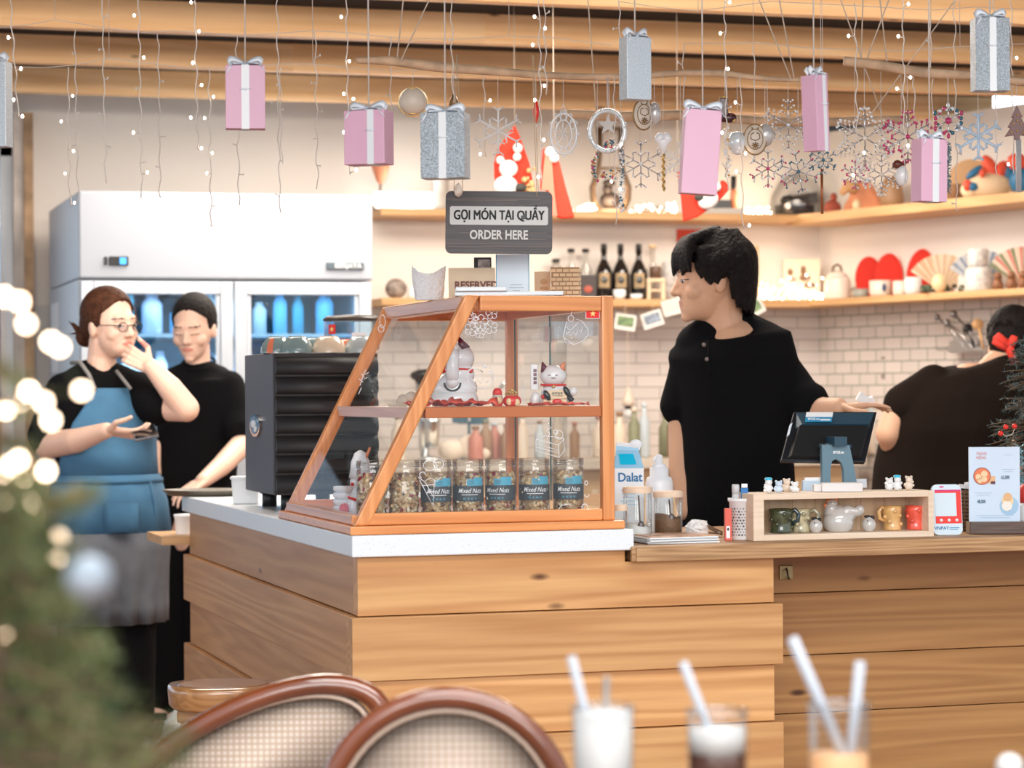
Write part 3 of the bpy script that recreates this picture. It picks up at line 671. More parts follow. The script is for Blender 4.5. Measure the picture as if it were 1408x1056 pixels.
t, k = item('name_plaque', 'narrow white upright plaque with a column of dark letters beside the small cat', 'plaque', 735, 555, Y0 + .19, zsh)
b = M(k); b.box((0, 0, 39), (11, 3, 36)); b.sph((1, 0, 9), (7, 6, 10)); b.build('body', por, t, bevel=.002)
b = M(k)
for i in range(4): b.box((1, -1.9, 48 - i * 5.5), (4.5, .6, 4.2))
b.build('writing_marks', mar, t)
# cloth and ornaments lying on the shelf
def cloth(name, label, mat, x0, x1, y0, y1, z, amp, seed, n=26, cat='cloth'):
    b = MB(); c = Vector(((x0 + x1) / 2, (y0 + y1) / 2, z)); rows = []
    for j in range(10):
        rows.append([Vector((x0 + (x1 - x0) * i / n, y0 + (y1 - y0) * j / 9, z + .001 + amp * max(0, mnoise.noise(Vector((i * .33 + seed, j * .5, seed))) + .35))) - c for i in range(n + 1)])
    b.loft(rows, 0, cap=False, closed=False); return single(b, name, mat, label, cat, c, solid=.001)
xx = lambda px, y: PY(px, 555, y).x
cloth('red_ribbon_cloth', 'crumpled red and gold cloth under the large cat', pm('red gold cloth', (.80, .07, .03), .5, var=.5, vscale=60), xx(558, Y0 + .1), xx(676, Y0 + .1), Y0 + .045, Y0 + .12, zsh, .020, 3)
cloth('red_ribbon_cloth', 'flat red and cream cloth in front of the small cat', pm('red gold cloth', (.80, .07, .03), .5), xx(722, Y0 + .1), xx(800, Y0 + .1), Y0 + .045, Y0 + .085, zsh, .008, 9)
t, k = item('santa_doll', 'small doll in a red cap with a round cream face beside the big cat', 'doll', 684, 558, Y0 + .09, zsh)
b = M(k); b.lathe([(6, 0), (8, 4), (7, 12)], n=12); b.build('body', redg, t)
b = M(k); b.sph((1, -4, 8), 6); b.build('face', tan, t)
b = M(k); b.lathe([(6.5, 14), (6.5, 20), (4.5, 24), (1, 25)], n=14); b.build('cap', redg, t)
b = M(k); b.lathe([(6.8, 12.5), (7.2, 14), (6.8, 15.5)], n=14); b.build('cap_band', pm('grey fur', (.55, .50, .46), .9), t)
t, k = item('treasure_pot', 'small gold treasure pot heaped with coins beside the red capped doll', 'ornament', 704, 558, Y0 + .09, zsh)
b = M(k); b.lathe([(9, 0), (13, 5), (12, 11), (9, 14)], n=14); b.build('pot', redg, t)
b = M(k)
for i in range(40): a = rnd.uniform(0, 6.28); q = rnd.uniform(0, 10); b.sph((q * math.cos(a), q * math.sin(a) * .8, 15 + (10 - q) * .8), 1.7, 6, 4)
c_ = b.build('coins', gold, t); c_['kind'] = 'stuff'
b = M(k); b.sph((-4, -11, 6), (4, 2, 5)); b.sph((7, -10, 5), (4, 2, 5)); b.build('gold_trim', tan, t)
t, k = item('plush_roll', 'fluffy cream pastry toy on the shelf behind the slanted glass', 'toy', 572, 556, Y0 + .36, zsh)
b = M(k)
for i in range(26): b.sph((rnd.uniform(-22, 20), rnd.uniform(-8, 8), rnd.uniform(4, 15)), rnd.uniform(4, 7), 8, 6)
b.build('fluff', pm('cream fluff', (.85, .74, .62), .9), t)
b = M(k); b.box((-18, 0, 2), (40, 22, 4)); b.build('tray', pm('cream tray', (.75, .68, .55), .6), t)
# figures low down behind the slanted glass
t, k = item('snow_figurine', 'white figurine in a pointed hat low behind the slanted glass', 'figurine', 496, 712, Y0 + .30, zj)
b = M(k); b.lathe([(16, 0), (19, 12), (14, 30), (10, 40)], n=16); b.sph((0, 0, 46), (15, 13, 14)); b.build('body', por, t)
b = M(k); b.lathe([(16, 52), (14, 62), (13, 74), (8, 86), (2, 90)], n=16); b.build('hat', pm('white felt', (.86, .86, .87), .9), t)
b = M(k); b.cyl((8, -4, 80), (14, -6, 94), 2.2, 1.6); b.build('orange_tuft', orr, t)
b = M(k); b.tube([(-16, -12, 26), (-4, -18, 22), (10, -16, 30)], 2.2, 6); b.sph((-10, -18, 44), 2.4); b.sph((-22, -8, 10), (7, 7, 8)); b.build('scarf', redg, t)
t, k = item('stacked_bowls', 'short stack of white ribbed bowls in the far left of the case', 'bowls', 474, 700, Y0 + .50, zj)
for i in range(4): b = M(k); b.lathe([(13, i * 9), (16, i * 9 + 3), (16, i * 9 + 7.5), (15, i * 9 + 8.6)], n=18); b.build('bowl', por, t)

# ================================================================ things on top of the case
zt_ = zTop + .0006
t, k = item('paper_napkin_holder', 'crumpled white paper bag with a V-shaped mouth on top of the case', 'paper bag', 590, 412, Y0 + .30, zt_)
b = M(k); n = 20; rows = []
for j, z in enumerate((0, 6, 14, 22, 30, 37)):
    row = []
    for i in range(n):
        a = 2 * PI * i / n; rx = 19 + z * .12; hz = z
        if j == 5: hz += 12 * abs(math.cos(a)) ** 2 - 1.5
        row.append(Vector((rx * math.cos(a) + rnd.uniform(-1, 1), 13 * math.sin(a) + rnd.uniform(-1, 1), hz + (rnd.uniform(-1, 1) if j else 0))))
    rows.append(row)
b.loft(rows, 0, cap=False, smooth=False); b.build('bag', pm('crinkled paper', (.88, .89, .91), .5, bump=.6, bscale=160), t, solid=.001)
t, k = item('reserved_sign', 'pale wooden block sign reading RESERVED, standing on the display case', 'sign', 649, 408, Y0 + .20, zt_)
b = M(k); b.box((0, 0, 21), (64, 9, 42)); b.build('block', pm('pale beech', (.80, .60, .40), .5, var=.1), t, bevel=.001)
write('RESERVED', .0215, t, pm('dark red ink', (.18, .03, .02), .5), (6 * k, -5.2 * k, 18 * k), sx=1.0, off=.0008)
t, k = item('qr_stand', 'white and blue acrylic card stand under the hanging sign', 'card stand', 705, 404, Y0 + .16, zt_)
b = M(k); b.box((0, 0, 30), (44, 1.5, 60)); b.build('card', pm('pale blue card', (.78, .85, .92), .4), t)
b = M(k);
for sx in (-22.4, 22.4): b.box((sx, -.2, 30), (1.2, 2.2, 60))
b.build('blue_edge', pm('blue edge', (.05, .30, .50), .3), t)
b = M(k); 
for z, w in ((22, 16), (18, 20), (14, 10)): b.box((5, -1, z - 4), (w, .3, .8))
b.build('small_print', pm('grey ink', (.45, .48, .52), .6), t)
t, k = item('plastic_tray_lid', 'long flat white plastic tray lid on top of the case', 'tray lid', 700, 405, Y0 + .10, zt_)
b = M(k); b.box((0, 0, 3.5), (148, 60, 6)); b.build('lid', pm('bluish white plastic', (.78, .84, .88), .3), t, bevel=.002)
t2, k = item('plastic_tray_lid', 'shorter white plastic lid stacked on the long tray lid', 'tray lid', 662, 398, Y0 + .10, zt_ + 6.6 * k)
b = M(k); b.box((0, 0, 3), (70, 50, 6)); b.build('lid', pm('bluish white plastic', (.78, .84, .88), .3), t2, bevel=.002)
t, k = item('woven_basket', 'square woven bamboo basket at the right end of the case top', 'basket', 777, 407, Y0 + .24, zt_)
bm_ = pm('bamboo strip', (.72, .48, .26), .5, var=.15, vscale=30)
b = M(k)
for fx_ in range(2):
    for j in range(7):
        for i in range(5):
            w = 9.5; x = -17 + i * 9 + (4.5 if j % 2 else 0)
            if x > 20: continue
            if fx_ == 0: b.box((min(x, 17), -14.5, 3.2 + j * 6), (w - 1.8, 1.6, 4.0))
            else: b.box((21, -11 + i * 6, 3.2 + j * 6), (1.6, 4.2, 4.0))
b.build('weave', bm_, t)
b = M(k); b.lathe([(27, .4), (27, 40), (28, 41.5), (28, 44), (26, 44), (26, 1)], n=4, R=rotm(0, 0, PI / 4), smooth=False, sy=1); b.T = b.T
o_ = b.build('wall', pm('bamboo shade', (.42, .24, .12), .6), t); o_.scale = (.98, .70, 1)
t, k = item('table_card', 'small pale wooden card standing behind the hanging sign', 'card', 746, 407, Y0 + .30, zt_)
b = M(k); b.box((0, 0, 20), (22, 2, 40)); b.build('card', pm('pale beech', (.80, .60, .40), .5), t, bevel=.001)
b = M(k); b.sph((2, -1.2, 26), (5, .5, 4)); b.sph((2, -1.2, 17), (6, .5, 2.4)); b.build('print', pm('tan ink', (.68, .44, .24), .6), t)
t, k = item('framed_photo', 'small black and white picture frame behind the reserved sign', 'frame', 664, 408, Y0 + .34, zt_)
b = M(k); b.box((0, 0, 30), (24, 3, 60)); b.build('frame', black, t, bevel=.001)
b = M(k); b.box((2, -1.8, 30), (17, .6, 54)); b.build('picture', pm('grey print', (.35, .34, .34), .5, var=.6, vscale=90), t)

# ================================================================ hanging ORDER HERE sign
YG = Y0 + .02
pc = PY(686, 306, YG); kk = S_(dep(pc))
t = thing('hanging_sign', 'dark wood-print board on strings reading GỌI MÓN TẠI QUẦY', 'sign', pc, FACE, None, rot=(0, math.radians(.8), FACE))
def rr_poly(w, h, r, n=5):
    out = []
    for cx, cy, a0 in ((w / 2 - r, h / 2 - r, 0), (-w / 2 + r, h / 2 - r, 90), (-w / 2 + r, -h / 2 + r, 180), (w / 2 - r, -h / 2 + r, 270)):
        for i in range(n + 1): a = math.radians(a0 + 90 * i / n); out.append((cx + r * math.cos(a), cy + r * math.sin(a)))
    return out
sw = wood('smoked wood print', (.075, .060, .060), (.035, .030, .032), 'X', 5, .45, False, tone=.02)
b = M(kk); b.prism(rr_poly(147, 86, 8), (0, 0, 0), (1, 0, 0), (0, 0, 1), (0, 3, 0)); b.build('board', sw, t, fix=True)
b = M(kk)
for z, w, x in ((32, 130, -8), (30.5, 90, -20), (-14, 120, 6), (-29, 144, 0), (-33, 140, 0), (-23, 70, 30)): b.box((x, -.15, z), (w, .3, .5))
b.build('grain_streaks', pm('pale streak', (.22, .16, .12), .5), t)
b = M(kk); b.prism(rr_poly(135, 25.5, 3), (0, -.3, 9.5), (1, 0, 0), (0, 0, 1), (0, .8, 0)); pn = b.build('name_panel', pm('light grey panel', (.62, .62, .60), .5), t, fix=True)
gl_ = [write('GỌI MÓN TẠI QUẦY', 18.2 * kk, None, black, (0, 0, 0), (0, 0, 0), sx=1, off=0) for _ in range(1)][0]
b = MB()
for dx_ in (-.5, -.17, .17, .5):
    for dy_ in (-.22, .22): b.add([Vector((v.co.x * .735 + dx_ * kk, -.7 * kk, v.co.y + 9.5 * kk + dy_ * kk)) for v in gl_.data.vertices], [list(p.vertices) for p in gl_.data.polygons])
C.objects.unlink(gl_); bpy.data.objects.remove(gl_); b.build('lettering', black, pn)
write('ORDER HERE', 17.5 * kk, t, pm('off white letters', (.66, .65, .62), .5), (0, -.5 * kk, -17.5 * kk), sx=.78, off=.0007, name='lettering')
b = M(kk); b.prism([(-3.5, -3.5), (2.6, -4.0), (3.4, 0.4), (1.2, 3.6), (-.8, 1.2), (-3.6, .8)], (34, -1.05, 8.8), (1, 0, 0), (0, 0, 1), (0, .2, 0)); b.build('snail_emblem', black, pn, fix=True)
str_ = pm('hemp string', (.55, .42, .28), .8)
b = M(kk)
for a, c in (((-62, -1, 43), (-60, -1, 230)), ((-50, 1, 43), (-59, 1, 230)), ((52, -1, 36), (44, -1, 230)), ((54, 2, 43), (46, 1, 230))): b.tube([a, c], .55, 5)
b.build('string', str_, t)
b = M(kk); b.lathe([(1, -8), (5, -5), (6.5, 1), (4.5, 8), (1, 12)], c=(-56, -3, 42), n=14); b.build('bell_ornament', pm('cream red bell', (.80, .62, .52), .3, var=.4, vscale=50), t)
# ================================================================ espresso machine and what stands on it
YM = PX(337, 600, XA + .055).y
XM = XA + .055
dk = pm('charcoal panel', (.062, .052, .058), .5, bump=.02, bscale=300); dk2 = pm('black ribbed panel', (.018, .016, .017), .55)
zm0 = PX(337, 697, XM).z; zm1 = PX(337, 485, XM).z
yf = PX(376, 600, XM).y          # near corner of the machine
p0 = Vector((XM, yf, 0)); mw = PY(520, 560, yf).x - XM
t = thing('espresso_machine', 'big charcoal espresso machine with a ribbed black back, left of the display case', 'coffee machine', (XM + mw / 2, (yf + YM) / 2, ZS)); o = t.location.copy()
z0 = ZS + .042; z1 = PX(376, 485, XM).z
b = MB(o); b.span((XM, yf + .001, z0), (XM + mw, YM, z1)); b.build('body', dk, t, bevel=.004)
b = MB(o); n = 7; H = (z1 - z0 - .012) / n
for i in range(n):
    za = z0 + .006 + i * H
    pr = [(0, 0), (.018, .003), (.024, H * .25), (.020, H * .62), (.006, H * .90), (0, H * .93)]
    b.prism([(-u, v) for u, v in pr][::-1], (XM + .004, yf, za), (0, 1, 0), (0, 0, 1), (mw - .008, 0, 0), smooth=True)
b.span((XM + .002, yf - .004, z0), (XM + mw - .002, yf + .002, z1 - .002)); b.build('ribbed_back', dk2, t, fix=True)
for fx in (XM + .05, XM + mw - .08):
    for fy in (yf + .06, YM - .08): b = MB(o); b.cyl((fx, fy, ZS + .0006), (fx, fy, z0), .02); b.build('leg', black, t)
eb = PX(353, 585, XM); 
b = MB(o); b.T = Matrix.Translation(eb) @ rotm(0, -PI / 2, 0).to_4x4(); b.off = o
def put(bm, c, sy, sz, th):
    pts = [(sy * math.cos(a), sz * math.sin(a)) for a in [2 * PI * i / 28 for i in range(28)]]
    bm.prism(pts, c, (0, 1, 0), (0, 0, 1), (-th, 0, 0))
b = MB(o); put(b, (XM, eb.y, eb.z), .068, .030, .006); b.build('emblem', pm('chrome', (.8, .8, .82), .1, 1.0), t, fix=True)
b = MB(o); put(b, (XM - .006, eb.y, eb.z), .055, .023, .001); em = b.build('emblem_face', pm('emblem blue', (.03, .16, .28), .25), t, fix=True)
b = MB(o); put(b, (XM - .0071, eb.y + .01, eb.z + .004), .030, .010, .001); put(b, (XM - .0071, eb.y - .015, eb.z - .009), .018, .008, .001); b.build('emblem_mark', white, em, fix=True)
# upturned cups on top of it
gz = [pm('grey green glaze', (.22, .30, .30), .12, coat=.6), pm('cream cup glaze', (.78, .62, .46), .12, coat=.6), pm('pale grey glaze', (.50, .56, .56), .12, coat=.6), pm('coral glaze', (.80, .22, .12), .15, coat=.6)]
def cupdown(px, y, m, label, rpx, hpx=23, stripe=None):
    p = G(px, y, z1 + .0006); k = S_(dep(p)); t = thing('coffee_cup', label, 'cup', p, FACE, 'cups turned upside down on the espresso machine')
    b = M(k); r = rpx; b.lathe([(r, 0), (r * .98, hpx * .25), (r * .86, hpx * .62), (r * .62, hpx * .92), (r * .52, hpx), (.01, hpx)], n=24, cap=False); b.lathe([(r * .5, hpx - .5), (r * .5, hpx + 1)], n=20); b.build('bowl', m, t)
    if stripe:
        b = M(k); rows = [[Vector((rr * 1.012 * math.sin(a), -rr * 1.012 * math.cos(a), z)) for a in [-.55 + .42 * i / 4 for i in range(5)]] for rr, z in ((r, 0), (r * .98, hpx * .25), (r * .86, hpx * .62), (r * .62, hpx * .93))]
        b.loft(rows, 0, cap=False, closed=False); b.build('stripe', gz[3], t)
    return t
cupdown(381, yf + .10, gz[0], 'grey-green cup with a coral stripe at the left end of the machine top', 22, 22, True)
cupdown(409, yf + .05, gz[0], 'dark grey-green cup second from the left on the machine', 22, 22)
cupdown(432, yf + .16, gz[0], 'grey-green cup half hidden behind the cream cup', 21, 21)
cupdown(453, yf + .05, gz[1], 'cream cup turned upside down in the middle of the machine top', 24, 22)
cupdown(479, yf + .17, gz[3], 'coral red cup behind the cream cup', 19, 19)
cupdown(497, yf + .05, gz[2], 'pale grey cup next to the frame of the display case', 23, 22)
t = thing('bean_hopper', 'clear bean hopper with a black lid and red flag sticker behind the cups', 'grinder hopper', G(485, yf + .32, z1 + .0006), FACE); k = S_(dep(t.location)) 
b = M(k); b.lathe([(30, 0), (38, 8), (39, 46)], n=28, cap=False); b.build('hopper', glass('hopper plastic', (.80, .88, .92), 1, .05, .06), t)
b = M(k); b.lathe([(40, 46), (40, 49), (34, 53), (.01, 55)], n=28); b.build('lid', pm('dark brown lid', (.06, .045, .035), .35), t)
b = M(k); b.box((-25, -31, 34), (12, .6, 13), rotm(0, 0, -.65)); st = b.build('flag_sticker', pm('flag red', (.80, .02, .015), .5), t)
b = M(k); star(b, (-25, 34), 4, .3, 0); b2 = b.build('star', pm('flag yellow', (.95, .75, .25), .5), st, fix=True); b2.matrix_local = Matrix.Translation(Vector((-25 * k, -31 * k, 34 * k))) @ rotm(0, 0, -.65) @ Matrix.Translation(Vector((25 * k, -.5 * k, -34 * k)))
b = M(k); b.box((12, -38.5, 22), (19, .6, 14)); b.build('paper_label', paper, t)
# white cups and tray at the far end of the slab
t = thing('paper_tub', 'small square white tub on the slab left of the espresso machine', 'tub', G(338, YM + .08, ZS + .0006), FACE); k = S_(dep(t.location))
b = M(k); b.hexa([(-17, -12, 0), (17, -12, 0), (17, 12, 0), (-17, 12, 0)], [(-19, -14, 34), (19, -14, 34), (19, 14, 34), (-19, 14, 34)]); b.build('tub', pm('milky plastic', (.80, .82, .84), .35), t, bevel=.003)
b = M(k); b.box((0, 0, 36), (41, 31, 4)); b.build('lid', white, t, bevel=.002)
YT = PY(285, 683, YE + .10).y
t = thing('serving_tray', 'dark oval serving tray resting on the far end of the white slab', 'tray', (PY(287, 683, YE - .05).x, YE - .05, ZS + .0006), FACE); k = S_(dep(t.location))
b = M(k); b.lathe([(52, 0), (56, 1), (63, 7), (64, 7.5), (62, 8.5), (54, 3), (.01, 2.5)], n=36, cap=False, sy=.75); b.lathe([(52, .1), (.01, .1)], n=36, cap=False, sy=.75); b.build('tray', pm('dark bronze tray', (.15, .13, .10), .35, .3), t)
# low side table with stacked lids beyond the slab
t = thing('side_shelf', 'low wooden side shelf behind the left end of the bar', 'shelf', G(243, YE + .16, 0)); o = t.location.copy(); zz_ = PY(232, 734, YE + .16).z
b = MB(o); b.span((o.x - .07, o.y - .15, zz_ - .025), (o.x + .28, o.y + .15, zz_)); b.build('top', shelfw, t)
b = MB(o); b.span((o.x + .255, o.y - .15, zz_ - .16), (o.x + .28, o.y + .15, zz_ - .0255)); b.build('bracket', shelfw, t)
t = thing('lid_stack', 'white plastic tub on the low wooden shelf by the bar end', 'tub', G(254, YE + .13, zz_ + .0006), FACE); k = S_(dep(t.location))
b = M(k); b.lathe([(13, 0), (15, 22), (16, 24), (16, 27), (.01, 28)], n=20, cap=False); b.build('tub', white, t)
# white boxes on the floor beyond the women
for i, (px, py, w, h, lb_) in enumerate(((204, 905, 20, 34, 'white paper bag on the floor between the two women'), (246, 950, 26, 36, 'crumpled pale plastic bag on the floor behind the bar'))):
    p = PZ(px, 560, 0) if 0 else G(px, 9.15 if i == 0 else 8.35, 0); k = S_(dep(p)); b = M(k); r4 = random.Random(i)
    rows = [[Vector(((w + r4.uniform(-2, 2)) * math.cos(a) * s, (w + r4.uniform(-2, 2)) * math.sin(a) * s, z)) for a in [2 * PI * q / 12 for q in range(12)]] for z, s in ((0, .8), (h * .3, 1), (h * .7, .9), (h, .55), (h * 1.25, .3))]
    b.loft(rows, 0, smooth=False); single(b, 'plastic_bag', pm('pale plastic film', (.72, .72, .70), .4, bump=.4, bscale=60), lb_, 'bag', p)
# ================================================================ things on the wooden worktop
ZD = ZWD + .0006
def D(name, label, cat, px, dy, z=None, group=None, rz=FACE):     # at pixel column px, dy behind the bar's front edge
    p = G(px, YC + dy, ZD if z is None else z); return thing(name, label, cat, p, rz, group), S_(dep(p))
blue = pm('milk carton blue', (.02, .42, .80), .45); lblu = pm('carton pale blue', (.35, .65, .88), .45); cart = pm('carton white', (.84, .88, .92), .4)
t, k = D('milk_carton', 'white and blue gable-top milk carton lettered Dalat next to the case', 'milk carton', 864, .40)
b = M(k); b.box((0, 0, 46), (40, 34, 92)); b.build('body', cart, t, bevel=.0008)
b = M(k); b.prism([(-20, 92), (20, 92), (14, 112), (-14, 112)], (0, -17, 0), (1, 0, 0), (0, 0, 1), (0, .1, 0)); b.s = 0
rows = [[(-20, -17, 92), (20, -17, 92), (20, 17, 92), (-20, 17, 92)], [(-17, -2, 116), (14, -2, 116), (14, 2, 116), (-17, 2, 116)], [(-17, -1, 124), (14, -1, 121), (14, 1, 121), (-17, 1, 124)]]
b = M(k); b.loft([[Vector(q) for q in r] for r in rows], 0, smooth=False); gb = b.build('gable', lblu, t)
b = M(k); b.prism([(-12, .2), (10, .2), (6, .8), (-14, .8)], (0, -17.4, 92), (1, 0, 0), (0, 15 * 1.0, 24 * 1.0), (0, -.4, .25)); b.build('blue_patch', pm('bright cyan', (.0, .55, .85), .4), gb, fix=True)
b = M(k); b.box((0, 0, 122), (32, 2.4, 8), rotm(0, .10, 0)); b.sph((10, 0, 124), (9, 2, 7)); b.build('top_fold', cart, t)
write('Dalat', 17 * k, t, pm('dalat blue', (.01, .16, .38), .5), (1 * k, -17.4 * k, 79 * k), sx=.92, off=.0006)
b = M(k)
for i in range(5): b.box((-1, -17.3, 62 - i * 5), (22 - 3 * (i % 3), .3, 1.1))
b.build('small_print', lblu, t)
t, k = D('lotion_bottle', 'white squeeze pump bottle standing behind the glass jars', 'bottle', 906, .44)
b = M(k); b.lathe([(18, 0), (19, 4), (19, 68), (17, 76), (13, 78), (13, 89), (11, 90)], n=24); b.build('body', pm('soft white plastic', (.82, .84, .88), .35), t)
b = M(k); b.lathe([(9.5, 89.5), (9.5, 94), (5, 96), (5, 106), (2, 108)], n=16); b.tube([(0, 0, 104), (-6, -2, 103), (-9, -2, 97)], 2, 8); b.build('pump', pm('soft white plastic', (.82, .84, .88), .35), t)
jw = pm('pale wood lid', (.78, .60, .44), .5, var=.08, vscale=30); jgl = glass('jar glass', (.93, .96, .96), 1.1, .02, .07)
def wjar(label, px, dy, r, h, fill, fillh, lidm=jw, spoon=None, jtop=None):
    t, k = D('storage_jar', label, 'jar', px, dy)
    b = M(k); b.lathe([(r * .95, 0.6), (r, 2), (r, h)], n=28, cap=False); b.lathe([(r * .95, .6), (.01, .6)], n=28, cap=False); b.build('glass', jgl, t)
    b = M(k); b.lathe([(r * 1.06, h), (r * 1.08, h + 2), (r * 1.06, h + 7), (r * .98, h + 8.5), (.01, h + 8.6)], n=28, cap=False); b.lathe([(r * 1.06, h), (.01, h)], n=28, cap=False); b.build('lid', lidm, t)
    b = M(k); rows = []
    nn = 24
    for z, s in ((1.2, .92), (fillh * .6, .94)): rows.append([Vector((r * s * math.cos(2 * PI * i / nn), r * s * math.sin(2 * PI * i / nn), z)) for i in range(nn)])
    rows.append([Vector((r * .94 * math.cos(2 * PI * i / nn), r * .94 * math.sin(2 * PI * i / nn), fillh * (1 - .16 * math.cos(2 * PI * i / nn + .5)))) for i in range(nn)])
    b.loft(rows); b.build('powder', fill, t)
    if spoon: b = M(k); b.tube([(3, -r * .45, fillh * .85), (1, -r * .35, h * .95)], 1.1, 6); b.sph((4, -r * .5, fillh * .9), (5, 3, 8)); b.build('spoon', pm('dark spoon', (.12, .10, .10), .3, .6), t)
    return t, k
wjar('tall glass jar of white sugar with a spoon in it, beside the case', 876, .17, 19.5, 66, pm('sugar', (.86, .86, .84), .8, bump=.3, bscale=200), 22, spoon=True)
wjar('glass jar of brown powder with a wooden lid, right of the sugar jar', 918, .22, 19.5, 57, pm('brown powder', (.24, .13, .07), .9, bump=.3, bscale=200), 30, spoon=True)
wjar('small white-filled jar squeezed against the case corner', 852, .12, 9.5, 44, pm('white powder', (.84, .84, .86), .8), 22)
# crumpled tissue, clip, menus
t, k = D('crumpled_tissue', 'crumpled white tissue on the worktop beside the brown powder jar', 'tissue', 957, .22)
b = M(k); r5 = random.Random(5); b.sph((0, 0, 13), (16, 12, 13), 18, 12); b.v = [Vector(v) * 1 + Vector([mnoise.noise(Vector(v) * 120 + Vector((i * 7, 3, 1))) * 5 * k for i in range(3)]) for v in b.v]
for i, z in enumerate(b.v): b.v[i].z = max(b.v[i].z, .0002)
for f in range(len(b.sm)): b.sm[f] = False
b.sph((6, -8, 5), (9, 4, 5), 9, 6); b.build('tissue', pm('tissue', (.86, .85, .84), .8, bump=.5, bscale=120), t)
t, k = D('hair_clip', 'brown metal clip lying on the worktop next to the tissue', 'clip', 981, .24)
b = M(k); b.box((0, 0, 10), (23, 10, 5), rotm(0, .45, .2)); b.box((1, 0, 4.5), (20, 9, 3), rotm(0, .1, .2)); b.build('body', pm('brown metal', (.20, .14, .10), .35, .6), t, bevel=.0006)
b = M(k); b.cyl((6, -6, 6), (6, -4, 6), 2.5); b.build('rivet', metal, t)
r6 = random.Random(2); p = G(926, YC + .10, ZD)
mc = [pm('menu cover photo', (.58, .34, .22), .3, var=.5, vscale=25), paper, pm('grey menu page', (.50, .52, .54), .4)]
for i in range(6):
    b = MB(); w, d = .17, .13; b.hexa([(-w / 2, -d / 2, 0), (w / 2, -d / 2 + .012, 0), (w / 2 - .02, d / 2, 0), (-w / 2, d / 2, 0)], [(-w / 2, -d / 2, .0026), (w / 2, -d / 2 + .012, .0026), (w / 2 - .02, d / 2, .0026), (-w / 2, d / 2, .0026)])
    single(b, 'menu_booklet', mc[0] if i == 5 else mc[1 + i % 2], 'glossy brown covered menu on top of the pile beside the slab' if i == 5 else 'thin white menu sheet under the glossy one in the pile', 'menu', (p.x + r6.uniform(-.006, .006), p.y + r6.uniform(-.004, .004), ZD + i * .0029), r6.uniform(-.06, .06), group='menus piled on the worktop')
# perforated pot with what stands in it
t, k = D('perforated_pot', 'white plastic pot dotted with round holes, left of the wooden box', 'pot', 1018, .12)
b = M(k); b.lathe([(14, 0), (15, 1), (16, 52), (18, 53), (18, 57), (16, 57), (15, 54), (13.5, 2)], n=32); b.build('pot', white, t)
hd = MB(); hd.T = Matrix.Scale(k, 4); r7 = random.Random(4)
for j in range(10):
    for i in range(-5, 6):
        a = i * .26 + (.13 if j % 2 else 0); z = 7 + j * 4; rad = 15.35 + z * .018; q = r7.choice([1.0, 1.4, .8]); c = Vector((rad * math.sin(a), -rad * math.cos(a), z)); n_ = Vector((math.sin(a), -math.cos(a), 0)); s_ = Vector((math.cos(a), math.sin(a), 0))
        hd.prism([(q * math.cos(u), q * math.sin(u)) for u in [2 * PI * v / 8 for v in range(8)]], c, s_, (0, 0, 1), n_ * .12)
hd.build('hole', pm('dark hole', (.10, .10, .11), .8), t, fix=True)['kind'] = 'stuff'
t, k = D('glue_stick', 'pale grey capped tube standing in the perforated pot', 'tube', 1011, .12, ZD + 3 * k)
b = M(k); b.lathe([(5, 0), (5, 68), (4.6, 72)], n=14); b.build('tube', pm('pale grey plastic', (.62, .63, .64), .4), t)
b = M(k); b.lathe([(5.3, 60), (5.3, 71), (4.6, 73)], n=14); b.build('cap', pm('pale grey plastic', (.62, .63, .64), .4), t)
t, k = D('lighter', 'blue lighter standing in the perforated pot', 'lighter', 1023, .12, ZD + 3 * k)
b = M(k); b.box((0, 0, 34), (10, 5, 68)); b.build('body', pm('lighter blue', (.01, .16, .45), .25), t, bevel=.001)
b = M(k); b.box((0, 0, 71), (8, 4.5, 5)); b.build('cap', metal, t)
t, k = D('match_box', 'upright red and white card box between the clip and the white pot', 'box', 1000, .10)
b = M(k); b.box((0, 0, 22), (9, 16, 44)); b.build('box', pm('box red', (.75, .12, .08), .5), t, bevel=.0005)
b = M(k); b.box((-.5, -8.2, 12), (5, .5, 17)); b.build('paper_label', paper, t)
b = M(k); b.sph((-.5, -8.8, 16), (1.4, .3, 2.2), 8, 5); b.build('spade_mark', black, t)
t, k = D('adhesive_roll', 'grey rounded dispenser peeking out behind the white pot', 'dispenser', 1042, .30, None)
b = M(k); b.tube([(0, 6, 36), (0, -6, 36)], 22, 20); b.box((0, 0, 10), (40, 12, 20)); b.build('body', pm('mid grey plastic', (.45, .45, .46), .5), t)
# ---- long pale wooden box
YBX = YC + .05
bx0 = PY(1036, 700, YBX).x; bx1 = PY(1284, 700, YBX).x; bz1 = PY(1160, 677, YBX).z; bh = bz1 - ZD
pale = wood('pale raw pine', (.86, .70, .54), (.76, .58, .42), 'X', 1.5, .55, False, tone=.03)
t = thing('wooden_box_shelf', 'long open-fronted pale wooden box holding ceramic animals on the worktop', 'box shelf', ((bx0 + bx1) / 2, YBX + .055, ZD)); o = t.location.copy(); T_ = .0135; BD = .11
b = MB(o); b.span((bx0 + T_ * 1.9, YBX, ZD), (bx1 - T_, YBX + BD, ZD + T_)); b.build('bottom_board', pale, t, bevel=.0008)
b = MB(o); b.span((bx0 + T_ * 1.9, YBX, bz1 - T_), (bx1 - T_, YBX + BD, bz1)); b.build('top_board', pale, t, bevel=.0008)
for a, c in ((bx0, bx0 + T_ * 1.9), (bx1 - T_, bx1)): b = MB(o); b.span((a, YBX, ZD), (c, YBX + BD, bz1)); b.build('end_board', pale, t, bevel=.0008)
b = MB(o); xs_ = bx0 + T_ * 1.9
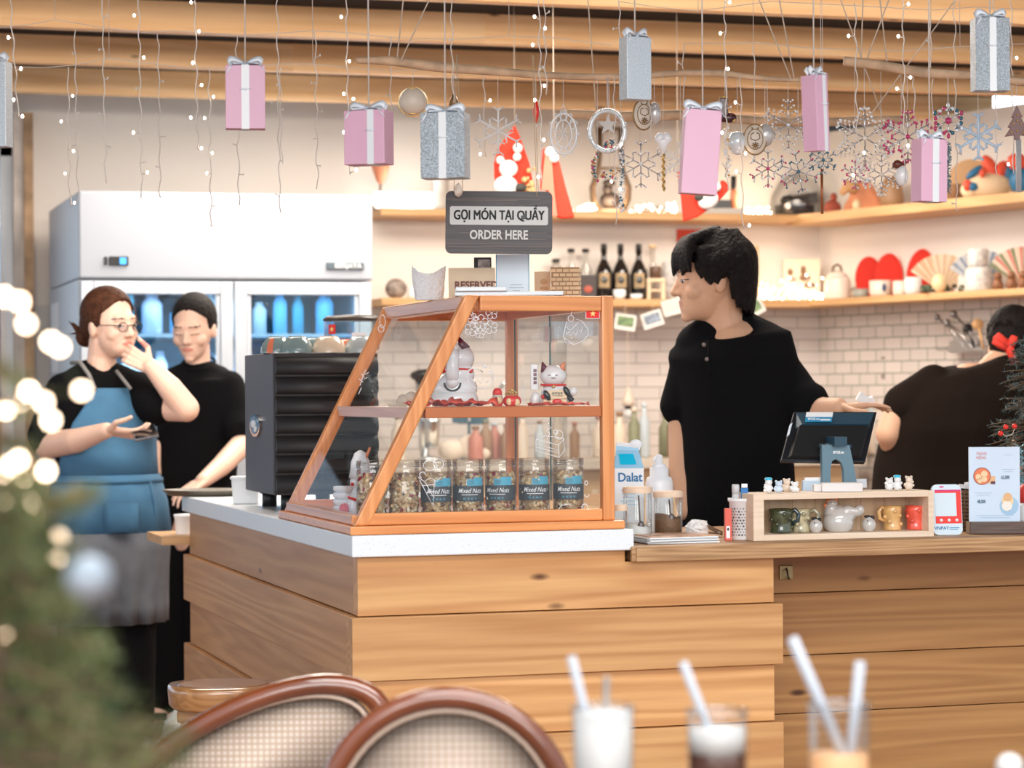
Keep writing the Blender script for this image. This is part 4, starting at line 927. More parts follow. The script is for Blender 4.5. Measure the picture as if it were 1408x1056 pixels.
while xs_ < bx1 - T_ - .001: x2 = min(xs_ + .0575, bx1 - T_); b.span((xs_, YBX + BD - .006, ZD + T_), (x2 - .0012, YBX + BD, bz1 - T_)); xs_ = x2
b.build('back_slats', wood('pale back slats', (.72, .54, .36), (.60, .42, .26), 'Z', 1.5, .6, False, tone=.06), t)
def In(name, label, cat, px, group=None, dy=.055):
    p = G(px, YBX + dy, ZD + T_ + .0006); return thing(name, label, cat, p, FACE, group), S_(dep(p))
dg = pm('dark green glaze', (.045, .055, .025), .12, var=.7, vscale=50, coat=.8); og = pm('olive cream glaze', (.38, .33, .20), .12, var=.6, vscale=60, coat=.8)
yg = pm('mustard glaze', (.72, .42, .16), .12, var=.15, vscale=40, coat=.8); rg = pm('coral red glaze', (.80, .10, .06), .12, var=.15, vscale=40, coat=.8); hw = pm('grey white glaze', (.55, .52, .49), .12, var=.1, vscale=30, coat=.8)
def mug(label, px, m, r, h, hx, hm=None, wavy=0):
    t, k = In('ceramic_mug', label, 'mug', px, 'animal mugs in the wooden box')
    b = M(k); pr = [(r * .92, 0), (r * .95, 2), (r * .88, h * .2), (r * .9, h * .5), (r * 1.0, h * .8), (r * 1.02, h), (r * .9, h), (r * .85, h * .8)]
    b.lathe(pr, n=20)
    if wavy:
        for i in range(9): a = i * .7; b.sph((r * .85 * math.cos(a), r * .85 * math.sin(a) - 1, h * (.25 + .6 * ((i * 37) % 10) / 10)), (3.5, 3.5, 3.2), 8, 6)
    b.build('body', m, t)
    b = M(k); s = 1 if hx > 0 else -1
    b.tube([(hx * .45, -2, h * .88), (hx * .8, -4, h * .96), (hx, -4, h * .78), (hx * .95, -4, h * .5), (hx * .6, -3, h * .38)], [3, 3.2, 3.4, 3.0, 2.4], 8); b.build('handle', hm or m, t)
    return t, k
mug('dark green glazed mug at the left end of the wooden box', 1073, dg, 17, 33, 24, pm('teal black glaze', (.015, .035, .04), .1, coat=.8), 1)
mug('olive and cream elephant-shaped mug second from the left', 1100, og, 14, 32, 24, og, 1)
mug('mustard yellow mug with a raised trunk at its left', 1226, yg, 13, 33, -19, yg, 1)
mug('coral red mug at the right end of the wooden box', 1258, rg, 14, 33, 17, rg, 1)
def chick(label, px, r):
    t, k = In('ceramic_chick', label, 'figurine', px, 'small white birds in the wooden box', .035)
    b = M(k); b.lathe([(r * .55, 0), (r * .95, r * .5), (r, r * 1.0), (r * .8, r * 1.5), (r * .3, r * 1.9), (.01, r * 2)], n=18, cap=False); b.build('body', hw, t)
    b = M(k); b.sph((-r * .2, 0, r * 2.0), (r * .5, r * .35, r * .22), 8, 5); b.sph((r * .5, 0, r * 1.85), (r * .3, r * .3, r * .3), 8, 5); b.build('comb', black, t)
    b = M(k); b.sph((-r * .3, -r * .75, r * 1.45), r * .10, 6, 4); b.build('eye', black, t)
chick('small round white bird left of the hen', 1121, 9.5); chick('small round white bird right of the hen tail', 1194, 10)
t, k = In('ceramic_hen', 'large grey white ceramic hen with an orange comb in the wooden box', 'figurine', 1152); k *= .93
b = M(k); b.lathe([(16, 0), (21, 5), (23, 14), (20, 24), (14, 32), (8, 37), (.01, 39)], n=26, cap=False, sy=.8); b.tube([(-10, 0, 24), (-10, 0, 38), (-9, 0, 42)], [13, 9, 7], 16); b.sph((-9, 0, 41), (8, 8, 7)); b.tube([(4, 0, 22), (16, 0, 30), (26, 0, 28), (31, 0, 30)], [14, 10, 7, 8], 14); b.sph((31, 0, 31), (8, 7, 8)); b.tube([(0, 0, 14), (12, 0, 22), (22, 0, 27)], [18, 13, 8], 14); b.build('body', hw, t)
b = M(k)
for x, z in ((-14, 46), (-9, 49), (-4, 48)): b.sph((x, 0, z - .8), (4.2, 2.4, 4), 10, 6)
b.sph((-19, -1, 38), (3, 2.4, 4), 8, 6); b.sph((-18, -1, 32), (2.4, 2, 3.6), 8, 6); b.build('comb', pm('orange glaze', (.75, .22, .07), .15, coat=.6), t)
for q in ((-12, -7.2, 43), (-7, -7.3, 43)): b = M(k); b.sph(q, (1.2, .8, .6), 8, 5); b.build('eye', black, t)
# ---- on top of the box
zb_ = bz1 + .0006
def On(name, label, cat, px, group=None, dy=.05):
    p = G(px, YBX + dy, zb_); return thing(name, label, cat, p, FACE, group), S_(dep(p))
figm = [pm('milky figurine', (.82, .82, .82), .3), pm('pale blue figurine', (.62, .72, .84), .3), pm('peach figurine', (.80, .66, .54), .3), pm('aqua cap', (.05, .55, .78), .3)]
def mini(label, px, body, h, seed, cap=None, dy=.04):
    t, k = On('small_figurine', label, 'figurine', px, 'tiny figurines on the wooden box', dy); r8 = random.Random(seed)
    b = M(k); b.sph((0, 0, h * .30), (5.8, 5, h * .32), 12, 8); b.sph((.5, -1, h * .70), (5, 4.6, h * .24), 12, 8)
    for i in range(4): b.sph((r8.choice([-4.5, 4.5]) + r8.uniform(-1, 1), -2.5, h * r8.uniform(.15, .6)), 2.1, 7, 5)
    b.sph((-3.4, 0, h * .9), 2.0, 7, 5); b.sph((3.6, 0, h * .9), 2.0, 7, 5)
    b.build('body', body, t)
    if cap: b = M(k); b.lathe([(5, h * .84), (4.6, h * .98), (4, h), (.01, h)], n=12, cap=False); b.build('cap', cap, t)
mini('milky figurine in an aqua cap, leftmost on the wooden box', 1056, figm[0], 21, 1, figm[3])
mini('pale blue figurine next to the aqua capped one on the left', 1070, figm[1], 17, 2)
mini('peach figurine behind the others at the box left end', 1081, figm[2], 19, 3, None, .07)
mini('squat milky figurine lying left of the grey stand block', 1092, figm[0], 15, 4)
mini('plain milky figurine left of the right-hand aqua cap', 1222, figm[0], 18, 5)
mini('milky figurine in an aqua cap near the right end', 1233, figm[0], 21, 6, figm[3])
mini('peach topped figurine, rightmost on the wooden box', 1249, figm[2], 20, 7)
t, k = On('white_block', 'flat off white adapter block in front of the till stand', 'block', 1156, None, .035)
b = M(k); b.box((0, 0, 6), (56, 26, 12)); b.box((-26, 4, 5), (24, 20, 10)); b.build('block', pm('off white plastic', (.76, .72, .70), .4), t, bevel=.0015)
# ---- touch screen till seen from behind
YP = YBX + BD + .10
def pl(px, py, y): return PY(px, py, y)
t = thing('till_screen', 'black touch screen till seen from behind on a slate grey stand', 'till', G(1145, YP, ZD)); o = t.location.copy()
A, B_, C_, D_ = pl(1092, 566, YP + .05), pl(1206, 566, YP + .05), pl(1190, 635, YP - .035), pl(1074, 633, YP - .035)
n_ = (B_ - A).cross(D_ - A).normalized(); n_ = n_ if n_.y > 0 else -n_
sb = pm('till shell', (.012, .014, .018), .28)
b = MB(o); b.hexa([D_, C_, B_, A], [q + n_ * .012 for q in (D_, C_, B_, A)]); b.build('screen', sb, t, bevel=.002, fix=True)
def onp(u, v, e=0): return A + (B_ - A) * u + (D_ - A) * v - n_ * e
b = MB(o); b.hexa([onp(.03, .03, .0012), onp(.97, .03, .0012), onp(.92, .34, .016), onp(.12, .34, .016)][::1], [onp(.03, .03, 0), onp(.97, .03, 0), onp(.95, .36, 0), onp(.07, .36, 0)]); b.build('rear_shell', pm('blue black shell', (.025, .065, .10), .3), t, fix=True)
b = MB(o); b.hexa([onp(.10, .36, .014), onp(.92, .36, .014), onp(.90, .95, .010), onp(.10, .95, .010)], [onp(.08, .36, 0), onp(.94, .36, 0), onp(.94, .97, 0), onp(.06, .97, 0)]); b.build('rear_bulge', pm('matt black', (.004, .004, .005), .6), t, fix=True)
b = MB(o); b.hexa([onp(.14, .06, .0095), onp(.46, .06, .0095), onp(.46, .19, .0150), onp(.14, .19, .0150)], [onp(.14, .06, .009), onp(.46, .06, .009), onp(.46, .19, .0145), onp(.14, .19, .0145)]); b.build('white_sticker', paper, t, fix=True)
b = MB(o); b.hexa([onp(.14, .19, .0155), onp(.46, .19, .0155), onp(.46, .325, .0215), onp(.14, .325, .0215)], [onp(.14, .19, .015), onp(.46, .19, .015), onp(.46, .325, .021), onp(.14, .325, .021)]); bs = b.build('blue_sticker', pm('sticker blue', (.02, .27, .50), .4), t, fix=True)
ex = (B_ - A).normalized(); ez = (A - D_).normalized(); RT = Matrix((ex, ez, -n_ if True else n_)).transposed()
w_ = write('iPOS.vn', .0095, bs, white, onp(.24, .258, .0197) - o, RT.to_euler(), off=.0002)
b = MB(o); b.hexa([onp(.32, .25, .019), onp(.44, .25, .019), onp(.44, .29, .0205), onp(.32, .29, .0205)], [onp(.32, .25, .018), onp(.44, .25, .018), onp(.44, .29, .0195), onp(.32, .29, .0195)]); b.build('sticker_bar', white, bs, fix=True)
b = MB(o); b.hexa([onp(-.012, .28, .004), onp(.012, .25, .004), onp(.012, .50, .004), onp(-.012, .52, .004)], [onp(-.012, .28, 0), onp(.012, .25, 0), onp(.012, .50, 0), onp(-.012, .52, 0)]); b.build('side_sticker', pm('pale blue card', (.78, .85, .92), .4), t, fix=True)
slate = pm('slate stand', (.14, .24, .30), .45)
ys_ = YP - .055; q = lambda px, py: tuple((PY(px, py, ys_) - Vector((0, ys_, 0)))[i] for i in (0, 2))
outer = [q(1130, 612), q(1168, 612), q(1174, 640), q(1179, 668), q(1181, 690)]; 
inner = [q(1161, 690), q(1161, 668), q(1160, 645), q(1157, 636), q(1150, 631), q(1144, 634), q(1142, 645), q(1142, 668), q(1142, 690)]
b = MB(o); b.prism(outer + inner + [q(1132, 690), q(1131, 650)], (0, ys_, 0), (1, 0, 0), (0, 0, 1), (0, .012, 0)); st = b.build('stand', slate, t, fix=True)
b = MB(o); b.span((PY(1128, 0, ys_).x, ys_ - .03, ZD), (PY(1184, 0, ys_).x, ys_ + .10, ZD + .008)); b.build('stand_foot', slate, t, bevel=.002)
zbt = q(1142, 690)[1]
if zbt > ZD + .008: b = MB(o); b.span((q(1132, 690)[0], ys_, ZD + .008), (q(1142, 690)[0], ys_ + .012, zbt)); b.span((q(1161, 690)[0], ys_, ZD + .008), (q(1181, 690)[0], ys_ + .012, zbt)); b.build('stand_leg', slate, t)
b = MB(o); c = pl(1150, 607, ys_ + .01); b.box(c, (.032, .05, .022)); b.cyl(pl(1127, 614, ys_ + .008), pl(1170, 614, ys_ + .008), .006); b.build('hinge', pm('blue black shell', (.025, .065, .10), .3), t)
wq = pl(1153, 622, ys_ - .0008) - o; write('iPOS.vn', .0088, st, white, wq, off=.0003)
t, k = D('receipt_printer', 'pale blue paper slab standing behind the till stand', 'printer', 1117, .24)
b = M(k); b.hexa([(-19, -8, 0), (19, -8, 0), (19, 8, 0), (-19, 8, 0)], [(-14, -8, 74), (19, -8, 74), (19, 8, 74), (-14, 8, 74)]); b.build('body', pm('pale blue plastic', (.52, .66, .80), .45), t, bevel=.001)
b = M(k); b.box((1, -1, 76), (24, 10, 4)); b.build('paper', paper, t)
t, k = D('price_card', 'small white card sticking out behind the till screen', 'card', 1181, .42, None)
b = M(k); b.box((0, 0, 62), (20, 2, 12)); b.box((0, 0, 28), (5, 2, 56)); b.box((0, 0, 1), (20, 14, 2)); b.build('card', pm('pale blue card', (.78, .85, .92), .4), t)
b = M(k); b.box((6, 3, 24), (8, 2, 46)); b.build('dark_post', black, t)
# ---- payment card, menu stand, basket
t, k = D('payment_plate', 'red and pale blue payment plate leaning at the right end of the box', 'plate', 1303, .085)
b = M(k); b.T = Matrix.Scale(k, 4) @ rotm(-.12, 0, .12); b.prism(rr_poly(42, 70, 8), (0, 0, 35), (1, 0, 0), (0, 0, 1), (0, 6, 0)); b.build('plate', pm('pale ice blue', (.66, .78, .86), .3), t, bevel=.001, fix=True)
def flat(name, x0, x1, z0, z1, m, e=.3, par=None): b = M(k); b.T = Matrix.Scale(k, 4) @ rotm(-.12, 0, .12); b.span((x0, -e, z0), (x1, -.05, z1), 0); return b.build(name, m, par or t)
rp = flat('red_panel', -17, 20, 16, 62, pm('payment red', (.82, .03, .02), .4)); flat('pink_strip', -17, 20, 60.5, 62.5, pm('magenta', (.65, .02, .20), .4), .45)
flat('blank_panel', -17, 13, 26, 58, pm('pale ice blue', (.66, .78, .86), .3), .5, rp)
for x in (-9, 2, 13): b = M(k); b.T = Matrix.Scale(k, 4) @ rotm(-.12, 0, .12); b.cyl((x, -.6, 20.5), (x, -.1, 20.5), 2.2, n=12); b.build('dot', paper, rp)
tw = write('VNPAY', 6.5 * k, t, pm('dalat blue', (.01, .16, .38), .5), (-9 * k, 0, 0), off=.0001); tw.matrix_local = rotm(-.12, 0, .12) @ Matrix.Translation((-9 * k, -.35 * k, 9.5 * k)) @ rotm(PI / 2, 0, 0)
flat('small_print', 2, 16, 9.5, 10.5, pm('sticker blue', (.02, .27, .50), .4)); flat('small_print', 2, 14, 7.2, 8.2, pm('sticker blue', (.02, .27, .50), .4)); flat('logo_mark', -10, -4, 65.5, 67.5, pm('magenta', (.65, .02, .20), .4))
t, k = D('wicker_basket', 'small brown wicker basket between the payment plate and the menu stand', 'basket', 1334, .22)
b = M(k)
for j in range(11):
    b.tube(torus_pts((0, 0, 3 + j * 5), 16, 24, 'XY'), 2.0, 5, closed=True)
for i in range(14): a = i * PI / 7; b.cyl((16.6 * math.cos(a), 16.6 * math.sin(a), 0), (16.6 * math.cos(a), 16.6 * math.sin(a), 56), 1.3, n=5)
b.build('weave', pm('dark wicker', (.20, .12, .07), .6), t)
b = M(k); b.box((-2, 0, 60), (26, 18, 5), rotm(0, .12, 0)); b.box((2, 2, 65), (18, 12, 4), rotm(0, -.1, 0)); single_ = b.build('wrapped_sachets', paper, t)
t, k = D('menu_stand', 'upright pale blue drinks menu card in a dark wooden base', 'menu stand', 1367, .10)
b = M(k); b.box((2, 0, 8.5), (78, 30, 17)); b.build('base', wood('dark walnut', (.12, .06, .035), (.06, .03, .02), 'X', 3, .3, False, coat=.4), t, bevel=.0015)
b = M(k); b.box((-1, -3, 66), (70, 2.4, 106)); cdp = b.build('card', pm('menu pale blue', (.60, .72, .86), .3, coat=.6), t)
lb3 = pm('menu line blue', (.40, .52, .66), .5); nv = pm('menu navy', (.03, .12, .20), .5); sal = pm('salmon', (.75, .30, .28), .5)
yv = -4.5
def ci(name, x, z, r, m, par, e=0, sz=1): b = M(k); b.prism([(r * math.cos(u), r * sz * math.sin(u)) for u in [2 * PI * v / 24 for v in range(24)]], (x, yv + e, z), (1, 0, 0), (0, 0, 1), (0, -.3, 0)); return b.build(name, m, par, fix=True)
a_ = ci('plate_print', -18, 79, 12, pm('maroon print', (.25, .05, .05), .5), cdp); b_ = ci('plate_print', -18, 79, 11, pm('orange print', (.80, .20, .08), .5), cdp, -.1)
for x, z, r in ((-23, 78, 4), (-15, 82, 4.5), (-15, 75, 4), (-21, 73, 3.5)): ci('food_print', x, z, r, pm('peach print', (.85, .62, .36), .5), cdp, -.2)
for x, z in ((-5, 74), (15, 37)): 
    b = M(k); b.box((x, yv - .1, z), (10, .3, 10)); b.build('cup_print', pm('amber print', (.75, .45, .22), .5), cdp); b = M(k); b.box((x + 2, yv - .3, z - 4), (6, .3, 4)); b.build('berry_print', pm('plum print', (.12, .03, .06), .5), cdp)
ci('plate_print', 19, 38, 13, pm('plate blue print', (.35, .55, .74), .5), cdp); ci('food_print', 17, 45, 8, pm('peach print', (.85, .62, .36), .5), cdp, -.1); ci('food_print', 17, 50, 6, pm('amber print', (.75, .45, .22), .5), cdp, -.2); ci('food_print', 16, 38, 7, pm('cream print', (.86, .80, .72), .5), cdp, -.2)
write('65,000', 7 * k, cdp, nv, (14 * k, (yv - .1) * k, 77 * k), off=.0001, sx=.6); write('48,000', 7 * k, cdp, nv, (-19 * k, (yv - .1) * k, 44 * k), off=.0001, sx=.6)
write('TRÁNG\nMIỆNG', 5.5 * k, cdp, sal, (-26 * k, (yv - .1) * k, 107 * k), align='LEFT', off=.0, sx=.8)
b = M(k)
for x, z, w in ((18, 88, 18), (18, 85, 12), (-16, 56, 24), (-16, 53, 18), (0, 25, 50), (0, 22, 40), (18, 108, 12)): b.box((x, yv, z), (w, .3, .8))
b.build('small_print', lb3, cdp)
t, k = D('candy_jar', 'red topped clear jar at the right edge beyond the menu stand', 'jar', 1412, .12)
b = M(k); b.lathe([(14, 0), (15, 2), (15, 36), (12, 40)], n=20); b.build('body', pm('silver pot', (.6, .62, .64), .3), t)
b = M(k); b.sph((0, 0, 52), (15, 13, 16)); b.build('bow', pm('dark red ribbon', (.50, .03, .02), .4), t)
# papers and odd flat things behind the box
t, k = D('receipt_paper', 'grey receipt sheets lying behind the right end of the wooden box', 'paper', 1245, .30)
b = M(k); b.box((-20, 0, 44), (70, 20, 2)); b.box((10, 0, 47), (50, 16, 2), rotm(0, 0, .1)); b.box((0, 0, 21.5), (60, 16, 43)); b.build('papers', pm('grey menu page', (.50, .52, .54), .4), t)
# ================================================================ people: one continuous skin, grown from limbs and remeshed
def elli(b, c, r, R=None, n=20, k=12): b.sph(c, r, n, k, 0, R)
def caps(b, pts, rs, n=16):
    for i in range(len(pts) - 1):
        b.tube([pts[i], pts[i + 1]], [rs[i], rs[i + 1]], n)
    for p, r in zip(pts, rs): b.sph(p, r * 1.0, n, 10)
def remesh(b, name, mats, parent, vox, smooth=6, paint=None, off=None, noise_amp=0, nscale=8, push=None):
    o = b.build(name, mats, None)
    m = o.modifiers.new('r', 'REMESH'); m.mode = 'VOXEL'; m.voxel_size = vox; m.use_smooth_shade = True
    if smooth: s = o.modifiers.new('s', 'SMOOTH'); s.factor = .5; s.iterations = smooth
    dg = bpy.context.evaluated_depsgraph_get(); me = bpy.data.meshes.new_from_object(o.evaluated_get(dg))
    C.objects.unlink(o); bpy.data.objects.remove(o)
    me.name = name; me.materials.clear()
    for x in (mats if isinstance(mats, (list, tuple)) else [mats]): me.materials.append(x)
    if noise_amp:
        ns = [v.normal.copy() for v in me.vertices]
        for v, nn in zip(me.vertices, ns): v.co += nn * noise_amp * mnoise.noise(Vector((v.co.x * nscale, v.co.y * nscale, v.co.z * nscale * .45)))
    if push: 
        for v in me.vertices: v.co = push(v.co)
    if paint:
        for p in me.polygons: p.material_index = paint(p.center)
    o = bpy.data.objects.new(name, me); C.objects.link(o)
    if parent is not None: o.parent = parent; 
    return o
skinm = pm('skin', (.84, .55, .42), .5, sss=.08, var=.05, vscale=6)
skin2 = pm('warmer skin', (.72, .42, .27), .5, sss=.08, var=.05, vscale=6)
lipm = pm('lips', (.66, .27, .21), .45); browm = pm('eyebrow', (.09, .05, .035), .7); eyew = pm('eye white', (.70, .66, .64), .3); eyed = pm('iris', (.02, .012, .01), .15)
blush = pm('cheek', (.80, .42, .31), .5, sss=.08)
tee = pm('black cotton', (.0055, .0055, .0065), .95, bump=.15, bscale=260, spec=.12); tee2 = pm('dark brown cotton', (.014, .0085, .006), .95, bump=.15, bscale=260, spec=.12)
trs = pm('black trousers', (.005, .005, .006), .9, spec=.1)
hairk = pm('black hair', (.010, .007, .0065), .62, bump=.7, bscale=110, spec=.16, var=.4, vscale=70); hairb = pm('brown hair', (.075, .028, .014), .62, bump=.7, bscale=110, spec=.16, var=.4, vscale=60)
def HM(c, yaw, pitch=0, roll=0, s=1.0):
    # head frame: +y is where the face looks, yaw measured from facing the camera (positive turns to image right)
    fw = math.atan2(-W3.y, -W3.x) - PI / 2      # rotation that makes +y point at the camera
    return Matrix.Translation(c) @ Matrix.Rotation(fw + yaw, 4, 'Z') @ Matrix.Rotation(pitch, 4, 'X') @ Matrix.Rotation(roll, 4, 'Y') @ Matrix.Scale(s, 4)
def head_prims(b, H, ears=True, narrow=1.0):
    b.T = H
    elli(b, (0, -.015, .040), (.074, .092, .082)); elli(b, (0, .012, .0), (.068, .082, .085)); elli(b, (0, .030, -.035), (.058 * narrow, .060, .070))
    elli(b, (0, .050, -.068), (.040 * narrow, .040, .036)); elli(b, (0, .073, -.094), (.019, .015, .014))
    elli(b, (-.036, .056, -.028), (.026, .026, .026)); elli(b, (.036, .056, -.028), (.026, .026, .026))
    elli(b, (0, .078, .022), (.046, .015, .020))
    caps(b, [(0, .086, .008), (0, .098, -.016), (0, .103, -.028)], [.0075, .0095, .0115]); elli(b, (-.011, .094, -.031), (.0085, .009, .0075)); elli(b, (.011, .094, -.031), (.0085, .009, .0075))
    for s in (-1, 1): elli(b, (s * .031, .079, .001), (.0155, .0085, .0075))
    elli(b, (0, .085, -.054), (.021, .008, .0050)); elli(b, (0, .0835, -.063), (.018, .008, .0055)); elli(b, (0, .074, -.058), (.030, .016, .018))
    if ears:
        for s in (-1, 1): elli(b, (s * .071, -.006, -.008), (.010, .018, .030), rotm(.15, 0, -s * .35))
    b.T = Matrix()
def face_paint(H, down=False, off=None):
    Hi = H.inverted()
    def f(c):
        q = Hi @ (Vector(c) + off)
        x, y, z = q
        if y < .045: return 0
        ax = abs(x)
        # brows
        if .012 < ax < .048 and abs(z - (.0235 - (ax - .03) ** 2 * 5.0)) < .0026: return 2
        # lips
        if ax < .021 and -.0685 < z < -.0500 and y > .06 and (ax / .0215) ** 2 + ((z + .059) / .0092) ** 2 < 1: return 1
        e = ((ax - .031) / .0145) ** 2
        zc = -.0005 + (ax - .031) * .10
        if e < 1:
            hgt = (.0016 if down else .0044) * (1 - e)
            if down:
                if abs(z - zc + .003) < .0013: return 2
            else:
                if z - zc > hgt - .0012 and z - zc < hgt + .0014: return 2
                if abs(z - zc) < hgt: return 4 if ax - .031 > -.0052 and ax - .031 < .0052 else 3
        if ax < .0125 and ax > .003 and abs(z + .0385) < .0012 and y > .09: return 2
        return 0
    return f
def sleeve(b, pts, rs, frac, ease=.012, flare=.012):
    L = [0]
    for i in range(len(pts) - 1): L.append(L[-1] + (pts[i + 1] - pts[i]).length)
    T = L[-1] * frac; n = 10; P_ = []; R_ = []
    for j in range(n + 1):
        s_ = T * j / n; i = 0
        while i < len(pts) - 2 and s_ > L[i + 1]: i += 1
        f = min(1, (s_ - L[i]) / (L[i + 1] - L[i])); P_.append(pts[i].lerp(pts[i + 1], f)); R_.append(rs[i] * (1 - f) + rs[i + 1] * f + ease + flare * j / n)
    for i in range(n): b.tube([P_[i], P_[i + 1]], [R_[i], R_[i + 1]], 18)
    for p, r in zip(P_[:-1], R_[:-1]): b.sph(p, r, 18, 10)
def crv(pts, rs, n=3):
    P_ = [Vector(p) for p in pts]; out = []; ro = []
    for i in range(len(P_) - 1):
        p0 = P_[max(i - 1, 0)]; p1 = P_[i]; p2 = P_[i + 1]; p3 = P_[min(i + 2, len(P_) - 1)]
        for j in range(n):
            t_ = j / n; out.append(.5 * ((2 * p1) + (p2 - p0) * t_ + (2 * p0 - 5 * p1 + 4 * p2 - p3) * t_ ** 2 + (3 * p1 - p0 - 3 * p2 + p3) * t_ ** 3)); ro.append(rs[i] * (1 - t_) + rs[i + 1] * t_)
    return out + [P_[-1]], ro + [rs[-1]]
def hairpush(H, off, side=.030):
    Hi = H.inverted()
    def f(c):
        q = Hi @ (Vector(c) + off); x, y, z = q
        zh = .089 - 9.0 * x * x - (.004 if abs(x) < .004 else 0); ys = side + max(0, z - .02) * .25
        d = min((zh - z) / .007, (y - ys) / .007)
        if d <= 0: return c
        w = min(1, d); q2 = Vector((x * (1 - .30 * w), y * (1 - .38 * w), .03 + (z - .03) * (1 - .30 * w)))
        return (H @ q2) - off
    return f
def finger(b, base, d, nrm, L, r, curl):
    # three bones bending towards nrm
    d = d.normalized(); ax = d.cross(nrm).normalized(); pts = [base]; rs = [r]; p = base; q = d
    for i, f in enumerate((.45, .32, .23)):
        q = Matrix.Rotation(curl * (.7 if i == 0 else 1.0), 3, ax) @ q; p = p + q * L * f; pts.append(p); rs.append(r * (1 - .10 * (i + 1)))
    caps(b, pts, rs, 10)
def hand(b, wrist, d, palm, side, curl=.4, thumb=.6, s=1.0, curls=None, spread=.06):
    # d: wrist to knuckles, palm: where the palm looks, side: unit vector towards the thumb
    d = Vector(d).normalized(); palm = Vector(palm); palm = (palm - d * palm.dot(d)).normalized(); sd = Vector(side); sd = (sd - d * sd.dot(d) - palm * sd.dot(palm)).normalized()
    w = Vector(wrist); k = w + d * .088 * s
    for t_ in (-.030, -.012, .008, .026): caps(b, [w + sd * t_ * .62 * s, k + sd * t_ * s], [.0125 * s, .0105 * s], 12)
    for i, (t_, L, r) in enumerate(((.029, .070, .0083), (.0095, .078, .0085), (-.010, .073, .0081), (-.029, .058, .0072))):
        c = curls[i] if curls else curl * (1 + .12 * i)
        finger(b, k + sd * t_ * s, d + sd * (1.2 - i * .8) * spread, palm, L * s, r * s, c)
    tb = w + d * .022 * s + sd * .026 * s
    td = (d * .55 + sd * .75 + palm * thumb).normalized(); k1 = tb + td * .042 * s; td2 = (d * .9 + sd * .25 + palm * thumb * .8).normalized(); k2 = k1 + td2 * .034 * s; k3 = k2 + (td2 + palm * .2).normalized() * .024 * s
    caps(b, [tb, k1, k2, k3], [.0135 * s, .0105 * s, .0095 * s, .0080 * s], 12)
def ring(c, rx, ry, head, n=28, tilt=(0, 0), pw=2.3):
    # superellipse ring; head = heading of its long axis
    out = []; c = Vector(c)
    for i in range(n):
        a = 2 * PI * i / n; u = math.copysign(abs(math.cos(a)) ** (2 / pw), math.cos(a)) * rx; v = math.copysign(abs(math.sin(a)) ** (2 / pw), math.sin(a)) * ry
        out.append(c + Vector((u * math.cos(head) - v * math.sin(head), u * math.sin(head) + v * math.cos(head), u * tilt[0] + v * tilt[1])))
    return out
def person(label, base): return thing('person', label, 'person', base)
def LP(px, py, d): return P(px, py, d)

# ---------------------------------------------------------------- the barista behind the worktop
DM = 6.55; KM = S_(DM)
base = P(1015, 540, DM); base.z = 0
t = person('young man with fluffy black hair in a black short-sleeved henley, looking left over his shoulder', base); o = base
HMAN = HM(P(980, 385, DM + .01), math.radians(-83), math.radians(-2), 0, 1.04)
b = MB(o); head_prims(b, HMAN); 
hb = math.radians(-12) + FACE      # heading of the shoulder line
q = lambda px, py, dd=0: P(px, py, DM + dd)
b.T = Matrix()
caps(b, [q(990, 405, .02), q(992, 432, .03), q(998, 462, .04)], [.060, .056, .062]); elli(b, q(1006, 475, .04), (.08, .06, .045))
for s in (-1, 1): caps(b, [q(998, 462, .05), q(1002 + s * 42, 482, .04)], [.040, .040])
# left-of-picture arm hanging behind the glass jars
AL = [q(955, 490, .05), q(940, 560, .07), q(938, 645, .04), q(946, 704, .0)]; AR = [.048, .042, .037, .028]; caps(b, AL, AR)
hand(b, q(948, 704, .0), (.15, -.1, -1), (1, .3, 0), (0, -1, 0), .35)
# right-of-picture arm reaching over to the till
BL = [q(1056, 496, .04), q(1098, 550, .0), q(1128, 566, -.06), q(1152, 561, -.10)]; BR = [.054, .047, .040, .028]; caps(b, BL, BR)
hand(b, q(1152, 561, -.10), R0 * 1.0 + Vector((0, 0, .10)) - W3 * .1, (0, 0, -1), -W3, .2, .3, .86, curls=[.15, .22, .28, .3])
# torso and legs under the clothes
caps(b, [q(1008, 480, .04), q(1012, 640, .06), q(1014, 760, .06)], [.09, .10, .12])
for s in (-1, 1): hp_ = P(1014 + s * 44, 740, DM + .05); kn = hp_.copy(); kn.z = .48; an = hp_.copy(); an.z = .08; caps(b, [hp_, kn, an], [.085, .055, .040]); elli(b, an + Vector((-.03, -.05, -.035)), (.045, .11, .035))
def pm_(H): 
    f = face_paint(H, off=o); return f
body = remesh(b, 'body', [skin2, pm('muted lips', (.60, .30, .22), .5), browm, eyew, eyed], t, .0036, 4, pm_(HMAN))
# shirt
b = MB(o); rows = []
for (px, py, rx, ry, dd) in ((999, 436, .062, .060, .05), (1001, 445, .080, .068, .05), (1003, 455, .125, .080, .05), (1005, 468, .168, .094, .04), (1008, 492, .178, .108, .03), (1010, 540, .160, .118, .03), (1011, 600, .148, .118, .03), (1014, 660, .150, .122, .03), (1012, 720, .162, .128, .03), (1012, 760, .168, .13, .03)):
    rows.append(ring(q(px, py, dd), rx, ry, hb, tilt=(0.16 if py < 470 else 0, .80 if py < 440 else (.6 if py < 450 else (.3 if py < 460 else 0)))))
b.loft(rows)
sleeve(b, AL, AR, .345, .012, .012); sleeve(b, BL, BR, .66, .013, .012)
for s_, xx_ in ((-1, 958), (1, 1056)): caps(b, [q(1000, 452, .05), q(xx_, 476, .04)], [.062, .060])
def shirt_cut(c):
    return c
shirt = remesh(b, 'shirt', tee, t, .0075, 5, None, noise_amp=.012, nscale=9)
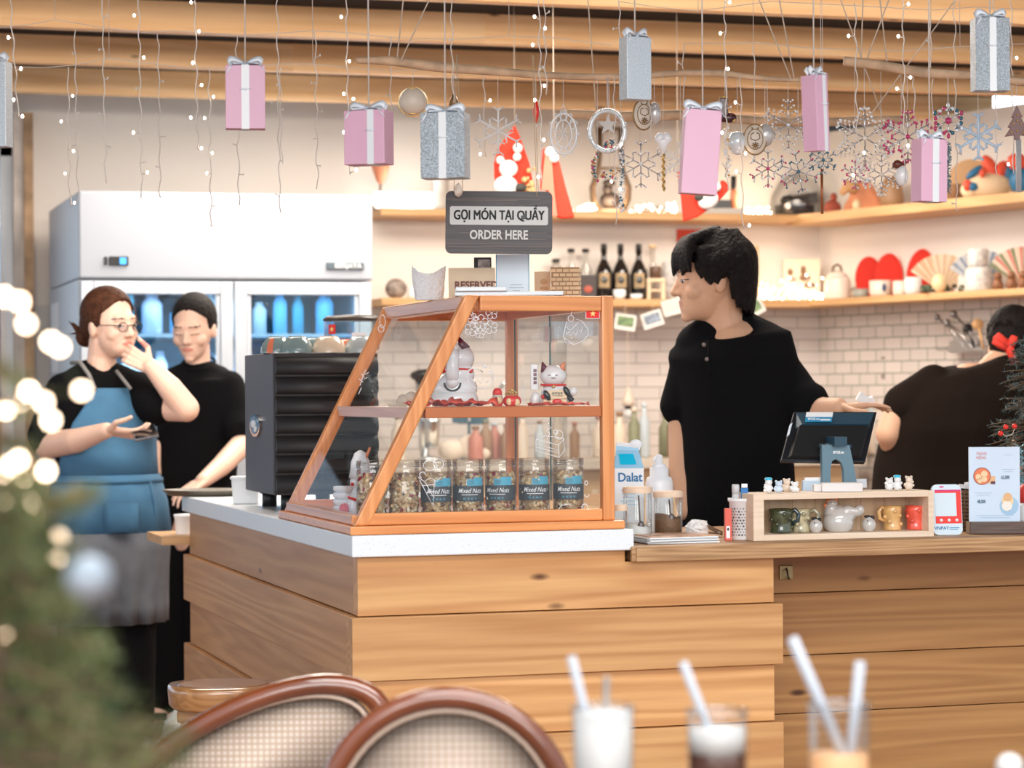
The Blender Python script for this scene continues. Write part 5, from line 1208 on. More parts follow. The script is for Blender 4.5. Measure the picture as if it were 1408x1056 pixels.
# collar band and skin opening of the henley
b = MB(o); b.tube([p + Vector((0, 0, .004)) for p in ring(q(999, 438, .05), .064, .062, hb, tilt=(.16, .80))], .006, 8, closed=True); b.build('collar', tee, t)
b = MB(o); b.tube([q(973, 468, -.083), q(975, 492, -.112), q(976, 520, -.118)], .0035, 6); b.build('placket', tee, t)
for px, py, dd in ((968, 474, -.112), (972, 494, -.118)):
    b = MB(o); b.sph(q(px, py, dd), (.0055, .0045, .0055)); b.build('button', pm('grey button', (.22, .18, .16), .4), t)
b = MB(o)
for s in (-1, 1):
    hp_ = P(1014 + s * 44, 745, DM + .05); kn = hp_.copy(); kn.z = .48; an = hp_.copy(); an.z = .10; caps(b, [hp_, kn, an], [.105, .078, .068])
remesh(b, 'trousers', trs, t, .012, 3)
# hair: cap, fringe and a thick back, in locks
def hair(b, H, prims, locks=()):
    b.T = H
    for c, r in prims: elli(b, c, r)
    for pts, rs in locks: caps(b, *crv(pts, rs), 8)
    b.T = Matrix()
b = MB(o); r9 = random.Random(8); lk = []
for i in range(60):
    a = -2.2 + 4.4 * i / 59 + r9.uniform(-.05, .05)      # angle round the head, 0 = back
    top = Vector((math.sin(a) * .045, -.02 - math.cos(a) * .045, .114 + r9.uniform(-.006, .008)))
    mid = Vector((math.sin(a) * .084, -.012 - math.cos(a) * .094, .055 + r9.uniform(-.01, .01))); zl = -.055 - .03 * math.cos(a)
    low = Vector((math.sin(a) * .074, -.016 - math.cos(a) * .085, zl + r9.uniform(-.012, .012))) if abs(a) < 1.35 else Vector((math.sin(a) * .082, -.012 - math.cos(a) * .10, .012 + r9.uniform(-.012, .008)))
    lk.append(([top, mid, (mid + low) / 2 + Vector((math.sin(a), -math.cos(a), 0)) * .004, low], [.013, .013, .011, .004]))
for i in range(26):
    x = -.066 + .132 * i / 25; lk.append(([(x * .5, -.01, .122 + r9.uniform(-.004, .006)), (x * .9, .060, .105), (x * 1.02, .096 - abs(x) * .35, .070), (x * 1.05, .101 - abs(x) * .45 + r9.uniform(-.004, .004), .028 + r9.uniform(-.014, .012))], [.014, .015, .012, .0045]))
for s in (-1, 1):
    for j in range(6): lk.append(([(s * .070, .045 - j * .008, .075), (s * .080, .040 - j * .010, .04), (s * .079, .034 - j * .006, -.002 - .006 * (j % 3))], [.013, .011, .004]))
hair(b, HMAN, [((0, -.024, .050), (.083, .099, .080))], lk)
remesh(b, 'hair', hairk, t, .0034, 2)
# the crumpled receipt in his fingers
t2 = thing('receipt_paper', 'small crumpled white paper in the hand above the till', 'paper', q(1190, 550, -.10), FACE)
k = S_(DM); b = M(k); b.box((-4, -6, 2), (17, 5, 12), rotm(.2, .5, .3)); b.box((6, -4, 0), (9, 5, 8), rotm(.4, -.4, 0)); b.build('paper', paper, t2)

# ---------------------------------------------------------------- the woman with glasses in a denim apron
DW = 7.9
base = P(145, 540, DW); base.z = 0
t = person('woman with glasses and brown bun in a denim apron, holding a phone', base); o = base
HW1 = HM(P(151, 448, DW), math.radians(50), math.radians(-1), math.radians(3), 1.0)
q = lambda px, py, dd=0: P(px, py, DW + dd)
b = MB(o); head_prims(b, HW1, narrow=1.12)
caps(b, [q(143, 470, .0), q(140, 490, .01), q(139, 510, .01)], [.050, .047, .052]); elli(b, q(138, 524, .01), (.07, .055, .035))
caps(b, [q(137, 528, .02), q(95, 540, .02)], [.042, .045]); caps(b, [q(137, 528, .02), q(184, 540, .02)], [.042, .045])
# near arm with the phone
AL = [q(88, 538, .01), q(74, 580, -.02), q(66, 612, -.05)]; AR = [.054, .050, .044]; caps(b, AL, AR); caps(b, [q(66, 612, -.05), q(105, 606, -.18), q(146, 592, -.26)], [.046, .040, .026])
hand(b, q(146, 592, -.26), R0 * .95 + Vector((0, 0, -.12)) - W3 * .1, Vector((0, 0, .9)) + W3 * .35, -W3 * .3 + Vector((0, 0, .8)) + R0 * .1, .45, .35, .90, curls=[.35, .4, .45, .5])
# raised arm, fist against the cheek
BL = [q(188, 536, .02), q(224, 558, -.06), q(256, 562, -.12)]; BR = [.052, .050, .042]; caps(b, BL, BR); caps(b, [q(256, 562, -.12), q(234, 534, -.13), q(207, 504, -.12)], [.043, .040, .026])
hand(b, q(207, 504, -.12), -R0 * .80 + Vector((0, 0, .45)), -R0 * .25 + W3 * .9, Vector((0, 0, 1)) + R0 * .5, 1.1, .3, .86, curls=[1.0, 1.05, 1.1, 1.15])
caps(b, [q(138, 540, .03), q(140, 640, .03), q(142, 720, .03)], [.10, .10, .13])
for s in (-1, 1): hp_ = q(146 + s * 30, 740, .03); kn = hp_.copy(); kn.z = .45; an = hp_.copy(); an.z = .07; caps(b, [hp_, kn, an], [.085, .055, .040]); elli(b, an + Vector((.02, -.06, -.03)), (.042, .11, .035))
remesh(b, 'body', [skinm, lipm, browm, eyew, eyed], t, .0036, 4, face_paint(HW1, off=o))
h1 = FACE + math.radians(22)
b = MB(o); rows = []
TW = [(139, 499, .060, .056), (138, 506, .080, .066), (137, 514, .115, .078), (138, 528, .160, .094), (140, 560, .172, .118), (142, 600, .158, .125), (143, 645, .155, .122), (145, 690, .178, .135)]
for (px, py, rx, ry) in TW: rows.append(ring(q(px, py, .02), rx, ry, h1, tilt=(0, .25 if py < 510 else 0)))
b.loft(rows)
sleeve(b, AL, AR, .92, .012, .014); sleeve(b, BL, BR, .56, .012, .012)
for xx_ in (94, 184): caps(b, [q(137, 516, .02), q(xx_, 534, .02)], [.062, .058])
remesh(b, 'shirt', tee, t, .0075, 5, None, noise_amp=.012, nscale=9)
b = MB(o)
for s in (-1, 1):
    hp_ = q(146 + s * 30, 730, .03); kn = hp_.copy(); kn.z = .47; an = hp_.copy(); an.z = .09; caps(b, [hp_, kn, an], [.115, .092, .082])
remesh(b, 'trousers', trs, t, .012, 3)
for s in (-1, 1):
    an = q(146 + s * 30, 740, .03); an.z = 0; b = MB(o); b.sph(an + Vector((.02, -.06, .045)), (.058, .135, .05)); b.v = [Vector((v.x, v.y, max(v.z, .002))) for v in b.v]; b.build('shoe', black, t)
# apron
dn = pm('blue denim', (.055, .165, .290), .85, bump=.25, bscale=400, var=.28, vscale=5); dn2 = pm('greyer denim', (.115, .125, .145), .85, bump=.25, bscale=400, var=.4, vscale=5)  # the skirt's denim is greyer than the bib's
tr_ = pm('grey apron tape', (.26, .25, .24), .8)
def wrap(rows_, a0, a1, h, n=26, e=.012, fold=0):
    out = []
    for ri, (c, rx, ry, w) in enumerate(rows_):
        row = []
        for i in range(n + 1):
            a = (a0 + (a1 - a0) * i / n) * w - PI / 2; f = fold * math.sin(i * 1.9 + ri * .35) * (ri / len(rows_))
            u = math.cos(a) * (rx + e + f); v = math.sin(a) * (ry + e + f); row.append(c + Vector((u * math.cos(h) - v * math.sin(h), u * math.sin(h) + v * math.cos(h), 0)))
        out.append(row)
    return out
ha = h1 + math.radians(12)
b = MB(o); R_ = [(q(146, 534, .02), .150, .098, .34), (q(145, 545, .02), .160, .112, .38), (q(144, 580, .02), .166, .128, .62), (q(144, 620, .02), .160, .130, .85), (q(145, 654, .02), .162, .132, .95)]
b.loft(wrap(R_, -1.55, 1.55, ha, e=.014), 0, cap=False, closed=False); b.build('apron_bib', dn, t, solid=.003)
b = MB(o); R_ = [(q(145, 652, .02), .166, .134, 1.0), (q(146, 690, .02), .190, .150, 1.0), (q(147, 730, .02), .198, .165, 1.0)]
b.loft(wrap(R_, -1.6, 1.6, ha, e=.016, fold=.008), 0, cap=False, closed=False); b.build('apron_waist', dn, t, solid=.003)
b = MB(o); R_ = [(q(147, 730 + i * 25, .02), .200 - .006 * i, .168 - .004 * i, 1.0) for i in range(6)]
b.loft(wrap(R_, -1.6, 1.6, ha, e=.016, fold=.022), 0, cap=False, closed=False); b.build('apron_skirt', dn2, t, solid=.003)
b = MB(o); R_ = [(q(145, 657, .02), .172, .140, 1.0), (q(145, 663, .02), .173, .141, 1.0)]
b.loft(wrap(R_, -3.0, 3.0, ha, e=.020), 0, cap=False, closed=False); b.tube([q(205, 660, -.04), q(212, 690, -.05), q(216, 735, -.05)], .005, 6); b.tube([q(205, 660, -.04), q(215, 700, -.03), q(211, 760, -.04)], .005, 6); b.build('apron_ties', dn, t, solid=.002)
b = MB(o); b.tube([q(98, 499, .0), q(110, 498, -.055), q(122, 515, -.10), q(131, 536, -.125)], .007, 6); b.build('strap', tr_, t)
b = MB(o); b.tube([q(160, 510, -.065), q(168, 520, -.09), q(180, 535, -.10)], .006, 6); b.build('strap', tr_, t)
b = MB(o); P0 = [(q(152, 685, -.175), 0)]; b.loft([[q(x, y, -.155 - .02 * math.sin((x - 130) / 20)) for x in (142, 152, 165, 178, 190)] for y in (692, 712, 732)], 0, cap=False, closed=False); b.build('pocket', dn, t, solid=.004)
# hair: smooth cap parted in the middle, bun low at the back
b = MB(o); lk = []; r9 = random.Random(12)
for i in range(26):
    f = i / 25; s = 1 if i % 2 else -1
    lk.append(([(s * .004, .058 - f * .05, .104), (s * (.040 + .01 * f), .050 - f * .06, .094), (s * (.070 + .006 * f), .022 - f * .05, .056), (s * .078, -.020 - f * .03, .022), (s * .055, -.085, -.012)], [.008, .0125, .0125, .011, .012]))
hair(b, HW1, [((0, -.013, .041), (.082, .100, .092)), ((0, -.050, .008), (.070, .064, .060))])
b.T = HW1; elli(b, (0, -.118, -.035), (.040, .032, .036))
for i in range(9): caps(b, [Vector((r9.uniform(-.02, .02), -.125, -.01 + r9.uniform(-.03, .02))), Vector((r9.uniform(-.04, .04), -.16 + r9.uniform(-.02, .01), r9.uniform(-.03, .045)))], [.008, .002], 6)
b.T = Matrix(); remesh(b, 'hair', hairb, t, .0034, 1, None, push=hairpush(HW1, o))
b = MB(o); b.T = HW1; caps(b, [Vector((-.058, .058, .055)), Vector((-.062, .064, .020)), Vector((-.060, .060, -.008))], [.003, .0022, .001], 6); b.build('hair_wisp', hairb, t)
# glasses
b = MB(o); b.T = HW1
for s in (-1, 1):
    b.tube(torus_pts((s * .031, .101, -.004), .0195, 20, 'XZ', .0150), .0016, 6, closed=True)
    b.tube([(s * .050, .099, .002), (s * .066, .070, .004), (s * .076, .010, .004)], .0015, 6)
b.tube([(-.011, .102, .0), (0, .106, .002), (.011, .102, .0)], .0015, 6); gl = b.build('glasses', black, t)
b = MB(o); b.T = HW1
for s in (-1, 1):
    b = MB(o); b.T = HW1; b.prism([(.0185 * math.cos(u), .014 * math.sin(u)) for u in [2 * PI * v / 20 for v in range(20)]], (s * .031, .1012, -.004), (1, 0, 0), (0, 0, 1), (0, .0006, 0))
    b.build('lens', glass('spectacle lens', (.97, .98, 1.0), .6, .02, .05), gl)
# phone
pp_ = q(199, 595, -.30); t3 = thing('phone', 'dark phone held flat in the hand of the woman with glasses', 'phone', pp_, FACE)
b = MB(); b.box((0, 0, 0), (.075, .14, .008), rotm(.25, -.20, .2)); b.build('body', pm('phone grey', (.14, .14, .16), .2, .4), t3, bevel=.002)
b = MB(); b.box((0, .0, .0048), (.068, .13, .001), rotm(.25, -.20, .2)); b.build('screen', pm('phone glass', (.01, .01, .012), .08), t3)

# ---------------------------------------------------------------- the woman looking down behind the bar's end
DV = 8.7
base = P(262, 540, DV); base.z = 0
t = person('woman with tied-back black hair in a black T-shirt, looking down at the tray', base); o = base
HW2 = HM(P(267, 452, DV), math.radians(-12), math.radians(-13), 0, 1.0)
q = lambda px, py, dd=0: P(px, py, DV + dd)
b = MB(o); head_prims(b, HW2, narrow=.95)
caps(b, [q(270, 475, .03), q(272, 496, .03), q(272, 514, .03)], [.048, .045, .052]); caps(b, [q(272, 524, .03), q(238, 534, .04)], [.040, .042]); caps(b, [q(272, 532, .04), q(308, 538, .03)], [.040, .040])
AL = [q(314, 532, .01), q(326, 575, -.02), q(332, 612, -.08)]; AR = [.050, .046, .040]; caps(b, AL, AR); caps(b, [q(332, 612, -.08), q(305, 640, -.35), q(278, 662, -.60)], [.042, .036, .025])
hand(b, q(278, 662, -.60), -R0 * .5 - W3 * .75 + Vector((0, 0, -.35)), Vector((0, 0, -1)), -R0 * .8 + W3 * .2, .35, .3, .90)
BL = [q(230, 532, .03), q(217, 590, .02), q(210, 640, -.03), q(209, 690, -.12)]; BR = [.048, .042, .034, .025]; caps(b, BL, BR); hand(b, q(209, 690, -.12), (0, -.2, -1), R0, (0, -1, 0), .4, .3, .88)
caps(b, [q(270, 575, .03), q(268, 640, .03), q(262, 730, .03)], [.085, .09, .11])
for s in (-1, 1):
    hp_ = q(250 + s * 28, 735, .03); kn = hp_.copy(); kn.z = .44; an = hp_.copy(); an.z = .08; caps(b, [hp_, kn, an], [.085, .052, .036])
    hd_ = -W3 * .12 - R0 * .04; hd_.z = -.045; caps(b, [an, an + hd_ * .5 + Vector((0, 0, -.02)), an + hd_ * 1.1], [.036, .030, .022])
remesh(b, 'body', [skinm, lipm, browm, eyew, eyed], t, .0038, 4, face_paint(HW2, True, off=o))
h2 = FACE - math.radians(8); b = MB(o); rows = []
for (px, py, rx, ry) in ((272, 500, .058, .054), (272, 505, .075, .062), (272, 511, .110, .078), (272, 522, .150, .094), (271, 560, .158, .110), (270, 610, .145, .112), (268, 660, .148, .115), (266, 715, .165, .125)): rows.append(ring(q(px, py, .03), rx, ry, h2, tilt=(0, .45 if py < 512 else 0)))
b.loft(rows); sleeve(b, AL, AR, .80, .012, .012); sleeve(b, BL, BR, .40, .012, .012)
for xx_ in (234, 310): caps(b, [q(272, 512, .03), q(xx_, 530, .03)], [.058, .056])
remesh(b, 'shirt', tee, t, .0075, 5, None, noise_amp=.010, nscale=9)
b = MB(o); b.tube([p + Vector((0, 0, .003)) for p in ring(q(272, 501, .03), .060, .056, h2, tilt=(0, .45))], .005, 8, closed=True); b.build('collar', tee, t)
b = MB(o)
for s in (-1, 1):
    hp_ = q(250 + s * 26, 715, .03); kn = hp_.copy(); kn.z = .46; an = hp_.copy(); an.z = .13; caps(b, [hp_, kn, an], [.110, .086, .082])
remesh(b, 'trousers', trs, t, .012, 3)
for s in (-1, 1):
    an = q(250 + s * 28, 735, .03); an.z = 0; hd_ = -W3 * .05 - R0 * .02
    b = MB(o); c = an + hd_; b.box(c + Vector((0, 0, .012)), (.095, .25, .022), rotm(0, 0, -.2)); b.box(c - W3 * .05 + Vector((0, 0, .052)), (.098, .045, .012), rotm(.3, 0, -.2)); b.box(c + W3 * .03 + Vector((0, 0, .06)), (.096, .03, .012), rotm(.3, 0, -.2)); b.build('sandal', black, t, bevel=.004)
b = MB(o); lk = []
for i in range(26):
    f = i / 25; s = 1 if i % 2 else -1
    lk.append(([(s * .004, .062 - f * .05, .102), (s * (.038 + .01 * f), .056 - f * .06, .092), (s * (.066 + .006 * f), .030 - f * .05, .056), (s * .076, -.016 - f * .03, .012), (s * .05, -.085, -.012)], [.007, .0115, .0115, .010, .012]))
hair(b, HW2, [((0, -.013, .041), (.081, .099, .091)), ((0, -.050, .008), (.070, .064, .060))])
b.T = HW2; caps(b, [Vector((.02, -.10, 0)), Vector((.055, -.105, -.035)), Vector((.060, -.08, -.07))], [.030, .022, .006], 10); b.T = Matrix(); remesh(b, 'hair', hairk, t, .0034, 1, None, push=hairpush(HW2, o))

# ---------------------------------------------------------------- the worker bent over at the right, seen from behind
DB = 7.9
base = P(1300, 540, DB); base.z = 0
t = person('worker in a dark brown T-shirt bending over, seen from behind at far right', base); o = base
q = lambda px, py, dd=0: P(px, py, DB + dd)
HB = HM(P(1394, 478, DB + .10), math.radians(150), math.radians(-38), 0, 1.04)
b = MB(o); head_prims(b, HB)
caps(b, [q(1388, 492, .08), q(1368, 506, .07), q(1348, 530, .08)], [.056, .052, .052])
caps(b, [q(1335, 540, .08), q(1300, 600, .06), q(1280, 720, .05)], [.10, .11, .12])
AL = [q(1282, 530, .03), q(1234, 562, .02), q(1222, 596, .0)]; AR = [.054, .046, .044]; caps(b, AL, AR); caps(b, [q(1222, 596, .0), q(1240, 640, .10), q(1262, 676, .2)], [.044, .036, .026])
hand(b, q(1262, 676, .2), R0 * .4 + W3 * .6 + Vector((0, 0, -.6)), (0, 0, -1), R0, .4)
BL = [q(1400, 525, .10), q(1425, 590, .12), q(1410, 660, .3)]; BR = [.055, .046, .03]; caps(b, BL, BR); hand(b, q(1410, 660, .3), W3 + Vector((0, 0, -.5)), (0, 0, -1), -R0, .4)
for s in (-1, 1): hp_ = q(1275 + s * 36, 735, .05); kn = hp_.copy(); kn.z = .47; an = hp_.copy(); an.z = .08; caps(b, [hp_, kn, an], [.09, .06, .042]); elli(b, an + W3 * .06 - Vector((0, 0, .035)), (.045, .10, .035))
remesh(b, 'body', skin2, t, .005, 4)
b = MB(o); rows = []; h3 = FACE
for (px, py, rx, ry, tl) in ((1372, 494, .070, .075, .5), (1352, 502, .140, .11, .30), (1332, 514, .200, .135, .30), (1318, 545, .228, .155, .22), (1305, 590, .226, .165, .12), (1292, 640, .212, .145, .04), (1283, 690, .200, .14, 0), (1280, 745, .195, .14, 0)):
    rows.append(ring(q(px, py, .07), rx, ry, h3, tilt=(tl * -.4 if 0 else tl * .4, 0)))
b.loft(rows); sleeve(b, AL, AR, .58, .014, .010); sleeve(b, BL, BR, .5, .014, .012)
remesh(b, 'shirt', tee2, t, .008, 5, None, noise_amp=.016, nscale=7)
b = MB(o)
for s in (-1, 1): hp_ = q(1275 + s * 36, 735, .05); kn = hp_.copy(); kn.z = .47; an = hp_.copy(); an.z = .09; caps(b, [hp_, kn, an], [.12, .088, .075])
remesh(b, 'trousers', trs, t, .012, 3)
b = MB(o); lk = []; r9 = random.Random(5)
for i in range(46):
    a = r9.uniform(0, 2 * PI); z = r9.uniform(-.03, .10); rr_ = math.sqrt(max(0, 1 - ((z - .04) / .085) ** 2)); p = Vector((math.sin(a) * .082 * rr_, -.02 + math.cos(a) * .098 * rr_, z)); lk.append(([p * .9, p * 1.06 + Vector((r9.uniform(-.01, .01), r9.uniform(-.01, .01), r9.uniform(-.012, .006)))], [.016, .007]))
hair(b, HB, [((0, -.024, .046), (.084, .098, .082)), ((0, -.05, -.005), (.070, .064, .058))], lk); remesh(b, 'hair', hairk, t, .004, 1)
# red antler headband on that worker
b = MB(o); b.T = HB
an_ = q(1368, 480, -.02)
b = MB(o); k = S_(DB)
def apx(x, y, dd=-.05): return q(x, y, dd)
b.tube([apx(1396, 500), apx(1390, 485), apx(1384, 472)], [.010, .014, .016], 10); b.tube([apx(1386, 476), apx(1374, 466), apx(1369, 461)], [.016, .017, .014], 10); b.tube([apx(1388, 480), apx(1376, 474), apx(1366, 468)], [.013, .014, .011], 10); b.tube([apx(1388, 476), apx(1393, 468), apx(1395, 462)], [.014, .014, .011], 10)
b.build('antler_headband', pm('red felt', (.80, .05, .03), .8), t)
# ================================================================ things on the wall shelves (all well out of focus in the photo)
YSH = YB - .16
def SB(name, label, cat, px, z, group=None, dy=0, rz=FACE):
    p = G(px, YSH + dy, z + .0006); return thing(name, label, cat, p, rz, group), S_(dep(p))
def SR(name, label, cat, px, z, off=.14, group=None, rz=None):
    tt = RS(px, off); p = RW(tt, off, 0); p.z = z + .0006; return thing(name, label, cat, p, FACE if rz is None else rz, group), S_(dep(p))
dkb = pm('dark liqueur glass', (.012, .010, .010), .12, coat=.6); goldl = pm('cream gold label', (.42, .30, .16), .5, var=.4, vscale=40); amber = pm('amber brown', (.18, .07, .02), .3)
twig = pm('dark curved wood', (.14, .075, .03), .35)
# lower back shelf, left to right
t, k = SB('woven_ball', 'grey brown woven ball at the left end of the lower shelf', 'ornament', 546, ZL)
b = M(k); b.sph((0, 0, 14), (15, 14, 14)); b.build('ball', pm('grey wicker', (.28, .23, .20), .6, var=.5, vscale=30, bump=.6, bscale=60), t)
t, k = SB('small_jug', 'tiny white jug next to the woven ball', 'jug', 568, ZL)
b = M(k); b.lathe([(5, 0), (7, 5), (4, 13), (5, 17)], n=14); b.build('jug', por, t)
t, k = SB('amber_jar', 'dark amber jar behind the paper bag on the case', 'jar', 580, ZL); b = M(k); b.lathe([(8, 0), (9, 20), (5, 26), (6, 30)], n=14); b.build('jar', amber, t)
t, k = SB('coffee_bag', 'dark coffee pouch with a red flower left of the liqueur bottles', 'pouch', 810, ZL, dy=-.02)
b = M(k); b.hexa([(-11, -5, 0), (11, -5, 0), (11, 5, 0), (-11, 5, 0)], [(-11, -1, 34), (11, -1, 34), (11, 1, 34), (-11, 1, 34)]); b.build('pouch', pm('dark pouch', (.035, .025, .022), .45), t)
b = M(k); b.sph((0, -4.6, 14), (6, 1, 5)); b.build('flower_print', pm('faded red print', (.45, .10, .07), .6), t)
for i, (px, lb_) in enumerate(((832, 'leftmost of the three black cream liqueur bottles'), (855, 'middle one of the three black cream liqueur bottles'), (880, 'rightmost of the three black cream liqueur bottles'))):
    t, k = SB('liqueur_bottle', lb_, 'bottle', px, ZL, 'black liqueur bottles on the lower shelf')
    b = M(k); b.lathe([(11, 0), (12, 2), (12.5, 34), (10, 43), (4.5, 54), (3.6, 58), (3.6, 66)], n=20); b.build('body', dkb, t)
    b = M(k); b.lathe([(4.2, 64), (4.2, 76), (3.6, 77)], n=14); b.build('cap', pm('black cap', (.008, .008, .009), .4), t)
    b = M(k); b.loft([[Vector((12.9 * math.sin(a), -12.9 * math.cos(a), z)) for a in [-.6 + 1.2 * j / 6 for j in range(7)]] for z in (16, 36)], 0, cap=False, closed=False); lbp = b.build('paper_label', goldl, t)
    b = M(k); b.sph((0, -13, 27), (4, .6, 5)); b.build('label_print', dkb, lbp)
for i, (px, w, h, lb_) in enumerate(((853, 9, 13, 'small white cup in front of the middle liqueur bottle'), (876, 9, 7, 'low white dish in front of the right liqueur bottle'))):
    t, k = SB('white_cup', lb_, 'cup', px, ZL, dy=-.08); b = M(k); b.lathe([(w * .7, 0), (w, h * .4), (w, h)], n=18); b.build('cup', por, t)
t, k = SB('wooden_stand', 'small pale wooden stool-shaped stand right of the bottles', 'stand', 903, ZL, dy=-.02)
b = M(k); b.box((0, 0, 27), (26, 14, 5)); b.box((-10, 0, 12.5), (5, 12, 25)); b.box((10, 0, 12.5), (5, 12, 25)); b.box((0, 0, 13), (20, 10, 3)); b.build('stand', pm('pale beech', (.80, .60, .40), .5), t)
t, k = SB('dark_tin', 'brown tin standing on the small wooden stand', 'tin', 903, ZL + 29.6 * S_(11.3), dy=-.02); b = M(k); b.lathe([(8, 0), (8, 15), (7, 16)], n=16); b.build('tin', pm('brown tin', (.14, .08, .05), .4), t)
for px, z0, z1, r, nm, lb_, mm in ((766, 26, 52, 5.5, 'glass_flask', 'clear flask with a black stopper behind the woven basket', pm('pale flask', (.68, .60, .52), .2)), (787, 0, 66, 5, 'glass_flask', 'tall clear bottle with a black cap, first right of the basket', pm('pale flask', (.68, .60, .52), .2)), (807, 0, 66, 5, 'glass_flask', 'tall clear bottle with a black cap behind the coffee pouch', pm('pale flask', (.68, .60, .52), .2)), (899, 0, 72, 5, 'glass_flask', 'clear tall flask behind the small wooden stand', pm('pale flask', (.68, .60, .52), .2))):
    t, k = SB(nm, lb_, 'bottle', px, ZL, 'clear bottles at the back of the lower shelf', dy=.09); b = M(k); b.lathe([(r * 1.8, 0), (r * 1.8, 40), (r * .7, 52), (r * .7, z1)], n=16); b.build('body', glass('flask glass', (.92, .93, .92), 1, .03, .06), t)
    b = M(k); b.lathe([(r, z1), (r, z1 + 5)], n=12); b.build('cap', black if px < 890 else tan, t)
t, k = SB('grey_canister', 'pale grey patterned canister left of the young man', 'canister', 922, ZL, dy=-.02); b = M(k); b.lathe([(10, 0), (10, 50), (9, 52)], n=18); b.build('body', pm('pale grey pattern', (.52, .50, .48), .4, var=.3, vscale=40), t)
# pictures and cards leaning at the back, right of the man
def board(name, label, px, w, h, mats, blobs, dy=.06, z=ZL, cat='picture'):
    t, k = SB(name, label, cat, px, z, dy=dy); b = M(k); b.box((0, 0, h / 2), (w, 2, h)); b.build('board', mats, t)
    for i, (x, zz, rx, rz, m) in enumerate(blobs): b = M(k); b.sph((x, -1.2, zz), (rx, .5, rz), 12, 8); b.build('picture_print', m, t)
    return t
tanb = pm('tan board', (.66, .42, .22), .6, var=.2, vscale=20); brn = pm('brown print', (.20, .10, .05), .6)
board('picture_board', 'tall tan picture board just right of the man head', 1034, 22, 76, tanb, ((-3, 55, 5, 9, brn), (4, 40, 3, 10, brn), (0, 62, 4, 4, brn)))
board('collage_card', 'pale card with brown animal shapes on the lower shelf', 1104, 50, 58, pm('cream card', (.80, .66, .50), .6), ((-16, 40, 4, 5, brn), (2, 42, 4, 7, brn), (4, 32, 8, 5, brn), (-12, 30, 5, 4, pm('pink print', (.6, .25, .2), .6)), (10, 22, 9, 4, brn)))
t, k = SB('tea_glass', 'dark round cup just right of the man hair on the lower shelf', 'cup', 1034, ZL, dy=-.05); b = M(k); b.lathe([(8, 0), (10, 8), (9, 18)], n=16); b.build('cup', pm('brown grey cup', (.20, .13, .10), .4), t)
# glowing bundles of string lights on the shelves
def bundle(name, label, px0, px1, z, n, hh, seed, wall='b', s=14, off=.13):
    r = random.Random(seed); px = (px0 + px1) / 2
    t, k = SB(name, label, 'string lights', px, z, dy=-.02) if wall == 'b' else SR(name, label, 'string lights', px, z, off)
    W = (px1 - px0) / 2
    pts = [(r.uniform(-W, W), r.uniform(-8, 6), abs(r.gauss(0, hh * .45)) + 2) for i in range(n)]
    b = M(k); b.tube(pts, .5, 4); b.build('wire', pm('clear wire', (.78, .74, .68), .4), t)
    bb = M(k)
    for p in pts: bb.sph(p, 1.15, 6, 4)
    q = bb.build('bulbs', emis('warm bulb glow', (1.0, .86, .66), s), t); q['kind'] = 'stuff'
    return t
bundle('light_bundle', 'glowing heap of warm fairy lights on the lower shelf right of the man', 1045, 1098, ZL, 70, 24, 1)
bundle('light_bundle', 'smaller glowing heap of fairy lights left of the white kettle', 1098, 1134, ZL, 40, 20, 2)
bundle('light_bundle', 'glowing fairy lights on the upper shelf left of the dark wooden ornament', 790, 822, ZU, 36, 10, 3)
bundle('light_bundle', 'glowing fairy lights on the upper shelf right of the dark wooden ornament', 866, 932, ZU, 60, 12, 4)
bundle('light_bundle', 'small glowing coil of lights in the upper shelf corner', 1024, 1062, ZU, 40, 8, 5)
lamp(PY(1085, 388, YB - .24), .9); lamp(PY(560, 275, YB - .22), 5, (1, .92, .8)); lamp(PY(840, 280, YB - .22), 2); lamp(PY(1045, 285, YB - .22), 2.5)
t = thing('shelf_lamp', 'bright white LED bar lamp at the left end of the upper shelf', 'lamp', G(558, YSH - .04, ZU + .0006), 0); k = S_(dep(t.location))
b = M(k); b.box((0, 0, 1), (86, 14, 2)); b.build('base', white, t)
b = M(k); b.box((0, 0, 13), (84, 12, 21)); b.build('diffuser', emis('white lamp glow', (1, .97, .92), 3.2), t, bevel=.01)
# upper back shelf
t, k = SB('table_lamp', 'brown and coral cone shade on a small stand above the fridge', 'lamp', 524, ZU)
b = M(k); b.lathe([(14, 0), (15, 2), (10, 6), (5, 9)], n=16); b.build('foot', pm('brown wood', (.30, .15, .05), .5), t)
b = M(k); b.cyl((0, 0, 6), (2, 0, 42), 1.5); b.build('stem', twig, t)
b = M(k); b.lathe([(3, 36), (6, 40), (13, 60), (13.5, 62)], c=(2, 0, 0), n=16); b.build('shade', pm('coral shade', (.62, .22, .12), .6), t)
t, k = SB('grey_vase', 'tall grey vase partly behind the hanging sign', 'vase', 608, ZU); b = M(k); b.lathe([(9, 0), (11, 8), (11, 40), (14, 44), (10, 48)], n=16); b.build('vase', pm('grey vase', (.50, .47, .44), .5), t)
t, k = SB('horseshoe_ornament', 'dark bentwood ornament with a small seated figure on the upper shelf', 'ornament', 842, ZU)
b = M(k); b.tube(torus_pts((0, 0, 38), 24, 26, 'XZ', 36, a0=math.radians(-62), a1=math.radians(-300)), 4, 10) if 0 else b.tube([(16, 0, 3), (24, 0, 20), (25, 0, 36), (17, 0, 58), (14, 0, 84), (15, 0, 118)], [4, 4, 4, 3.5, 3.2, 4], 10); b.tube([(-16, 0, 3), (-24, 0, 20), (-25, 0, 36), (-17, 0, 58), (-14, 0, 84), (-15, 0, 118)], [4, 4, 4, 3.5, 3.2, 4], 10); b.box((0, 0, 116), (38, 6, 6)); b.box((0, 0, 62), (30, 5, 4)); b.build('frame', twig, t)
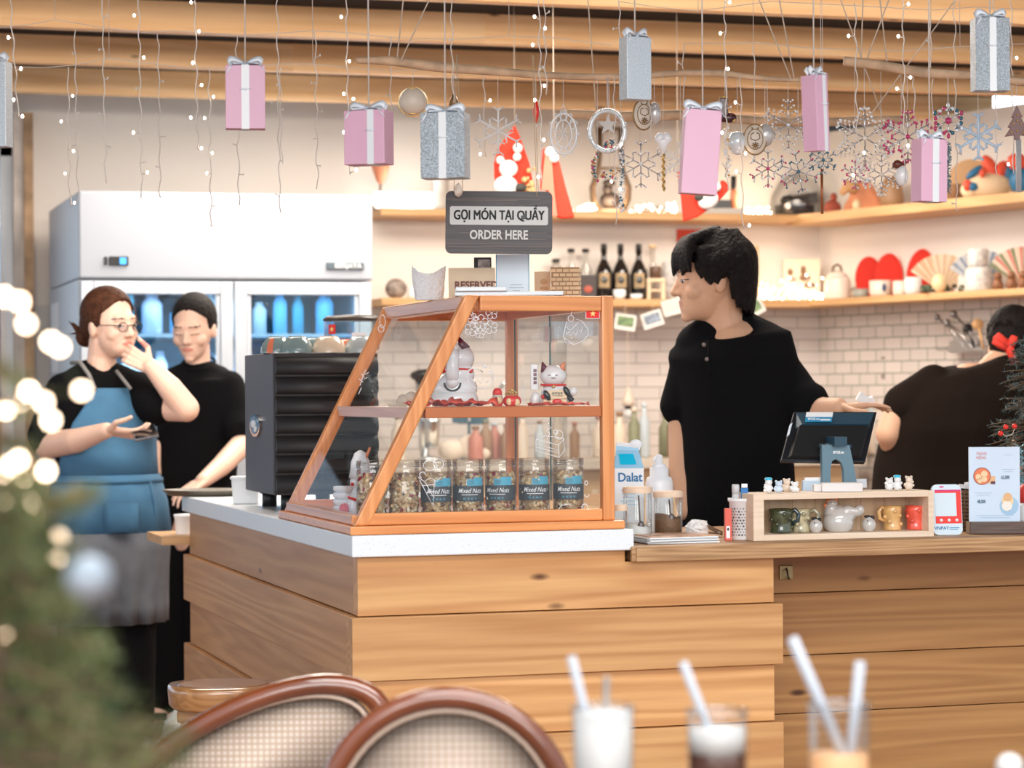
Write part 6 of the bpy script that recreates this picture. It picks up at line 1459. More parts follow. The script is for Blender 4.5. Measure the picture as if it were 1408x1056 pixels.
b = M(k); b.box((0, 0, 3), (40, 14, 6)); b.build('base', twig, t)
b = M(k); b.sph((-1, 0, 18), (14, 7, 12)); b.sph((-4, 0, 34), (7, 6, 8)); b.sph((-2, 0, 42), (9, 6, 5)); b.build('figure', pm('dark carved figure', (.05, .035, .03), .5, var=.5, vscale=30), t)
def stocking(name, label, px, parts):
    t, k = SB(name, label, 'christmas stocking', px, ZU, dy=-.16)
    return t, k
# red stockings and felt santa pieces hang from the ceiling wires further on
t, k = SB('black_box', 'low black box and grey tray on the upper shelf near the corner', 'box', 985, ZU, dy=-.02)
b = M(k); b.box((0, 0, 4), (80, 24, 8)); b.build('tray', pm('grey tray', (.45, .42, .38), .5), t); b = M(k); b.box((10, 0, 14), (24, 12, 12)); b.build('lid', black, t)
t, k = SB('small_bottle', 'small orange bottle with a black cap on the upper shelf', 'bottle', 1011, ZU + 8.7 * S_(11.3), dy=-.02)
b = M(k); b.lathe([(5, 0), (5, 22), (3.5, 27)], n=14); b.build('body', orr, t); b = M(k); b.lathe([(4, 27), (4, 45)], n=12); b.build('cap', black, t)
# right-hand wall, upper shelf
t, k = SR('glass_dome', 'glass dome with dark ornaments inside at the upper shelf corner', 'dome', 1098, ZU)
b = M(k); b.lathe([(34, 0), (38, 14), (36, 32), (24, 52), (8, 62), (.1, 63)], n=24, cap=False); b.build('dome', glass('dome glass', (.95, .95, .95), 1, .02, .08), t)
b = M(k); b.box((-4, 0, 9), (50, 22, 18), rotm(0, 0, .2)); b.box((10, 0, 26), (34, 18, 14), rotm(0, -.15, .1)); b.sph((-12, 0, 24), (12, 10, 8)); b.build('dark_toy', pm('black toy', (.02, .018, .018), .5), t)
t, k = SR('hen_ornament', 'large terracotta hen on the upper right shelf', 'ornament', 1186, ZU)
b = M(k); b.hexa([(-28, -8, 0), (34, -8, 0), (34, 8, 0), (-28, 8, 0)], [(-6, -6, 40), (12, -6, 44), (12, 6, 44), (-6, 6, 40)]); b.build('body', pm('terracotta cloth', (.66, .25, .12), .7, var=.25, vscale=15), t, bevel=.02)
b = M(k); b.tube([(-8, 0, 30), (-20, -3, 36), (-28, -4, 24)], [10, 9, 4], 10); b.build('head', pm('tan cloth', (.62, .34, .16), .7), t)
b = M(k); b.sph((-8, -8, 8), (6, 4, 9)); b.build('egg', tan, t)
t, k = SR('cloth_doll', 'small dark red doll beside the terracotta hen', 'doll', 1146, ZU); b = M(k); b.sph((0, 0, 10), (12, 8, 10)); b.sph((2, 0, 24), (5, 5, 6)); b.build('body', pm('dark red cloth', (.35, .07, .04), .7), t)
t, k = SR('brown_bear', 'brown jar behind the right pink gift on the upper shelf', 'jar', 1228, ZU); b = M(k); b.lathe([(14, 0), (17, 12), (14, 34), (8, 44)], n=16); b.build('jar', pm('brown jar', (.36, .20, .10), .5), t)
t, k = SR('painted_pig', 'cream painted fish-shaped toy with red and blue fins on the upper right shelf', 'toy', 1360, ZU)
b = M(k); b.sph((0, 0, 18), (34, 14, 18)); b.sph((-24, 0, 12), (14, 10, 12)); b.build('body', pm('painted cream', (.82, .62, .40), .5), t)
b = M(k); b.sph((4, 0, 42), (10, 6, 20), R=rotm(0, -.5, 0)); b.sph((16, 0, 36), (9, 6, 18), R=rotm(0, .5, 0)); b.build('crest', pm('painted red', (.78, .09, .04), .5), t)
b = M(k); b.sph((-20, -6, 36), (5, 4, 14), R=rotm(0, .9, 0)); b.sph((-22, -10, 16), (7, 4, 6)); b.sph((30, 0, 34), (9, 6, 14)); b.build('fin', pm('painted blue', (.02, .15, .30), .5), t)
for c_, r_ in (((-30, -9, 18), (6, 4, 8)), ((-10, -13, 34), (4, 3, 6))): b = M(k); b.sph(c_, r_); b.build('red_spot', pm('painted red', (.78, .09, .04), .5), t)
t, k = SR('painted_bird', 'dark blue painted bird toy at the right edge of the upper shelf', 'toy', 1405, ZU)
b = M(k); b.sph((4, 0, 20), (20, 12, 20)); b.build('body', pm('painted blue', (.02, .15, .30), .5), t)
b = M(k); b.sph((-6, -6, 46), (14, 8, 12)); b.build('head', pm('painted red', (.78, .09, .04), .5), t)
t, k = SR('wooden_disc', 'round tan wooden disc leaning behind the painted toys', 'disc', 1336, ZU, .05); b = M(k); b.prism([(30 * math.cos(u), 30 * math.sin(u)) for u in [2 * PI * v / 30 for v in range(30)]], (0, 2, 30.2), (1, 0, 0), (0, 0, 1), (0, -4, 0)); b.build('disc', pm('tan disc', (.68, .42, .22), .6), t, fix=True)
t, k = SR('basket_toy', 'small brown woven basket beside the painted toy', 'basket', 1314, ZU); b = M(k); b.lathe([(10, 0), (13, 20), (12, 24)], n=14); b.build('basket', pm('brown wicker', (.30, .15, .07), .6), t)
# right-hand wall, lower shelf
t, k = SR('kettle', 'white enamel kettle with a dark handle at the corner of the lower shelf', 'kettle', 1152, ZL)
b = M(k); b.lathe([(18, 0), (19, 3), (18, 26), (16, 31)], n=22); b.build('body', pm('warm white enamel', (.80, .72, .62), .3), t)
b = M(k); b.lathe([(16, 31), (12, 36), (5, 39), (1, 40)], n=18); b.build('lid', pm('warm white enamel', (.80, .72, .62), .3), t)
b = M(k); b.tube([(-6, 0, 38), (-5, 0, 45), (0, 0, 48), (5, 0, 45), (6, 0, 38)], 1.8, 8); b.build('handle', pm('dark handle', (.12, .06, .03), .5), t)
b = M(k); b.tube([(17, 0, 14), (27, 0, 22), (30, 0, 27)], [4, 3, 2.5], 10); b.build('spout', pm('warm white enamel', (.80, .72, .62), .3), t)
rf = [pm('red fan cloth', (.62, .025, .012), .8), pm('dark red stitch', (.48, .02, .01), .8)]
for px, w, h, rt, lb_ in ((1196, 19, 58, 0, 'leftmost of the three red arched fans'), (1224, 19, 61, 0, 'middle one of the three red arched fans'), (1260, 18, 64, .18, 'rightmost red arched fan, tilted to the right')):
    t, k = SR('red_fan', lb_, 'fan', px, ZL, .07, 'red arched fans on the lower right shelf')
    b = M(k); pl_ = [(w * math.cos(math.radians(a)), h * .45 + h * .55 * math.sin(math.radians(a))) for a in range(0, 181, 12)] + [(-w * .8, 0), (w * .8, 0)]
    b.T = Matrix.Scale(k, 4) @ rotm(0, rt, 0); b.prism(pl_, (0, 0, 2 if rt else 0), (1, 0, 0), (0, 0, 1), (0, 5, 0)); b.build('panel', rf[0], t, bevel=.004, fix=True)
def pot(name, label, cat, px, r, h, m, off=.17, prof=None):
    t, k = SR(name, label, cat, px, ZL, off); b = M(k); b.lathe(prof or [(r * .85, 0), (r, h * .2), (r, h)], n=18); b.build('body', m, t); return t, k
pot('grey_bowl', 'small grey green bowl below the left red fan', 'bowl', 1184, 11, 12, pm('grey green bowl', (.30, .30, .26), .4))
t, k = pot('teacup', 'white cup with a small blue figure on it below the middle fan', 'cup', 1211, 15, 22, pm('cream cup', (.72, .64, .54), .4)); b = M(k); b.sph((3, -14.6, 12), (3, 1, 6)); b.build('blue_motif', pm('navy motif', (.03, .06, .15), .5), t)
pot('teacup', 'plain cream cup between the two white cups', 'cup', 1238, 10, 20, pm('cream cup', (.72, .64, .54), .4)); pot('teacup', 'square white cup below the right red fan', 'cup', 1256, 12, 24, pm('bluish cup', (.70, .70, .70), .4))
t, k = SR('dark_leaves', 'dark green leafy garland lying on the lower right shelf', 'garland', 1300, ZL, .17); b = M(k); r9 = random.Random(4)
for i in range(60): b.sph((r9.uniform(-30, 34), r9.uniform(-8, 8), r9.uniform(2, 10)), (r9.uniform(2, 5), 2, r9.uniform(1, 3)), 6, 4)
b.build('leaves', pm('dark garland', (.06, .09, .05), .7, var=.6, vscale=30), t)
t, k = SR('pale_stone', 'round cream stone on the dark garland', 'stone', 1292, ZL, .20); b = M(k); b.sph((0, 0, 13), (11, 9, 13)); b.build('stone', tan, t)
def shell(name, label, px, r, cols, off=.06, dx=0):
    t, k = SR(name, label, 'fan', px, ZL, off); n = 18
    b = M(k)
    for i in range(n):
        a0 = math.radians(32 + 116 * i / n); a1 = math.radians(32 + 116 * (i + .82) / n)
        b.prism([(0, 0), (r * math.cos(a0), r * math.sin(a0)), (r * math.cos(a1), r * math.sin(a1))], (0, (i % 2) * .8, 4), (1, 0, 0), (0, 0, 1), (0, 1.0, 0), i % len(cols))
    b.build('folded_leaf', cols, t, fix=True); b = M(k); b.box((0, 1, 2.5), (8, 4, 5)); b.build('foot', brn, t)
shell('folding_fan', 'tan folding fan opened beside the red fans', 1297, 52, [pm('tan fan', (.60, .44, .28), .7), pm('light fan', (.74, .60, .44), .7)])
shell('folding_fan', 'blue grey folding fan behind the painted canisters', 1352, 54, [pm('blue fan', (.22, .30, .42), .7), pm('pale blue fan', (.50, .55, .60), .7)])
shell('folding_fan', 'pink patterned folding fan at the right edge of the lower shelf', 1408, 56, [pm('pink fan', (.72, .26, .20), .7), pm('cream fan', (.80, .66, .52), .7), pm('green fan', (.25, .28, .14), .7)])
for px, h0, lb_ in ((1346, 0, 'large white floral canister, lower of the stacked pair'),):
    t, k = SR('floral_canister', lb_, 'canister', px, ZL, .16); b = M(k); b.lathe([(18, 0), (19, 2), (18, 28), (15, 33)], n=22); b.build('body', pm('floral canister', (.70, .67, .63), .35, var=.3, vscale=45), t)
    t, k = SR('floral_canister', 'small white floral canister on top of the large one', 'canister', px, ZL + 34 * k, .16); b = M(k); b.lathe([(12, 0), (14, 2), (14, 20), (13, 24)], n=22); b.build('body', pm('floral canister', (.70, .67, .63), .35, var=.3, vscale=45), t)
for i, (px, lb_) in enumerate(((1373, 'brown carved figure right of the floral canisters'), (1392, 'second brown carved figure from the right edge'), (1408, 'brown carved figure cut by the right edge of the photo'))):
    t, k = SR('carved_figure', lb_, 'figurine', px, ZL, .16, 'brown carved figures on the lower right shelf'); b = M(k); b.lathe([(7, 0), (8, 8), (5, 15)], n=12); b.sph((0, 0, 19), 6); b.build('figure', pm('carved brown', (.24, .10, .045), .5, var=.5, vscale=50), t)
# cards clipped under the lower shelf
for px, py, rt, c, lb_ in ((860, 443, .15, 0, 'photo card with a green field hanging below the liqueur bottles'), (897, 439, -.3, 1, 'tilted photo card with a grey picture hanging under the shelf'), (925, 422, -.25, 2, 'plain pale card beside the chin of the young man'), (1036, 424, -.5, 0, 'tilted green photo card behind the neck of the young man')):
    p = PY(px, py, YB - .30); k = S_(dep(p)); t = thing('photo_card', lb_, 'photo card', p, FACE, 'cards clipped in a line under the lower shelf')
    b = M(k); b.T = Matrix.Scale(k, 4) @ rotm(0, rt, 0); b.box((0, 0, 0), (29, 1, 22)); b.build('card', pm('card grey white', (.68, .66, .62), .5), t)
    b = M(k); b.T = Matrix.Scale(k, 4) @ rotm(0, rt, 0); b.box((0, -.8, 1), (22, .4, 13)) ; b.build('picture_print', [pm('green field print', (.14, .22, .10), .5, var=.6, vscale=60), pm('grey blue print', (.22, .27, .34), .5, var=.6, vscale=60), pm('pale print', (.62, .58, .54), .5)][c], t)
    b = M(k); b.cyl((0, 2, 8), (0, 4, (PY(px, 415, YB - .29).z - p.z) / k), .6); b.build('string', str_, t)
p = PY(950, 326, YB - .02); k = S_(dep(p)); b = M(k); b.box((0, 0, 0), (38, 2, 22)); single(b, 'red_poster', pm('red poster', (.60, .06, .03), .6), 'small red sheet on the back wall above the man head', 'poster', (p.x, YB - .004, p.z), 0)
# utensils in a rack on the right wall
tt = RS(1320, .10); p = RW(tt, .10, PY(1320, 475, 10).z); p.z = (PY(1320, 480, p.y)).z
t = thing('utensil_rack', 'small steel rack of ladles and spatulas on the tiled right wall', 'rack', p, RWH); k = S_(dep(p))
b = M(k); b.box((0, 0, 0), (70, 24, 3)); b.box((0, 12, 6), (70, 1.5, 12)); b.box((0, 34, 0), (6, 46, 2)); b.box((0, 12, -3), (70, 1.5, 4)); b.build('rack', metal, t)
stl = pm('spoon steel', (.35, .33, .32), .3, .9)
for i, (x0, z0, x1, z1, m, lb_, hw_) in enumerate(((1326, 470, 1289, 436, stl, 'leftmost long steel ladle in the rack', 5), (1338, 472, 1303, 444, stl, 'second dark steel ladle in the rack', 6), (1345, 468, 1312, 432, stl, 'tallest steel ladle in the rack', 6), (1340, 474, 1331, 452, black, 'short black spatula in the rack', 8), (1352, 474, 1345, 446, pm('wooden spoon', (.62, .36, .16), .5), 'wooden spatula in the rack', 9))):
    off = .10; ta = RS(x0, off); a_ = RW(ta, off, 0); a_.z = PY(x0, z0, a_.y).z; tb_ = RS(x1, off); c_ = RW(tb_, off, 0); c_.z = PY(x1, z1, c_.y).z
    t2 = thing('ladle', lb_, 'utensil', a_, 0, 'utensils in the wall rack'); k = S_(dep(a_)); b = MB(); v = c_ - a_; b.tube([(0, 0, -.02), v * .5, v], .006, 8); b.build('handle', m, t2)
    b = MB(); b.sph(v, (hw_ * k, hw_ * k * .5, hw_ * k * .9)); b.build('bowl', m, t2)
for px, py in ((1214, 492), (1214, 517)):
    tt = RS(px, .003); p = RW(tt, .003, 0); p.z = PY(px, py, p.y).z; b = MB(); b.box((0, 0, 0), (.022, .004, .010 if py == 492 else .024)); single(b, 'tile_sticker' if py == 492 else 'tile_hook', pm('grey mark', (.28, .24, .22), .6), 'tiny grey mark on the right wall tiles' if py == 492 else 'tiny clear hook on the right wall tiles, below the grey mark', 'hook', p, RWH)
# ================================================================ work counter along the back wall and things on it
YK = YB - .62; ZK = .90
t = thing('back_worktop', 'steel worktop along the tiled back wall behind the staff', 'counter', (3.3, YB - .31, 0)); o = t.location.copy(); kx0 = f1 + .06
b = MB(o); b.span((kx0, YK, ZK - .04), (XC - .05, YB - .004, ZK)); b.build('top', pm('warm steel', (.62, .54, .44), .35, .3), t)
b = MB(o); b.span((kx0 + .03, YK + .04, 0), (XC - .1, YB - .01, ZK - .0405)); b.build('cabinet', pm('tan cabinet', (.52, .36, .20), .5), t)
def K(name, label, cat, px, dy=0, group=None): p = G(px, YB - .35 + dy, ZK + .0006); return thing(name, label, cat, p, FACE, group), S_(dep(p))
r9 = random.Random(21)
zpx = lambda py, y=YB - .35: PY(900, py, y).z
bc = [(pm('green herb bottle', (.19, .20, .12), .4), 'green'), (pm('clear beige bottle', (.62, .52, .42), .3), 'beige'), (pm('red sauce bottle', (.40, .15, .10), .4), 'red'), (pm('brown spice jar', (.25, .14, .07), .4), 'brown'), (pm('pale blue bottle', (.48, .55, .60), .3), 'pale')]
for i, (px, h, c) in enumerate(((548, 60, 1), (668, 52, 3), (654, 44, 2), (680, 48, 2), (696, 46, 3), (718, 60, 1), (742, 50, 4), (766, 64, 1), (790, 48, 3), (824, 55, 1), (852, 60, 1), (872, 66, 0), (886, 72, 4), (914, 58, 0), (928, 62, 3), (1180, 40, 1), (1198, 60, 1), (1226, 44, 0), (1330, 50, 3), (1352, 60, 2))):
    H_ = max(.10, zpx(704 - h) - ZK + .02 if 0 else h * S_(11) * 1.05)
    q_, k = K('kitchen_bottle', '%s bottle %s among those on the back worktop' % (bc[c][1], 'seen through the display case' if px < 840 else 'seen between the case and the man' if px < 940 else 'seen beside the till'), 'bottle', px, r9.uniform(-.1, .1), 'bottles crowding the back worktop'); rr_ = r9.uniform(.022, .038)
    b = MB(); b.lathe([(rr_ * .95, 0), (rr_, .01), (rr_, H_ * .65), (rr_ * .4, H_ * .8), (rr_ * .4, H_ * .92)], n=12); b.build('body', bc[c][0], q_); b = MB(); b.lathe([(rr_ * .5, H_ * .91), (rr_ * .5, H_)], n=10); b.build('cap', bc[(c * 3 + i) % 5][0], q_)
p = PY(864, 562, YB - .12); k = S_(dep(p))
t = thing('pendant_ladle', 'pale hanging kitchen tool with a black band against the tiles', 'utensil', p, FACE)
b = M(k); b.cyl((0, 0, 3), (0, 10 / 1, 130), .7); b.lathe([(9, 4), (8, 12), (4, 22), (1.5, 30)], n=14); b.build('handle', pm('beige plastic', (.70, .58, .48), .5), t); b = M(k); b.lathe([(5.5, 0), (5.5, 4)], n=12); b.build('band', black, t); b = M(k); b.sph((0, 0, -7), (7.5, 7, 8)); b.build('whisk', pm('pale whisk', (.58, .58, .58), .4), t)
t, k = K('steel_kettle', 'steel gooseneck tap seen through the display case', 'tap', 712, .18); b = M(k); b.tube([(6, 0, 0), (2, 0, 50), (-4, 0, 84), (-10, 0, 100), (-18, 0, 104), (-24, 0, 96)], 3.2, 10); b.build('spout', pm('polished steel', (.62, .64, .66), .15, 1), t)
b = M(k); b.lathe([(9, 0), (9, 4)], n=14); b.build('base', metal, t)
t, k = K('drink_mixer', 'steel milkshake mixer seen behind the slanted post of the case', 'mixer', 590, -.1); b = M(k); b.lathe([(18, 0), (18, 4), (6, 8)], n=18); b.build('foot', metal, t); b = M(k); b.tube([(-6, 0, 6), (-10, 0, 60), (-12, 0, 112)], [6, 6, 7], 12); b.build('column', pm('polished steel', (.62, .64, .66), .15, 1), t); b = M(k); b.sph((-4, 0, 118), (22, 14, 9)); b.build('head', black, t); b = M(k); b.lathe([(9, 20), (11, 54), (12, 58)], c=(4, -4, 0), n=16); b.build('cup', pm('polished steel', (.62, .64, .66), .15, 1), t)
t, k = K('tissue_pile', 'beige fabric pile on the back worktop seen through the case', 'cloth', 632, .0); b = M(k); b.sph((-10, 0, 14), (20, 10, 14)); b.sph((14, 0, 18), (16, 10, 18)); b.sph((26, 0, 9), (16, 9, 9)); b.build('cloth', pm('beige cloth', (.66, .56, .46), .9, bump=.5, bscale=20), t)
t, k = K('sunglasses_box', 'pair of dark blue square boxes seen through the lower case', 'box', 645, .1); b = M(k); b.box((-12, 0, 58), (22, 8, 15)); b.box((14, 0, 55), (24, 8, 14)); b.box((0, 2, 26), (4, 4, 52)); b.box((0, 2, 51), (30, 2, 3)); b.box((0, 0, 1), (24, 12, 2)); b.build('box', pm('dark teal', (.02, .07, .10), .4), t)
# ================================================================ christmas things hanging from the ceiling
wire = pm('cream twisted wire', (.68, .62, .57), .5); bulbg = emis('lit fairy bulb', (1.0, .80, .66), 16); bulbo = pm('unlit bulb', (.80, .77, .74), .3)
def topz(p): return ZT - .0005
def strand(label, x, y0, y1, lit=(), unlit=(), d=5.3, r=.0013, w=3, dx=0, seed=1, group='strings of fairy lights hanging from the ceiling'):
    rr = random.Random(seed * 7 + int(x)); a = P(x, max(y0, -40), d); t = thing('light_string', label, 'string lights', a, FACE, group); k = S_(d)
    if y0 < 0: t.location.z = a.z
    pts = []; n = max(6, int((y1 - max(y0, -40)) / 9)); yy0 = max(y0, -40)
    for i in range(n + 1):
        f = i / n; pts.append(Vector((dx * f + w * .5 * math.sin(i * 1.3 + seed) + rr.uniform(-.5, .5) * w * .5, 0, -(yy0 + (y1 - yy0) * f - yy0))))
    if y0 < 0: pts = [Vector((0, 0, (ZT - a.z) / k - .5))] + pts
    b = M(k); b.tube(pts, r / k, 5)
    def at_(y):
        for i in range(len(pts) - 1):
            if -pts[i].z <= y - yy0 <= -pts[i + 1].z:
                f = (y - yy0 + pts[i].z) / max(.01, (pts[i].z - pts[i + 1].z)); return pts[i].lerp(pts[i + 1], f)
        return pts[-1]
    tips = []
    for j, y in enumerate(list(lit) + list(unlit)):
        s = 1 if (j + seed) % 2 else -1; p = at_(y); q_ = p + Vector((s * rr.uniform(4, 9), rr.uniform(-2, 2), rr.uniform(-3, 5))); b.tube([p, q_], .0012 / k, 4); tips.append((q_, j < len(lit)))
    b.build('wire', wire, t)
    for q_, l in tips:
        b = M(k); b.sph(q_, (.0030 / k, .0030 / k, .0040 / k) if l else (.0016 / k, .0016 / k, .0034 / k), 8, 6); b.build('bulb', bulbg if l else bulbo, t)
    return t
ST = [(14, -1, 160, (53, 97, 135, 180), (), 5.0, 'light string at the left edge beside the patterned silver gift'), (93, 92, 285, (133, 165, 205, 240, 283), (), 6.0, 'lit string over the left end of the fridge'), (103, 40, 280, (), (75, 155, 200), 5.8, 'unlit string right beside the one over the fridge left end'),
 (141, -1, 252, (), (26, 67, 111, 160, 200), 5.3, 'unlit string with white stubs, third from the left wall'), (191, -1, 272, (19, 77, 183, 240), (120, 225), 5.3, 'lit string over the fridge display'), (217, 45, 272, (), (110, 155, 188, 230), 5.8, 'unlit wavy string between two lit ones over the fridge'), (268, -1, 205, (3, 41, 90, 120, 165, 205), (), 5.3, 'short brightly lit string left of the first pink gift'),
 (287, 95, 312, (133, 165, 211, 239, 283, 310), (), 6.0, 'long lit string just left of the first pink gift'), (325, 50, 282, (), (200, 240), 5.8, 'unlit string behind the first pink gift'), (381, -1, 292, (), (98, 140, 222, 270), 5.3, 'long unlit string right of the first pink gift'), (385, 100, 225, (), (120, 150), 6.0, 'shorter unlit string beside the long one right of the first pink gift'), (433, 42, 260, (), (80, 115, 156, 190, 227), 5.8, 'unlit string midway between the first two pink gifts'),
 (476, -1, 240, (25, 82, 130, 139, 185, 238), (), 5.2, 'lit string at the left side of the second pink gift'), (536, 50, 215, (), (90, 132), 5.8, 'unlit string passing behind the second pink gift'), (620, -1, 140, (), (55, 105), 5.2, 'unlit string over the big silver gift'), (665, 98, 216, (140, 215), (), 6.0, 'thin string left of the white snowflake'),
 (741, -1, 250, (27, 40, 60, 115, 140, 195, 245), (90, 170), 5.2, 'thick lit string right of the ORDER HERE sign'), (748, -1, 130, (), (20, 94), 5.2, 'short string twisted next to the thick lit one'), (851, -1, 120, (), (38, 75), 5.3, 'string left of the silver gift high in the middle'), (844, 106, 310, (200, 248, 262), (280,), 5.45, 'string through the glass ring wreath'), (939, 60, 175, (), (90,), 5.8, 'string left of the tilted pink gift'),
 (996, -1, 262, (3, 43, 97, 185), (150, 230), 5.2, 'lit string over the right edge of the tilted pink gift'), (1018, 104, 315, (145, 215, 240, 313), (), 5.45, 'long lit string left of the gold oval ornament'), (1036, 60, 120, (), (), 5.8, 'short string above the gold oval ornament'), (1176, 4, 240, (50, 208, 242), (), 5.4, 'string through the large cream snowflake'),
 (1241, -1, 250, (9, 52, 105, 125, 200), (), 5.2, 'lit string through the pink snowflake'), (1279, 16, 175, (), (60,), 5.8, 'string above the last pink gift'), (1312, -1, 290, (), (210, 280), 5.8, 'string right of the last pink gift'), (1256, 99, 180, (), (), 5.45, 'short silver string left of the last pink gift'), (1367, -1, 240, (), (200,), 5.45, 'string below the large silver gift at the right'), (1390, -1, 240, (43, 77, 230), (), 5.6, 'lit string at the right edge'), (893, 104, 195, (), (150,), 5.45, 'string below the high silver gift')]
for i, (x, y0, y1, lit, un, d, lb_) in enumerate(ST): strand(lb_, x, y0, y1, lit, un, d, seed=i, dx=10 if x == 14 else 2)
def cable(label, pts, d, r=.0009, hooks=()):
    L = [P(x, y, d) for x, y in pts]; c = L[0]; t = thing('light_cable', label, 'cable', c, 0); b = MB(c); b.tube(L, r, 5)
    for h in hooks: q_ = P(h[0], h[1], d); b.tube([q_, Vector((q_.x, q_.y, ZT - .003))], .0008, 4)
    b.build('wire', wire, t)
    return t
cable('sagging pale wire along the top left of the photo', [(-30, 35), (0, 38), (40, 34), (75, 27), (100, 31), (140, 38), (200, 45), (240, 42), (330, 49), (380, 46), (430, 42), (480, 45), (540, 52), (620, 54), (700, 50), (760, 52), (840, 62)], 5.8, hooks=((75, 27), (430, 42), (700, 50)))
cable('second sagging wire, lower on the left over the fridge', [(20, 92), (60, 93), (100, 90), (150, 80), (190, 85), (250, 93), (330, 94), (380, 88), (430, 88), (500, 95), (540, 97), (620, 96), (700, 99)], 6.0, hooks=((150, 80), (430, 88)))
cable('pale wire sagging across the top right', [(940, 60), (1000, 60), (1036, 58), (1110, 66), (1170, 68), (1240, 70), (1320, 64), (1408, 60), (1440, 58)], 5.8, hooks=((1036, 58), (1320, 64)))
cable('short wire at the top right corner', [(850, 2), (905, 10), (960, 15), (1060, 2), (1120, 5), (1180, 8), (1280, 14), (1340, 10), (1430, 14)], 5.8, hooks=((960, 15), (1280, 14)))
# driftwood branches hung on cords
drift = pm('driftwood', (.56, .38, .24), .8, var=.25, vscale=20, bump=.4, bscale=40); cord = pm('pale cord', (.62, .52, .42), .8)
def branch(label, pts, rs, d, cords):
    L = [P(x, y, d + dd) for x, y, dd in pts]; t = thing('driftwood_branch', label, 'branch', L[0], 0); k = S_(d)
    b = MB(L[0]); P_, R_ = crv(L, [r * k for r in rs], 4); b.tube(P_, R_, 10); b.build('wood', drift, t)
    for (x0, y0, x1, y1) in cords:
        b = MB(L[0]); a = P(x0, y0, d); e = P(x1, y1, d); v = (a - e); e2 = e + v * ((ZT - e.z) / v.z); b.tube([e, e2], .0016, 5); b.build('cord', cord, t)
branch('long pale driftwood branch hung across the middle of the photo', [(490, 83, .0), (540, 84, .02), (600, 92, .03), (680, 98, .04), (760, 104, .05), (850, 106, .06), (930, 101, .06), (990, 101, .06), (1050, 108, .06), (1100, 110, .06)], [4, 6.5, 7, 6, 5, 5, 4.5, 5, 3.5, 3], 5.42, ((553, 14, 546, 80), (590, 0, 551, 84), (1072, 2, 1092, 108), (1056, 30, 1088, 110)))
branch('thick grey brown branch at upper right', [(1160, 84, 0), (1210, 90, 0), (1270, 100, 0), (1340, 104, 0), (1400, 112, 0), (1440, 112, 0)], [6.5, 7, 7.5, 6, 6, 6], 5.45, ((1186, 20, 1184, 84), (1222, 0, 1188, 92), (1214, 35, 1220, 88)))
branch('blurred branch hanging lower behind the ornaments', [(780, 156, 0), (860, 160, 0), (950, 158, 0), (1040, 166, 0), (1120, 168, 0), (1190, 166, 0), (1250, 164, 0)], [6, 7, 7, 6, 6, 6.5, 5], 6.05, ((1190, 95, 1215, 165), (1218, 130, 1190, 168), (814, 75, 820, 156)))
